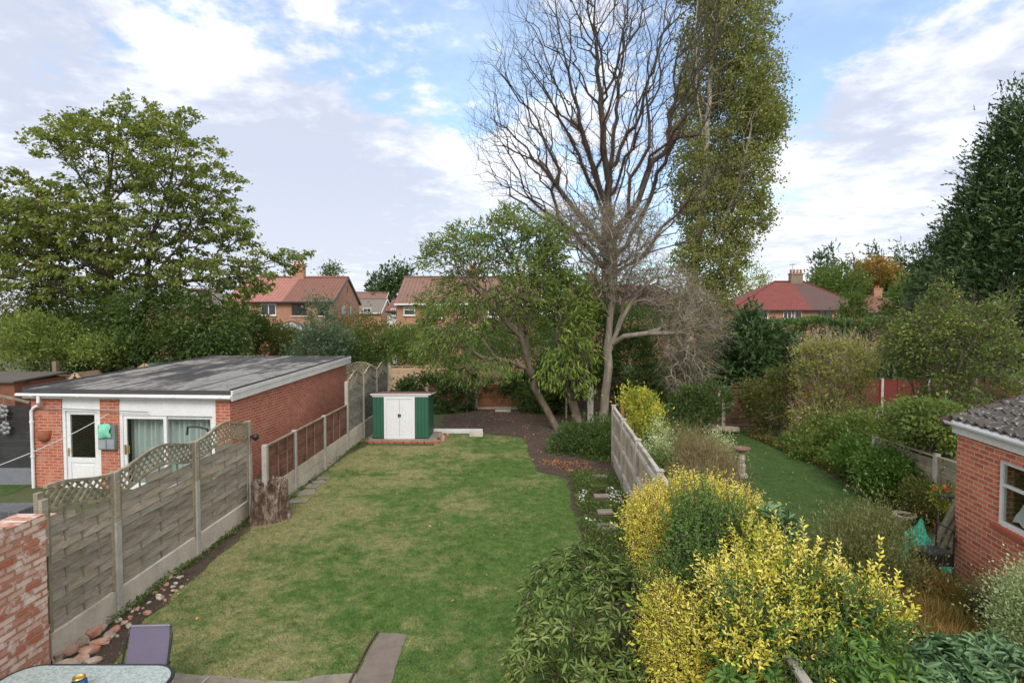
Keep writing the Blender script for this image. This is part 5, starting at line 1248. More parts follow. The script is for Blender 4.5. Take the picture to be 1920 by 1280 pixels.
L_BLUE = leafmat('blue_green_leaves', [(0, (.05, .085, .06)), (.5, (.09, .14, .095)), (1, (.14, .19, .13))])
L_MID = leafmat('mid_green_leaves', [(0, (.03, .06, .015)), (.5, (.07, .12, .028)), (.9, (.13, .18, .045)), (1, (.2, .2, .05))])
L_CON = leafmat('conifer_sprays', [(0, (.016, .034, .012)), (.5, (.036, .070, .022)), (1, (.075, .12, .035))], trans=.1)
L_HEDGE = leafmat('hedge_sprays', [(0, (.03, .06, .018)), (.5, (.065, .115, .03)), (.85, (.10, .16, .04)), (.93, (.15, .07, .03)), (1, (.19, .08, .04))], trans=.15, pn=.5, pscale=.5)
L_GLOSS = leafmat('glossy_green_leaves', [(0, (.03, .07, .015)), (.5, (.065, .14, .028)), (1, (.13, .22, .05))], rough=.35)
L_ORG = leafmat('orange_leaves', [(0, (.12, .10, .03)), (.5, (.24, .14, .045)), (1, (.36, .17, .05))])
L_YG = leafmat('yellowing_leaves', [(0, (.10, .11, .028)), (.4, (.19, .20, .05)), (.8, (.32, .31, .08)), (1, (.45, .36, .10))])
L_FRUIT = leafmat('hawthorn_leaves', [(0, (.045, .08, .02)), (.5, (.10, .155, .035)), (.8, (.18, .23, .055)), (.93, (.36, .33, .08)), (.98, (.36, .09, .03)), (1, (.4, .1, .03))])
L_RED = leafmat('reddish_leaves', [(0, (.04, .05, .015)), (.5, (.08, .10, .025)), (.75, (.15, .11, .04)), (1, (.26, .09, .04))])
L_IVY = leafmat('ivy_leaves', [(0, (.015, .035, .012)), (.5, (.035, .07, .02)), (.9, (.07, .12, .035)), (1, (.16, .14, .06))])
L_GOLD = leafmat('golden_leaves', [(0, (.46, .46, .08)), (.2, (.64, .60, .11)), (.6, (.85, .71, .14)), (1, (.95, .88, .32))], trans=.25, pn=.3, pscale=1.6)
L_GOLD2 = leafmat('greener_golden_leaves', [(0, (.18, .27, .035)), (.25, (.46, .50, .065)), (.6, (.80, .71, .12)), (1, (.95, .88, .32))], trans=.25, pn=.35, pscale=2.2)
L_PGREEN = leafmat('green_privet_leaves', [(0, (.04, .10, .025)), (.5, (.09, .19, .045)), (.85, (.16, .27, .06)), (1, (.34, .40, .08))])
L_RHO = leafmat('rhododendron_leaves', [(0, (.045, .075, .02)), (.4, (.10, .15, .038)), (.8, (.17, .225, .065)), (.96, (.30, .31, .09)), (.985, (.4, .3, .05)), (1, (.55, .16, .03))], trans=.2, rough=.4)
L_VAR = leafmat('variegated_leaves', [(0, (.10, .17, .06)), (.4, (.28, .36, .17)), (1, (.62, .66, .42))])
L_HEATH = leafmat('heather_stems', [(0, (.09, .055, .04)), (.5, (.20, .14, .09)), (.85, (.26, .22, .12)), (1, (.12, .16, .05))], pscale=2.5)
L_HEATH2 = leafmat('grey_heath', [(0, (.06, .07, .025)), (.5, (.14, .15, .06)), (.85, (.22, .21, .10)), (1, (.28, .23, .15))], pscale=2.5)
L_BRONZE = leafmat('bronze_grass', [(0, (.07, .07, .02)), (.4, (.15, .12, .035)), (.8, (.26, .14, .05)), (1, (.32, .20, .08))], pscale=2.5)
L_FAT = leafmat('broad_blue_leaves', [(0, (.045, .095, .045)), (.5, (.09, .165, .075)), (.9, (.17, .28, .13)), (1, (.26, .34, .10))], trans=.2, rough=.35)
L_EUO = leafmat('yellow_euonymus', [(0, (.10, .17, .03)), (.4, (.28, .31, .05)), (1, (.62, .52, .08))], pn=.6, pscale=3)
L_FAR = leafmat('far_foliage', [(0, (.035, .055, .022)), (.5, (.07, .095, .038)), (.9, (.11, .13, .05)), (1, (.18, .13, .05))], pn=.6, pscale=.12)
L_FLOW = leafmat('white_petals', [(0, (.75, .75, .72)), (1, (.9, .9, .86))], trans=.2)
L_LITTER = leafmat('fallen_leaves', [(0, (.16, .07, .035)), (.5, (.30, .11, .05)), (1, (.42, .26, .13))], trans=.05)

M_BARKB2 = barkmat('olive_brown_bark', (.075, .058, .042), (.17, .135, .10))
# ---- the big bare tree
Y = 27
def rise(pts):      # ends of the branches bend upward
    return pts
tree('bare_tree', 'tall leafless tree with many upswept dark branches in the middle', 'tree',
     [[base(1150, Y), P(1148, 640, Y), P(1145, 520, Y), P(1140, 430, Y), P(1138, 340, Y), P(1128, 220, Y), P(1118, 90, Y), P(1115, -40, Y)],
      [P(1145, 470, Y), P(1085, 400, Y - .6), P(1030, 330, Y - 1), P(985, 280, Y - 1.2), P(930, 230, Y - 1.4), P(893, 205, Y - 1.5)],
      [P(1145, 520, Y), P(1090, 450, Y + .5), P(1030, 400, Y + .8), P(960, 350, Y + 1), P(910, 320, Y + 1)],
      [P(1142, 430, Y), P(1105, 340, Y + 1), P(1060, 240, Y + 1.5), P(1010, 150, Y + 2), P(960, 80, Y + 2)],
      [P(1140, 400, Y), P(1100, 280, Y - 1), P(1075, 180, Y - 1.6), P(1050, 60, Y - 2), P(1040, -40, Y - 2)],
      [P(1143, 440, Y), P(1170, 330, Y - .8), P(1200, 200, Y - 1.4), P(1235, 80, Y - 2), P(1255, -30, Y - 2)],
      [P(1140, 380, Y), P(1150, 260, Y + 1.2), P(1165, 130, Y + 2), P(1175, 0, Y + 2)],
      [P(1146, 500, Y), P(1205, 400, Y + .6), P(1252, 290, Y + 1), P(1290, 210, Y + 1.2), P(1325, 110, Y + 1), P(1345, 30, Y + 1)],
      [P(1252, 292, Y + 1), P(1320, 262, Y + .4), P(1372, 215, Y)], [P(1146, 520, Y), P(1215, 475, Y - 1), P(1285, 452, Y - 1.5), P(1340, 415, Y - 2), P(1392, 370, Y - 2.2)],
      [P(1225, 350, Y + .8), P(1222, 250, Y), P(1215, 130, Y - .5), P(1205, 20, Y - .8)],
      [P(1145, 460, Y), P(1180, 420, Y + 1.5), P(1240, 340, Y + 3), P(1270, 240, Y + 3.4)],
      [P(1140, 420, Y), P(1090, 370, Y + 2), P(1040, 300, Y + 3), P(1000, 210, Y + 3.6)]],
     [B(1140, 120, 225, 190, Y, 4.4), B(985, 205, 115, 125, Y, 3.2), B(960, 350, 60, 45, Y, 1.8), B(1270, 150, 105, 180, Y, 3.2), B(1120, 0, 150, 90, Y, 4), B(1060, 330, 120, 90, Y, 2.6), B(1240, 360, 90, 90, Y, 2.4), B(1360, 330, 60, 70, Y - 1.5, 1.5), B(930, 290, 55, 90, Y - 1, 1.6), B(1330, 60, 70, 120, Y, 2)],
     3300, .38, barkmat('very_dark_bark', (.028, .022, .018), (.075, .056, .045)), None, bf=.55, rtwig=.0062, twigs=2, twiglen=.9, twigup=.5, jit=.05, fuzz=(5.5, 13.5, 17000, .36, barkmat('dead_ivy_brown', (.09, .05, .035), (.19, .105, .075))))
# ---- lombardy poplar
Y = 36
tree('poplar_tree', 'very tall narrow poplar with olive green leaves behind the bare tree', 'tree',
     [[base(1290, Y), P(1296, 560, Y), P(1308, 440, Y), P(1322, 300, Y), P(1332, 150, Y), P(1345, 0, Y), P(1350, -90, Y)],
      [P(1308, 440, Y), P(1345, 330, Y + .5), P(1372, 200, Y + 1), P(1395, 60, Y + 1)], [P(1300, 500, Y), P(1350, 430, Y - .6), P(1385, 340, Y - 1), P(1410, 230, Y - 1)], [P(1322, 300, Y), P(1310, 200, Y - 1), P(1305, 60, Y - 1), P(1310, -40, Y - 1)]],
     [B(1385, 30, 66, 120, Y, 2.4), B(1405, 150, 58, 90, Y, 2.2), B(1412, 230, 52, 80, Y, 2.2), B(1400, 310, 52, 75, Y, 2.2), B(1375, 400, 62, 80, Y, 2.2), B(1345, 480, 60, 65, Y, 2), B(1325, 100, 50, 130, Y + 1, 2), B(1298, 330, 34, 90, Y, 1.6), B(1290, 200, 26, 90, Y + .5, 1.4), B(1340, 340, 50, 90, Y + 1, 1.8), B(1345, 240, 45, 100, Y + 1.5, 1.4), B(1300, 420, 28, 70, Y + .5, 1.6), B(1345, -40, 70, 60, Y, 2.3), B(1325, 545, 55, 36, Y, 1.8), B(1290, 490, 26, 40, Y, 1.4), B(1432, 215, 34, 40, Y, 1.6), B(1420, 400, 26, 30, Y, 1.2)],
     3000, .30, M_POPB, L_POP, nleaf=92000, lsize=.14, lwidth=.85, lspread=.29, bf=.35, rtwig=.007, droop=.1, upb=.1)
# ---- big left tree
Y = 27
tree('maple_tree', 'large spreading green tree turning red in places behind the extension', 'tree',
     [[base(205, Y), P(206, 620, Y), P(205, 480, Y), P(203, 340, Y), P(225, 240, Y)],
      [P(206, 640, Y), P(270, 580, Y + .8), P(283, 460, Y + 1), P(320, 340, Y + 1.2), P(345, 240, Y + 1)],
      [P(283, 520, Y + 1), P(380, 490, Y + .3), P(460, 500, Y), P(530, 485, Y), P(575, 474, Y)], [P(205, 520, Y), P(110, 450, Y - .5), P(50, 400, Y - 1), P(5, 340, Y - 1)],
      [P(204, 430, Y), P(150, 330, Y + .5), P(110, 250, Y + .5)], [P(300, 400, Y + 1), P(390, 350, Y), P(440, 330, Y)]],
     [B(215, 290, 105, 70, Y, 3), B(255, 215, 44, 30, Y, 1.5), B(160, 235, 40, 22, Y, 1.5), B(80, 420, 95, 75, Y, 3), B(335, 320, 95, 70, Y, 3), B(225, 420, 190, 90, Y, 3.6), B(410, 410, 60, 60, Y, 2.2), B(350, 228, 16, 30, Y, 1.0), B(100, 262, 40, 22, Y - .5, 1.4), B(300, 250, 60, 30, Y, 1.6),
      B(495, 500, 55, 32, Y, 1.2), B(545, 484, 42, 16, Y, .8), B(470, 535, 40, 22, Y, 1), B(400, 510, 80, 40, Y, 2), B(15, 330, 40, 12, Y - 1, 1), B(20, 470, 70, 55, Y, 2.4), B(200, 520, 210, 55, Y, 3), B(430, 560, 40, 46, Y, 1.4), B(440, 345, 26, 14, Y, .8), B(455, 440, 26, 26, Y, 1), B(50, 395, 70, 22, Y, 1.6)],
     2700, .30, M_BARKD, L_MAPLE, nleaf=56000, lsize=.15, lwidth=.72, lspread=.15, flat=.45, bf=.4, rtwig=.007, droop=.45, upb=1.3, tipcount=2)

# ---- green leaved leaning tree and its neighbour, pale tree
Y = 21.2
tree('leaning_tree', 'leaning dark trunked tree with fresh long green leaves above the soil bed', 'tree',
     [[g_(1045, 806), P(1022, 765, Y), P(1003, 725, Y), P(990, 670, Y), P(975, 630, Y - .3), P(930, 580, Y - .6), P(885, 530, Y - .9), P(850, 470, Y - 1)],
      [P(990, 680, Y), P(985, 600, Y + .3), P(975, 520, Y + .4), P(940, 440, Y + .5), P(955, 385, Y)], [P(985, 620, Y), P(1015, 540, Y), P(1020, 470, Y), P(1000, 410, Y)],
      [P(1000, 715, Y), P(985, 690, Y - .6), P(930, 672, Y - 1), P(860, 690, Y - 1.4), P(800, 672, Y - 1.6)], [P(990, 690, Y), P(960, 650, Y - 1.2), P(880, 620, Y - 2), P(800, 640, Y - 2.2)], [P(935, 670, Y - 1), P(905, 705, Y - 1.2), P(885, 722, Y - 1.3)],
      [P(975, 630, Y), P(900, 600, Y - .5), P(840, 560, Y - .8), P(800, 500, Y - 1)]],
     [B(880, 480, 75, 62, Y, 1.6), B(955, 430, 42, 48, Y, 1.2), B(1015, 455, 48, 60, Y, 1.3), B(860, 585, 85, 62, Y, 1.8), B(985, 540, 80, 70, Y, 1.8), B(830, 650, 60, 45, Y - 1.2, 1), B(812, 480, 26, 26, Y, .7), B(900, 690, 80, 28, Y - 1, .9)],
     1500, .135, M_BARKB2, L_WIL, nleaf=13500, lsize=.165, lwidth=.26, lspread=.15, bf=.4, rtwig=.006, droop=.5, twigs=2, twiglen=.5, twigup=.2, tmpl=LEAF_F)
Y = 21.8
tree('leaning_tree', 'thicker brown leaning trunk with bright drooping leaves right of its neighbour', 'tree',
     [[g_(1088, 802), P(1072, 750, Y), P(1052, 700, Y), P(1046, 650, Y), P(1050, 580, Y), P(1040, 500, Y)], [P(1050, 690, Y), P(1080, 660, Y - .8), P(1090, 640, Y - 1)]],
     [B(1072, 650, 44, 55, Y - .8, 1.1), B(1040, 700, 32, 30, Y - 1, .8), B(1060, 570, 60, 60, Y, 1.4), B(1030, 500, 36, 50, Y, 1), B(1090, 720, 30, 30, Y - .8, .6)],
     420, .17, M_BARKB2, leafmat('bright_long_leaves', [(0, (.06, .11, .025)), (.4, (.13, .20, .04)), (.85, (.25, .32, .07)), (.97, (.38, .40, .1)), (1, (.6, .3, .04))], trans=.4), nleaf=3400, lsize=.22, lwidth=.27, lspread=.16, bf=.4, rtwig=.006, droop=.5, twigs=1, twiglen=.4, tmpl=LEAF_F)
Y = 22.3
tree('pale_bark_tree', 'pale barked tree with grey tangled drooping bare twigs', 'tree',
     [[g_(1128, 794), P(1136, 740, Y), P(1140, 690, Y), P(1138, 655, Y), P(1145, 590, Y), P(1148, 510, Y), P(1140, 440, Y), P(1110, 390, Y)],
      [P(1139, 670, Y), P(1160, 610, Y + .2), P(1172, 540, Y + .3), P(1195, 470, Y + .2), P(1205, 410, Y)], [P(1140, 665, Y), P(1180, 570, Y - .4), P(1230, 520, Y - .6), P(1290, 520, Y - .6)],
      [P(1143, 648, Y), P(1172, 630, Y - .5), P(1215, 622, Y - .9), P(1262, 626, Y - 1.2), P(1285, 655, Y - 1.4), P(1295, 700, Y - 1.5)],
      [P(1262, 626, Y - 1.2), P(1320, 610, Y - 1.2), P(1345, 640, Y - 1.2)], [P(1146, 600, Y), P(1100, 520, Y - .6), P(1050, 450, Y - 1)]],
     [B(1150, 440, 95, 62, Y, 2), B(1080, 420, 60, 45, Y, 1.2), B(1160, 520, 110, 48, Y, 1.6), B(1285, 600, 60, 80, Y - 1, 1.4), B(1290, 690, 55, 60, Y - 1.3, 1), B(1240, 540, 80, 45, Y, 1.4), B(1335, 620, 22, 50, Y - 1, .8)],
     3800, .17, barkmat('greyer_pale_bark', (.15, .125, .10), (.29, .25, .205)), leafmat('sparse_yellow_leaves', [(0, (.10, .12, .03)), (1, (.30, .30, .08))]), nleaf=1700, lsize=.10, lwidth=.5, lspread=.12, bf=.25, rtwig=.0068, droop=.3, twigs=4, twiglen=.5, twigup=-.25, zmin=P(1143, 655, 22.3).z)

# ---- left group
def sh_(name, label, px, Y, blobs, leaf, n, ls, **k):
    k.setdefault('stem', M_BARKB)
    return shrub(name, label, k.pop('cat', 'shrub'), base(px, Y), blobs, leaf, n, ls, **k)
sh_('willow_bush', 'brownish green weeping bush at the far left edge', 40, 27.5, [B(30, 555, 75, 55, 27.5, 2), B(95, 570, 45, 45, 27.5, 1.5), B(-40, 600, 80, 80, 27.5, 2), B(30, 640, 120, 50, 28, 1.5)], L_OLIVE, 12000, .17, lwidth=.3, up=-.6, cr=.3)
sh_('rounded_shrub', 'larger light green rounded shrub beside the timber post', 85, 24.6, [B(60, 625, 48, 36, 24.6, 1.4), B(110, 640, 42, 34, 24.6, 1.2), B(75, 655, 55, 24, 24.4, 1.3)], L_LIGHT, 7500, .13, cr=.16)
sh_('rounded_shrub', 'smaller light green rounded shrub right of the larger one', 190, 24.2, [B(190, 652, 42, 22, 24.2, 1.0), B(215, 660, 25, 18, 24.2, .8), B(165, 662, 25, 18, 24.2, .8)], L_LIGHT, 4200, .12, cr=.14)
sh_('sumac_tree', 'dark green tree flecked with red leaves under the big left tree', 300, 25.5, [B(300, 600, 95, 55, 25.5, 1.8), B(235, 590, 70, 60, 26.2, 1.6), B(385, 620, 62, 48, 25.5, 1.5), B(310, 655, 130, 36, 25, 1.4), B(190, 620, 60, 60, 27, 1.4), B(430, 640, 30, 35, 25.5, 1), B(130, 560, 60, 45, 28, 1.4), B(170, 690, 120, 40, 27.6, 1.0), B(330, 640, 90, 50, 27, 1.4), B(260, 680, 120, 30, 26.5, 1.2), B(390, 660, 60, 30, 27, 1.2)], L_SUM, 38000, .17, lwidth=.45, up=-.2, cr=.3, cat='tree')
# ---- hedges and trees in the middle distance
MD = [('dark_bush', 'dark bush at the right foot of the big left tree', 465, 30, [B(462, 625, 34, 42, 30, 1.3)], L_DARK, 4500, .14),
      ('olive_bush', 'rounded olive brown bush beneath the glass canopy', 525, 31, [B(515, 640, 45, 28, 31, 1.5), B(548, 648, 32, 24, 31, 1.2)], L_OLIVE, 6500, .13),
      ('eucalyptus_tree', 'blue grey feathery young tree before the brown half of the semi', 602, 27.5, [B(600, 600, 24, 40, 27.5, .8), B(605, 640, 44, 34, 27.5, 1.1), B(590, 665, 50, 20, 27.5, 1), B(640, 650, 26, 30, 28, .8)], L_BLUE, 8000, .13),
      ('brownish_bush', 'green brown spreading bush before the gable of the semi', 665, 31, [B(665, 618, 42, 30, 31, 1.4), B(715, 640, 40, 34, 31, 1.3), B(640, 655, 40, 30, 30.5, 1.2)], L_RED, 6500, .13),
      ('mixed_hedge', 'large mid green overgrown hedge behind the tan fence', 700, 29.5, [B(660, 665, 60, 30, 29.5, 1.3), B(730, 668, 60, 34, 29.5, 1.3), B(775, 650, 36, 36, 29.5, 1.2), B(700, 640, 50, 28, 30, 1)], L_MID, 12000, .12),
      ('hedge_bush', 'yellow green bush at the edge of the far lawn', 820, 34, [B(780, 632, 40, 22, 36, 1.2), B(745, 640, 28, 22, 36, 1.2)], L_YG, 4500, .13),
      ('tall_shrub', 'dark leafed shrub standing right of the far lawn', 905, 31, [B(925, 655, 60, 40, 31, 1.6), B(980, 640, 60, 60, 31, 1.6), B(900, 690, 50, 20, 30, 1)], L_DARK, 7000, .14),
      ('laurel_tree', 'dense dark evergreen behind the pale barked trunk', 1110, 25.4, [B(1110, 640, 60, 60, 25.6, 1.6), B(1060, 690, 55, 55, 25.2, 1.3), B(1180, 680, 60, 60, 25.6, 1.5), B(1120, 570, 34, 50, 25.8, 1.2), B(1230, 640, 55, 60, 25.8, 1.4), B(1020, 735, 50, 40, 25.0, .9)], L_DARK, 17000, .15),
      ('laurel_tree', 'dark shrub with autumn tinted leaves under the grey drooping twigs', 1290, 24.4, [B(1270, 720, 60, 40, 24.2, 1.2), B(1330, 700, 40, 50, 24.4, 1.2), B(1210, 740, 40, 36, 23.6, 1)], L_SUM, 9000, .13),
      ('screen_tree', 'feathery green tree hiding the foot of the screened house', 1210, 40, [B(1100, 600, 50, 34, 40, 2), B(1190, 605, 60, 30, 40, 2), B(1280, 600, 60, 34, 40, 2), B(1330, 560, 36, 40, 42, 1.8)], L_MID, 9000, .2)]
for nm, lb, px, Yd, bl, lf, n, ls in MD: sh_(nm, lb, px, Yd, bl, lf, n, ls, cr=.22, cat='tree' if nm.endswith('tree') else 'bush')
sh_('garden_hedge', 'loose green hedge hiding the foot of the mottled roof house', 870, 37, [B(790, 650, 40, 28, 38, 1.4), B(850, 655, 50, 26, 37, 1.4), B(910, 640, 50, 36, 37, 1.4), B(970, 620, 44, 44, 37, 1.4), B(1020, 610, 44, 50, 37, 1.4)], L_MID, 15000, .15, cr=.24, cat='hedge')
# ---- right: conifers and hedge
def conifer(name, label, px, Y, ytop, wpx, n, ls, mat=L_CON, ybot=None, lean=0, group=None, cr=.35, tiers=7, dark=True):
    ybot = ybot or 700; bl = []
    for i in range(tiers):
        u = (i + .5) / tiers; cy_ = ytop + (ybot - ytop) * u; r = wpx * (.10 + .9 * u ** .8); bl.append(B(px + lean * (1 - u), cy_, r, (ybot - ytop) / tiers * .95, Y, r * Y / F * .9))
    return shrub(name, label, 'tree', base(px, Y), bl, mat, n, ls, .45, max(60, n // 30), cr, M_BARKD, 120, SPRAY, .45, .2, group, .8, foliage='crown', stemr=.15)
conifer('leylandii_tree', 'huge dark green conifer at the right edge', 1925, 26, 190, 195, 60000, .30, ybot=640, cr=.34, tiers=10)
conifer('leylandii_tree', 'dark conifer shoulder between the orange tree and the huge conifer', 1775, 30, 440, 62, 14000, .30, ybot=640, cr=.3, tiers=6)
sh_('spreading_conifer', 'low dark spreading conifer at the left end of the clipped hedge', 1395, 24, [B(1400, 648, 50, 42, 24, 1.3), B(1385, 690, 45, 40, 23.8, 1.2), B(1405, 608, 24, 16, 24.4, 1), B(1450, 670, 40, 50, 24.4, 1.1)], L_CON, 9000, .3, lwidth=.45, tmpl=SPRAY, up=.1, cr=.22, cat='tree')
hroot = thing('clipped_hedge', 'long clipped conifer hedge with browned patches on the right', 'hedge', (19, 29.5, 0))
n = 60000; fx = rng.uniform(11.8, 28, n); top = rng.uniform(0, 1, n) < .35
fz = np.where(top, 3.95 + rng.normal(size=n) * .07 + .08 * np.sin(fx * 1.7) + .05 * np.sin(fx * 4.1), rng.uniform(.1, 3.95, n)); fy = np.where(top, rng.uniform(28.6, 30.2, n), 28.5 + .12 * np.sin(fx * 3 + fz * 2) + rng.normal(size=n) * .12 - (4 - fz) * .05)
ax = np.stack([rng.normal(size=n) * .5, np.where(top, 0, -.8) + rng.normal(size=n) * .4, np.where(top, 1., .3) + rng.normal(size=n) * .4], 1)
V, Fc, idx = leaves(np.stack([fx, fy, fz], 1), ax, .17, .55, SPRAY, .1); arrmesh('foliage', V, Fc, rng.uniform(0, 1, n)[idx], L_HEDGE, hroot)
mb = MB()
for x in np.arange(12, 28, .55): mb.tube([(x, 29.4, 0), (x + random.uniform(-.2, .2), 29.4, 2), (x + random.uniform(-.3, .3), 29.3, 4)], [.07, .05, .02], 6)
mb.build('stem', [M_BARKD], hroot)
for k_, (px, Yd, yt, w) in enumerate([(1560, 86, 476, 26), (1600, 88, 484, 20), (1640, 90, 470, 24), (1662, 84, 486, 18), (1690, 88, 470, 22), (1715, 85, 482, 20), (1535, 84, 492, 18), (1745, 86, 476, 24)]):
    conifer('background_conifer', ['conifer tip farthest left but one on the right skyline', 'conifer tip third from the left on the right skyline', 'highest conifer tip behind the orange tree', 'small conifer tip just right of the orange tree', 'broad conifer tip second before the huge conifer', 'narrow conifer tip nearest the huge conifer', 'low conifer tip at the left end of the skyline row', 'conifer tip half behind the dark conifer shoulder'][k_], px, Yd, yt, w, 1500, .8, ybot=600, group='conifers on the right skyline', cr=.5, tiers=4)
for (nm, lb, px, Yd, bl, lf, n, ls) in [
    ('round_tree', 'rounded green tree just right of the red roof chimney', 1560, 80, [B(1560, 520, 34, 26, 80, 3), B(1590, 540, 30, 26, 80, 3), B(1545, 545, 30, 25, 80, 3)], L_MID, 5000, .42),
    ('autumn_tree', 'rounded orange brown autumn tree before the background conifers', 1640, 82, [B(1640, 512, 34, 22, 82, 3), B(1660, 522, 20, 16, 82, 2)], L_ORG, 3600, .42),
    ('pale_tree', 'grey green tree below the autumn tree', 1640, 88, [B(1620, 545, 34, 14, 88, 2.5), B(1590, 555, 28, 14, 88, 2)], L_BLUE, 2600, .36),
    ('yellowing_tree', 'yellowing tree left of the red hipped roof', 1395, 70, [B(1400, 525, 40, 30, 70, 2.4), B(1370, 550, 30, 34, 70, 2), B(1345, 580, 24, 30, 70, 2)], L_YG, 5200, .26),
    ('pointed_shrub', 'pointed green shrub in front of the right end of the red roof', 1597, 40, [B(1596, 575, 16, 22, 40, .8), B(1600, 600, 28, 18, 40, 1)], L_MID, 2200, .2),
    ('green_tree', 'mid green tree right of the small distant house', 1700, 38, [B(1705, 560, 36, 42, 38, 1.5), B(1740, 585, 30, 30, 38, 1.3), B(1690, 595, 36, 20, 38, 1.3)], L_MID, 5200, .2),
    ('far_evergreen', 'dark evergreens rising between the two brick houses', 735, 92, [B(715, 535, 20, 26, 92, 3), B(745, 522, 14, 24, 92, 2.4), B(762, 518, 10, 20, 92, 2), B(730, 560, 36, 24, 92, 3), B(725, 518, 8, 16, 92, 1.5)], L_CON, 4200, .55),
    ('far_treetop', 'small treetop above the ridge of the brown roof', 622, 100, [B(620, 512, 13, 11, 100, 2)], L_FAR, 700, .45)]:
    sh_(nm, lb, px, Yd, bl, lf, n, ls, cr=.0065 * Yd, cat='tree', inner=.3)
# far belt of trees closing the horizon
bl = []
for x in np.arange(-150, 175, 7.0): h = random.uniform(4.2, 6.6); bl.append((x, 118 + random.uniform(-6, 6), h * .45, 6, 4, h * .55))
V = []; C_, d, _ = sample_blobs(bl, 2600, .6); k = rng.integers(0, len(C_), 60000); Pp = C_[k] + rng.normal(size=(60000, 3)) * .6; Pp[:, 2] = np.abs(Pp[:, 2])
V, Fc, idx = leaves(Pp, rng.normal(size=(60000, 3)) + np.array((0, 0, .5)), .8, .6, LEAF_D, .3)
tag(arrmesh('distant_trees', V, Fc, rng.uniform(0, 1, 60000)[idx], L_FAR), 'distant belt of trees closing the horizon behind the houses', 'trees', kind='stuff')
# ground cover in the unseen middle gardens
def cover(name, label, poly, n, ls, mat, lw=.5, zmax=.25, tmpl=LEAF_D, up=.6, cat_='ground cover', holes=()):
    a = np.array([(p[0], p[1]) for p in poly]); lo = a.min(0); hi = a.max(0); x = rng.uniform(lo[0], hi[0], n * 3); y = rng.uniform(lo[1], hi[1], n * 3); k = inpoly(x, y, poly); x = x[k][:n]; y = y[k][:n]; m = len(x)
    if holes:
        kk = np.ones(m, bool)
        for (hx, hy, hr) in holes: kk &= np.hypot(x - hx, y - hy) > hr
        x = x[kk]; y = y[kk]; m = len(x)
    hgt = zmax * np.clip(.5 + .5 * np.sin(x * 2.1 + 1) * np.sin(y * 1.7) + .25 * np.sin(x * 5.3 + y * 4.1), .05, 1.2)
    Pp = np.stack([x, y, .02 + hgt * rng.uniform(0, 1, m)], 1)
    V, Fc, idx = leaves(Pp, rng.normal(size=(m, 3)) + np.array((0, 0, up)), ls, lw, tmpl, .8)
    return tag(arrmesh(name, V, Fc, rng.uniform(0, 1, m)[idx], mat), label, cat_, kind='stuff')
cover('undergrowth', 'dark undergrowth of the gardens beyond the rear fences', [(-30, 28.5), (-9, 28.5), (-9, 44), (-30, 44)], 16000, .16, L_MID, zmax=.6)
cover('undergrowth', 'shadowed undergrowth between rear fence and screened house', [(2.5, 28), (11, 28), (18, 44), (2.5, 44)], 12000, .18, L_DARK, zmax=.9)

# ---- right middle shrubs
Y = 18.6
tree('tall_loose_shrub', 'tall loose yellow green shrub with upright stems in the middle right', 'shrub',
     [[base(1560, Y), P(1562, 760, Y), P(1565, 700, Y)], [P(1562, 790, Y), P(1530, 720, Y), P(1515, 650, Y)], [P(1562, 780, Y), P(1595, 700, Y), P(1610, 640, Y)], [P(1562, 780, Y), P(1570, 690, Y - .3), P(1560, 630, Y - .3)]],
     [B(1560, 720, 66, 90, Y, 1.2), B(1540, 800, 60, 55, Y - .4, 1), B(1600, 680, 40, 50, Y, .8), B(1530, 680, 38, 50, Y, .8), B(1580, 780, 55, 50, Y - .4, 1)],
     900, .05, M_TWIG, L_YG, nleaf=17000, lsize=.08, lwidth=.6, lspread=.11, bf=.3, rtwig=.006, twigs=2, twiglen=.65, twigup=1.3, droop=0)
sh_('berry_shrub', 'reddish leaved shrub before the dark slatted fence', 1440, 20, [B(1440, 760, 44, 42, 20, .8), B(1465, 720, 28, 30, 20, .6), B(1410, 740, 22, 28, 20.2, .5)], L_RED, 6500, .10, cr=.14)
Y = 15.5
tree('hawthorn_tree', 'leafy berried tree with leaning branches right of the red fence post', 'tree',
     [[base(1740, 15.2), P(1735, 780, Y), P(1728, 700, Y), P(1745, 620, Y)], [P(1735, 800, Y), P(1790, 700, Y - .5), P(1840, 620, Y - .8), P(1880, 560, Y - .8)], [P(1733, 740, Y), P(1760, 640, Y + .4), P(1765, 560, Y + .4), P(1785, 510, Y + .4)], [P(1738, 820, Y), P(1840, 740, Y), P(1900, 700, Y)]],
     [B(1745, 640, 70, 70, Y, 1.2), B(1770, 570, 28, 42, Y, .6), B(1830, 660, 75, 70, Y, 1.3), B(1850, 590, 50, 22, Y, .6), B(1735, 700, 34, 46, Y, .8), B(1775, 765, 60, 50, Y, 1.2), B(1870, 740, 60, 50, Y + 1, 1.2), B(1700, 650, 40, 40, Y, .8), B(1895, 560, 20, 12, Y, .4)],
     1500, .07, M_BARKB, L_FRUIT, nleaf=19000, lsize=.078, lwidth=.6, lspread=.12, bf=.4, rtwig=.005, twigs=2, twiglen=.7, droop=0)
for i, (px0, px1, Yt) in enumerate([(1712, 1722, 13.0), (1738, 1752, 12.2)]):
    Y = Yt
    tree('fruit_tree', ['thinner dark trunked small tree behind the low pale fence', 'thicker dark trunked small tree beside the outhouse'][i], 'tree', [[base(px0, Y), P(px0 + 2, 860, Y), P(px1, 800, Y), P(px1 + 4, 770, Y)]],
         [B(px1 - 10, 790, 52, 44, Y, .8), B(px1 + 20, 815, 38, 44, Y, .7)] , 260, .07, M_BARKD, L_FRUIT, nleaf=4200, lsize=.085, lwidth=.6, lspread=.12, rtwig=.004, twigs=1, twiglen=.3, group=None)
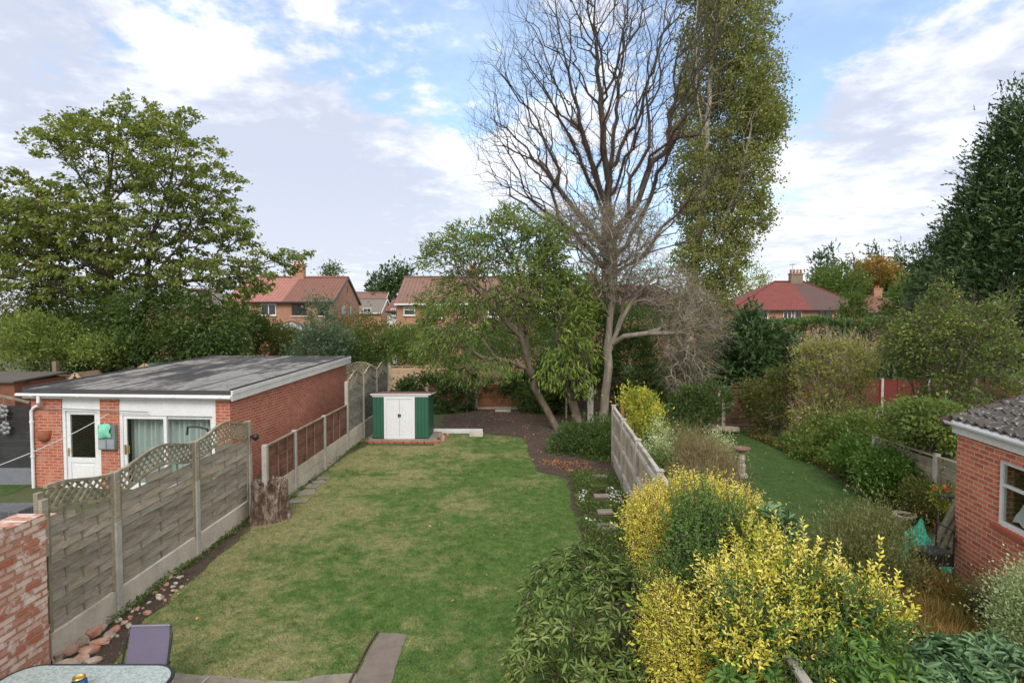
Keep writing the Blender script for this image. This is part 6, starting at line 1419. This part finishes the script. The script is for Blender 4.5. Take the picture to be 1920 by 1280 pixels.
SR = [('glossy_shrub', 'bright dark green glossy shrub left of its twin by the low pale fence', 1610, 14.2, [B(1605, 860, 32, 30, 14.2, .5), B(1625, 880, 30, 30, 14, .5)], L_GLOSS, 6500, .09),
      ('glossy_shrub', 'larger dark green glossy shrub nearest the outhouse along the lawn edge', 1665, 12.8, [B(1655, 880, 38, 34, 13, .55), B(1685, 902, 36, 34, 12.5, .5), B(1650, 905, 30, 26, 12.8, .4)], L_GLOSS, 9500, .085),
      ('cotoneaster_bush', 'brownish spreading shrub at the far right corner of the neighbouring lawn', 1540, 16.5, [B(1600, 815, 40, 34, 16.0, .6), B(1640, 800, 40, 30, 15.8, .5), B(1530, 850, 44, 34, 16.6, .8), B(1575, 868, 30, 28, 15.6, .6), B(1500, 835, 34, 28, 18, .6), B(1550, 815, 50, 34, 17.4, .7), B(1600, 830, 30, 24, 15.8, .4)], L_FRUIT, 16000, .085),
      ('dark_low_shrub', 'very dark low shrub behind the teal sheeting', 1740, 11.2, [B(1742, 945, 30, 34, 11.2, .5), B(1715, 930, 24, 22, 11.6, .4)], L_RED, 3000, .07),
      ('yellow_euonymus', 'yellow and green upright euonymus at the end of the closeboard fence', 1203, 16.4, [B(1205, 770, 26, 38, 16.4, .45), B(1180, 760, 18, 30, 16.6, .35), B(1222, 800, 24, 36, 15.8, .4), B(1195, 815, 22, 28, 15.8, .4)], L_EUO, 6500, .075),
      ('red_tinged_shrub', 'dark shrub touched with red beside the slatted fence', 1305, 19.5, [B(1300, 765, 46, 34, 19.5, .9), B(1340, 750, 28, 34, 19.6, .7), B(1275, 785, 36, 26, 19, .7)], L_SUM, 6500, .10),
      ('variegated_shrub', 'pale cream variegated shrub against the closeboard fence', 1240, 12.6, [B(1243, 825, 18, 34, 12.8, .3), B(1232, 855, 22, 30, 12.4, .35), B(1250, 870, 18, 22, 12.2, .3)], L_VAR, 3800, .05),
      ('variegated_shrub', 'pale variegated shrub standing left of the bird bath', 1350, 15.2, [B(1350, 832, 20, 22, 15.2, .3), B(1362, 850, 18, 18, 15, .3)], L_VAR, 2400, .055),
      ('low_green_shrub', 'low green foliage along the inner side of the closeboard fence', 1225, 13, [B(1215, 850, 22, 30, 13.6, .35), B(1240, 885, 24, 26, 11.8, .3)], L_MID, 3200, .06),
      ('heath_clump', 'tall brown dried heather clump behind the golden privet', 1310, 12.2, [B(1300, 862, 50, 34, 12.4, .8), B(1340, 882, 34, 28, 11.8, .6), B(1320, 905, 60, 26, 11, .6)], L_HEATH, 15000, .10),
      ('dry_grass_clump', 'sparse grey green weeds between euonymus and heather', 1280, 15.4, [B(1270, 822, 40, 20, 15.6, .6), B(1290, 835, 30, 14, 14.8, .5)], L_HEATH2, 3600, .09),
      ('heath_bush', 'broad grey green heath bush between lawn and outhouse', 1640, 8.8, [B(1605, 1005, 50, 24, 8.8, .5), B(1650, 1000, 40, 24, 8.8, .4), B(1670, 1055, 40, 22, 8.0, .4), B(1620, 1045, 60, 28, 8.1, .5), B(1575, 1030, 36, 22, 8.3, .4), B(1640, 965, 26, 12, 9.5, .3)], L_HEATH2, 17000, .055),
      ('variegated_conifer', 'silvery variegated bush at the lower right edge', 1912, 6.3, [B(1935, 1150, 44, 56, 6.3, .35), B(1928, 1190, 42, 42, 6.2, .3), B(1950, 1115, 36, 36, 6.4, .3)], L_VAR, 18000, .032),
      ('dark_bed_shrub', 'dense dark green shrub left of the closeboard fence end', 1095, 17.6, [B(1090, 825, 40, 28, 17.6, .7), B(1128, 815, 28, 30, 17.4, .6), B(1060, 838, 26, 22, 17.4, .5), B(1120, 845, 34, 24, 17, .6)], L_DARK, 7500, .095)]
for nm, lb, px, Yd, bl, lf, n, ls in SR:
    hth = 'heath' in nm or 'dry' in nm
    sh_(nm, lb, px, Yd, bl, lf, n, ls, cr=.11 if not hth else .19, shell=.72 if not hth else .4, lwidth=.5 if not hth else (.3 if 'bush' in nm else .13), up=.5 if not hth else 1.6, stemr=.015, cat='conifer' if 'conifer' in nm else 'shrub', inner=.35 if hth else .12, tmpl=BLADE if hth and 'bush' not in nm else LEAF_D)
cover('bronze_groundcover', 'bronze and olive strappy plants at the foot of the outhouse', [(4.9, 5.3), (6.0, 6.0), (6.5, 7.0), (6.15, 7.2), (6.2, 8.2), (5.6, 8.0), (4.6, 6.9)], 20000, .24, L_BRONZE, .075, .40, BLADE, 1.2)
cover('bed_foliage', 'low mixed foliage in the bed below the brick kerb', [(5.0, 6.4), (6.2, 7.6), (6.6, 8.9), (7.2, 10.2), (6.9, 11), (6.2, 9.6), (5.5, 8.4)], 5000, .06, L_MID, .5, .22)
cover('lawn_edge_plants', 'low plants along the right edge of the neighbouring lawn', [(8.2, 11), (8.9, 11), (8.9, 20), (8.3, 20), (8.5, 16)], 8000, .07, L_RED, .5, .35)
cover('border_plants', 'mixed low plants between closeboard fence and neighbouring lawn', [(2.75, 9.2), (4.0, 10), (4.6, 14), (5.0, 18.5), (6.2, 21), (3.4, 21), (3.0, 15)], 17000, .075, L_HEATH2, .35, .34)
sheet('side_bed', GP([(1062, 897), (1120, 898), (1150, 872), (1187, 955), (1230, 1060), (1290, 1290), (1140, 1290), (1112, 1140), (1100, 1060), (1088, 1000), (1072, 950)]), .0075, M_SOIL, .04)
cover('bed_weeds', 'weedy green plants covering the bed along the closeboard fence', GP([(1065, 890), (1150, 890), (1182, 950), (1210, 1030), (1220, 1100), (1110, 1100), (1085, 960)]) , 13000, .05, L_MID, .5, .22, holes=[(G(a, b).x, G(a, b).y - .12, .25) for a, b in ((1125, 895), (1128, 932), (1134, 962), (1138, 990))])
cover('bed_weeds', 'green weeds at the foot of the pale barked tree', GP([(1050, 800), (1150, 800), (1165, 880), (1120, 870), (1060, 840)]), 3500, .07, L_DARK, .5, .3)
cover('fence_weeds', 'small green weeds at the foot of the slatted fence', GP([(205, 1180), (345, 1075), (470, 980), (470, 962), (350, 1050), (205, 1165)]), 1500, .05, L_MID, .5, .12)
cover('fence_weeds', 'grassy weeds along the concrete boards of the low fence', GP([(545, 942), (600, 888), (650, 850), (692, 832), (692, 822), (648, 842), (600, 878), (545, 930)]), 2600, .05, L_MID, .3, .12)
cover('white_flowers', 'small white flowers in the weedy bed', GP([(1085, 925), (1100, 925), (1100, 945), (1085, 945)]) , 60, .035, L_FLOW, .9, .3, up=2)
cover('white_flowers', 'white flower patch beside the stepping stones', GP([(1135, 925), (1165, 928), (1168, 950), (1140, 945)]), 110, .035, L_FLOW, .9, .3, up=2)
cover('white_flowers', 'little white flowers just behind the rhododendron', GP([(1100, 978), (1118, 978), (1118, 992), (1100, 992)]), 40, .035, L_FLOW, .9, .28, up=2)
cover('leaf_litter', 'rust red fallen leaves strewn on the soil bed', GP([(1020, 862), (1105, 868), (1110, 885), (1060, 885), (1018, 872)]), 380, .05, L_LITTER, .6, .02)
tx = []
for i in range(260):
    while True:
        q = Vector((random.uniform(-5, 2), random.uniform(5.2, 18.5), 0))
        if inpoly(np.array([q.x]), np.array([q.y]), LAWN)[0] and not inpoly(np.array([q.x]), np.array([q.y]), PATHP)[0]: break
    tx.append((q.x, q.y))
tx = np.array(tx); k = rng.integers(0, len(tx), 9000); sp_ = rng.uniform(.03, .12, len(tx))[k][:, None]
q = np.concatenate([tx[k] + rng.normal(size=(9000, 2)) * sp_, np.full((9000, 1), .004)], 1); ax = rng.normal(size=(9000, 3)) * .7 + np.array((0, 0, .9)); ax[:, 2] = np.abs(ax[:, 2])
V, Fc, idx = leaves(q, ax, .055, .16, BLADE, 0); tag(arrmesh('grass_tufts', V, Fc, rng.uniform(.0, .8, 9000)[idx], M_BLADE), 'longer uncut tufts scattered through the patchy lawn', 'grass', kind='stuff')
cover('leaf_litter', 'few fallen leaves dotted over the patchy lawn', LAWN, 130, .05, L_LITTER, .6, .05)
cover('leaf_litter', 'scattered fallen leaves across soil and rear bed', SOIL, 900, .055, L_LITTER, .6, .015)
cover('leaf_litter', 'yellow fallen leaves dotted over the neighbouring lawn', RLAWN, 160, .055, L_YG, .6, .05)
cover('leaf_litter', 'brown leaf heap behind the variegated shrub', [(3.7, 15.6), (5, 15.0), (5.2, 16.2), (4, 16.8)], 900, .07, L_LITTER, .6, .14)
cover('pot_flowers', 'pale flowers and leaves spilling from the large dark pot', [(6.1, 7.1), (6.6, 7.1), (6.6, 7.6), (6.1, 7.6)], 10, .04, L_FLOW, .8, .3)
sh_('potted_plant', 'bushy green plant with pale flowers growing in the large dark pot', 1868, 7.35, [(6.35, 7.35, .48, .26, .26, .18)], L_HEATH2, 1800, .04, cr=.06, stemr=.008, cat='potted plant')
sh_('basket_plant', 'yellow green plant with red flowers in the hanging basket', 1771, 9.6, [tuple(P(1773, 932, 9.6)) + (.17, .17, .16)], L_EUO, 700, .05, cr=.05, stem=None, cat='flowers')
q = P(1768, 918, 9.6)
for i in range(9):
    mb = MB(); a = q + Vector((random.uniform(-.16, .16), random.uniform(-.14, .1), random.uniform(-.05, .05))); mb.lathe([(.005, 0), (.035, .01), (.02, .03), (.004, .032)], a, 6); mb.build('flower_head', [plain('red_petals', (.6, .06, .03), .7)], hb)
# ivy on the rear fences
def ivy(label, blobs, n, loc):
    return shrub('ivy', label, 'climber', loc, blobs, L_IVY, n, .11, .8, None, .13, M_BARKB, 60, LEAF_D, -.3, .2, None, .5, foliage='leaves', stemr=.02)
ivy('dense ivy heaped over the rear fence right of the shed', [B(800, 730, 56, 30, 26.2, .5), B(850, 750, 46, 34, 25.6, .5), B(770, 745, 36, 26, 26, .5), B(860, 710, 40, 22, 26.8, .4), B(835, 775, 26, 20, 25, .4)], 11000, base(820, 25.8))
ivy('ivy and leaves over the rear fence behind the leaning trunks', [B(1010, 755, 34, 34, 25.3, .4), B(1045, 770, 36, 36, 24.6, .5), B(985, 725, 50, 18, 25.9, .4), B(940, 722, 44, 12, 25.95, .3)], 7000, base(1010, 25.2))

# ---- foreground: sprigs and whorls
def sprig_mesh(root, name, pos_, axis, L, K, ll, lw, mat, stemmat, tb=(0, 1), spread=.85):
    n = len(pos_); axis = nrm(axis); Ln = L * rng.uniform(.6, 1.35, n); ref = nrm(rng.normal(size=(n, 3))); s1 = nrm(np.cross(axis, ref)); s2 = np.cross(axis, s1)
    bend = rng.normal(size=(n, 3)) * .18 + np.array((0, 0, .12)); P_ = []; A_ = []; T_ = []; S_ = []
    clump = rng.uniform(0, 1, n)
    for k in range(K):
        t = (k + .6) / K; c = pos_ + axis * (Ln * t)[:, None] + bend * (Ln * t * t)[:, None]; dirn = nrm(axis + 2 * bend * t)
        a, b = (s1, s2) if k % 2 == 0 else (s2, s1)
        for sg in (1, -1):
            P_.append(c); A_.append(a * sg * spread + dirn * (.45 + .55 * t) + rng.normal(size=(n, 3)) * .15); T_.append(np.clip(.55 * clump + .25 * t + .2 * rng.uniform(0, 1, n), 0, 1)); S_.append(np.full(n, ll * (1 - .45 * abs(t - .45) * 1.6)))
    P_ = np.concatenate(P_); A_ = np.concatenate(A_); T_ = np.concatenate(T_); S_ = np.concatenate(S_)
    V, Fc, idx = leaves(P_, A_, S_, lw, LEAF_F, .5); arrmesh(name, V, Fc, (tb[0] + (tb[1] - tb[0]) * T_)[idx], mat, root)
    mid = pos_ + axis * (Ln * .5)[:, None] + bend * (Ln * .25)[:, None]; end = pos_ + axis * Ln[:, None] + bend * Ln[:, None]; st = pos_ - axis * .12
    V, Fc, t = frusta(np.concatenate([st, mid]), np.concatenate([mid, end]), np.full(2 * n, .0035), np.full(2 * n, .002), 3)
    arrmesh('twigs', V, Fc, None, stemmat, root)
def privet(label, blobs, n, mat, basep, L=.26, K=11, ll=.042, up=.8, extra=None, shell=.86, inner=None, nin=0):
    root = thing('privet_shrub', label, 'shrub', basep)
    C_, d, bi = sample_blobs(blobs, n, shell)
    b = np.array(blobs)
    # keep the outer skin only: drop points buried in another lobe
    ins = np.zeros(len(C_), bool)
    for i, q in enumerate(b): ins |= (np.linalg.norm((C_ - q[:3]) / q[3:], axis=1) < .8) & (bi != i)
    C_, d = C_[~ins], d[~ins]; C_[:, 2] = np.maximum(C_[:, 2], .1)
    ax = d * .75 + rng.normal(size=C_.shape) * .35 + np.array((0, 0, up))
    sprig_mesh(root, 'foliage', C_ - nrm(ax) * L * .5, ax, L, K, ll, .42, mat, M_BARKB)
    if nin:
        C2, d2, _ = sample_blobs(blobs, nin, .2); C2[:, 2] = np.maximum(C2[:, 2], .1); k = rng.integers(0, len(C2), nin * 22)
        V, Fc, idx = leaves(C2[k] + rng.normal(size=(len(k), 3)) * .08, d2[k] + rng.normal(size=(len(k), 3)) * .7, .04, .45, LEAF_D, .4); arrmesh('inner_leaves', V, Fc, rng.uniform(0, .35, len(k))[idx], inner or mat, root)
    pts = C_[rng.choice(len(C_), min(220, len(C_)), replace=False)]
    if extra is not None:
        for (a, b_, LL) in extra:
            a = np.array(a); b_ = np.array(b_); m = 9; pp = np.array([a + (b_ - a) * i / m for i in range(m)]); 
            sprig_mesh(root, 'shoot_leaves', a[None], (b_ - a)[None] / np.linalg.norm(b_ - a), np.linalg.norm(b_ - a), 15, .055, .45, mat, M_BARKB, (.4, 1), .9)
            pts = np.concatenate([pts, a[None]])
    N, pa, cnt = skeleton([[basep, (basep[0], basep[1], .3)]], pts, .3, .2, .005); branchmesh('stem', N, pa, cnt, .035, .004, M_BARKB, root)
    return root
privet('golden privet mound with bright yellow leaves at the far end of its row', [B(1300, 950, 90, 44, 6.5, .5), B(1225, 985, 44, 50, 6.2, .45), B(1370, 965, 50, 40, 6.3, .4), B(1250, 1060, 56, 60, 5.9, .45), B(1310, 1040, 80, 60, 6.2, .5), B(1410, 1000, 50, 44, 6.0, .4)], 3300, L_GOLD, (1.95, 6.1, 0), L=.20, K=11, ll=.034, nin=500, inner=L_GOLD2)
privet('plain green shoots growing up through the middle of the golden privet', [B(1285, 1020, 26, 80, 5.4, .2), B(1260, 1120, 24, 60, 5.15, .2), B(1330, 985, 22, 60, 5.5, .2), B(1308, 1100, 26, 60, 5.1, .2), B(1375, 1010, 22, 50, 5.5, .2)], 440, L_PGREEN, (1.75, 5.3, 0), L=.38, K=15, ll=.04, up=2.2, nin=260, inner=L_PGREEN)
privet('golden privet lowest part spilling to the bottom of the picture', [B(1250, 1190, 42, 90, 4.9, .3), B(1290, 1240, 60, 70, 4.6, .3), B(1260, 1130, 34, 44, 5.2, .25)], 1500, L_GOLD, (1.35, 4.75, 0), L=.17, K=10, ll=.028, nin=300, inner=L_GOLD2)
def PP(px, py, Y): return tuple(P(px, py, Y))
privet('green leaved shoots mixed through the nearest golden privet', [B(1480, 1130, 70, 60, 4.7, .35), B(1580, 1150, 60, 44, 4.5, .3), B(1400, 1170, 60, 60, 4.3, .3), B(1500, 1220, 90, 40, 4.15, .3), B(1620, 1190, 60, 36, 4.4, .25)], 420, L_PGREEN, (2.35, 4.5, 0), L=.24, K=10, ll=.05, nin=350, inner=L_DARK)
privet('nearest large golden privet with long upright shoots over the fence', [B(1440, 1130, 80, 70, 4.6, .35), B(1510, 1110, 70, 56, 4.9, .35), B(1590, 1150, 66, 50, 4.6, .3), B(1400, 1200, 60, 50, 4.2, .25), B(1500, 1200, 80, 40, 4.3, .3), B(1420, 1050, 50, 50, 5.2, .3), B(1360, 1120, 44, 60, 4.8, .25), B(1330, 1200, 44, 50, 4.5, .25), B(1640, 1160, 40, 40, 4.6, .2)], 1380, L_GOLD2, (2.1, 4.4, 0), L=.26, K=10, ll=.050, nin=120, inner=L_PGREEN,
       extra=[(PP(1630, 1130, 4.5), PP(1645, 1018, 4.5), 1), (PP(1635, 1120, 4.45), PP(1668, 1022, 4.45), 1), (PP(1585, 1120, 4.6), PP(1592, 1045, 4.6), 1), (PP(1510, 1060, 4.9), PP(1509, 990, 4.9), 1), (PP(1520, 1060, 4.9), PP(1532, 1002, 4.9), 1), (PP(1550, 1100, 4.7), PP(1553, 1028, 4.7), 1), (PP(1670, 1130, 4.5), PP(1700, 1082, 4.5), 1), (PP(1380, 960, 6.2), PP(1376, 898, 6.2), 1), (PP(1570, 1090, 4.7), PP(1574, 1032, 4.7), 1), (PP(1690, 1170, 4.4), PP(1712, 1140, 4.4), 1)])
def whorl_bush(name, label, blobs, n, K, ll, lw, mat, basep, droop=.1, shell=.85, up=.5, stemm=M_BARKB, nst=260, nin=0, cat_='shrub', sr=.04):
    root = thing(name, label, cat_, basep); C_, d, bi = sample_blobs(blobs, n, shell); b = np.array(blobs); ins = np.zeros(len(C_), bool)
    for i, q in enumerate(b): ins |= (np.linalg.norm((C_ - q[:3]) / q[3:], axis=1) < .75) & (bi != i)
    C_, d = C_[~ins], d[~ins]; C_[:, 2] = np.maximum(C_[:, 2], .12); n = len(C_)
    if nin: C2, d2, _ = sample_blobs(blobs, nin, .1); C2[:, 2] = np.maximum(C2[:, 2], .12); C_ = np.concatenate([C_, C2]); d = np.concatenate([d, d2]); n = len(C_)
    ax = nrm(d * .7 + rng.normal(size=(n, 3)) * .3 + np.array((0, 0, up))); ref = nrm(rng.normal(size=(n, 3))); s1 = nrm(np.cross(ax, ref)); s2 = np.cross(ax, s1); Ps = []; As = []; Ts = []; cl = rng.uniform(0, 1, n)
    for k in range(K):
        a = 2 * math.pi * k / K + rng.uniform(-.3, .3, n); out_ = s1 * np.cos(a)[:, None] + s2 * np.sin(a)[:, None]
        Ps.append(C_ + out_ * .01 - ax * (.012 * (k % 3))); As.append(out_ + ax * (rng.uniform(-.1, .7, n)[:, None]) + np.array((0, 0, -droop))); Ts.append(np.clip(.35 * cl + .65 * rng.uniform(0, 1, n), 0, 1))
    V, Fc, idx = leaves(np.concatenate(Ps), np.concatenate(As), ll, lw, LEAF_F, .9); arrmesh('foliage', V, Fc, np.concatenate(Ts)[idx], mat, root)
    N, pa, cnt = skeleton([[basep, (basep[0], basep[1], .25)]], C_[rng.choice(n, min(nst, n), replace=False)], .35, .2, .005); branchmesh('stem', N, pa, cnt, sr, .0045, stemm, root)
    return root
whorl_bush('rhododendron', 'large rhododendron with whorled olive green leaves beside the lawn', [(.72, 5.9, .95, .62, .6, .72), (1.05, 5.6, 1.0, .45, .5, .66), (.45, 5.3, .65, .5, .5, .55), (.75, 4.9, .5, .6, .5, .45), (.3, 4.75, .35, .4, .4, .35), (1.1, 5.0, .55, .35, .4, .5)], 1400, 9, .086, .30, L_RHO, (.75, 5.4, 0), nin=60, droop=.15, nst=420, stemm=M_BARKB, sr=.022)
whorl_bush('broad_leaf_plant', 'clump of broad blue green leaves at the bottom right corner', [B(1795, 1245, 80, 30, 4.9, .35), B(1865, 1235, 60, 30, 5.1, .3), B(1725, 1262, 50, 28, 4.7, .3), B(1900, 1270, 60, 40, 4.8, .3), B(1700, 1310, 120, 50, 4.2, .3)], 430, 8, .125, .30, L_FAT, (3.8, 4.8, 0), droop=.35, nst=80, sr=.02, cat_='plant')
whorl_bush('broad_leaf_plant', 'blue green leafy shoots between the two golden privets', [B(1440, 985, 44, 34, 5.9, .25), B(1400, 1010, 36, 30, 5.9, .22), B(1470, 1010, 30, 30, 5.8, .2)], 120, 7, .13, .33, L_FAT, (2.6, 5.9, 0), droop=.2, nst=50, sr=.02, cat_='plant')
whorl_bush('leafy_plant', 'green leafy plant under the nearest golden privet', [B(1590, 1230, 60, 40, 4.1, .3), B(1650, 1240, 50, 36, 4.4, .3), B(1400, 1270, 60, 30, 4.0, .3)], 210, 7, .08, .36, L_PGREEN, (2.45, 4.1, 0), droop=.1, nst=60, sr=.02, cat_='plant')
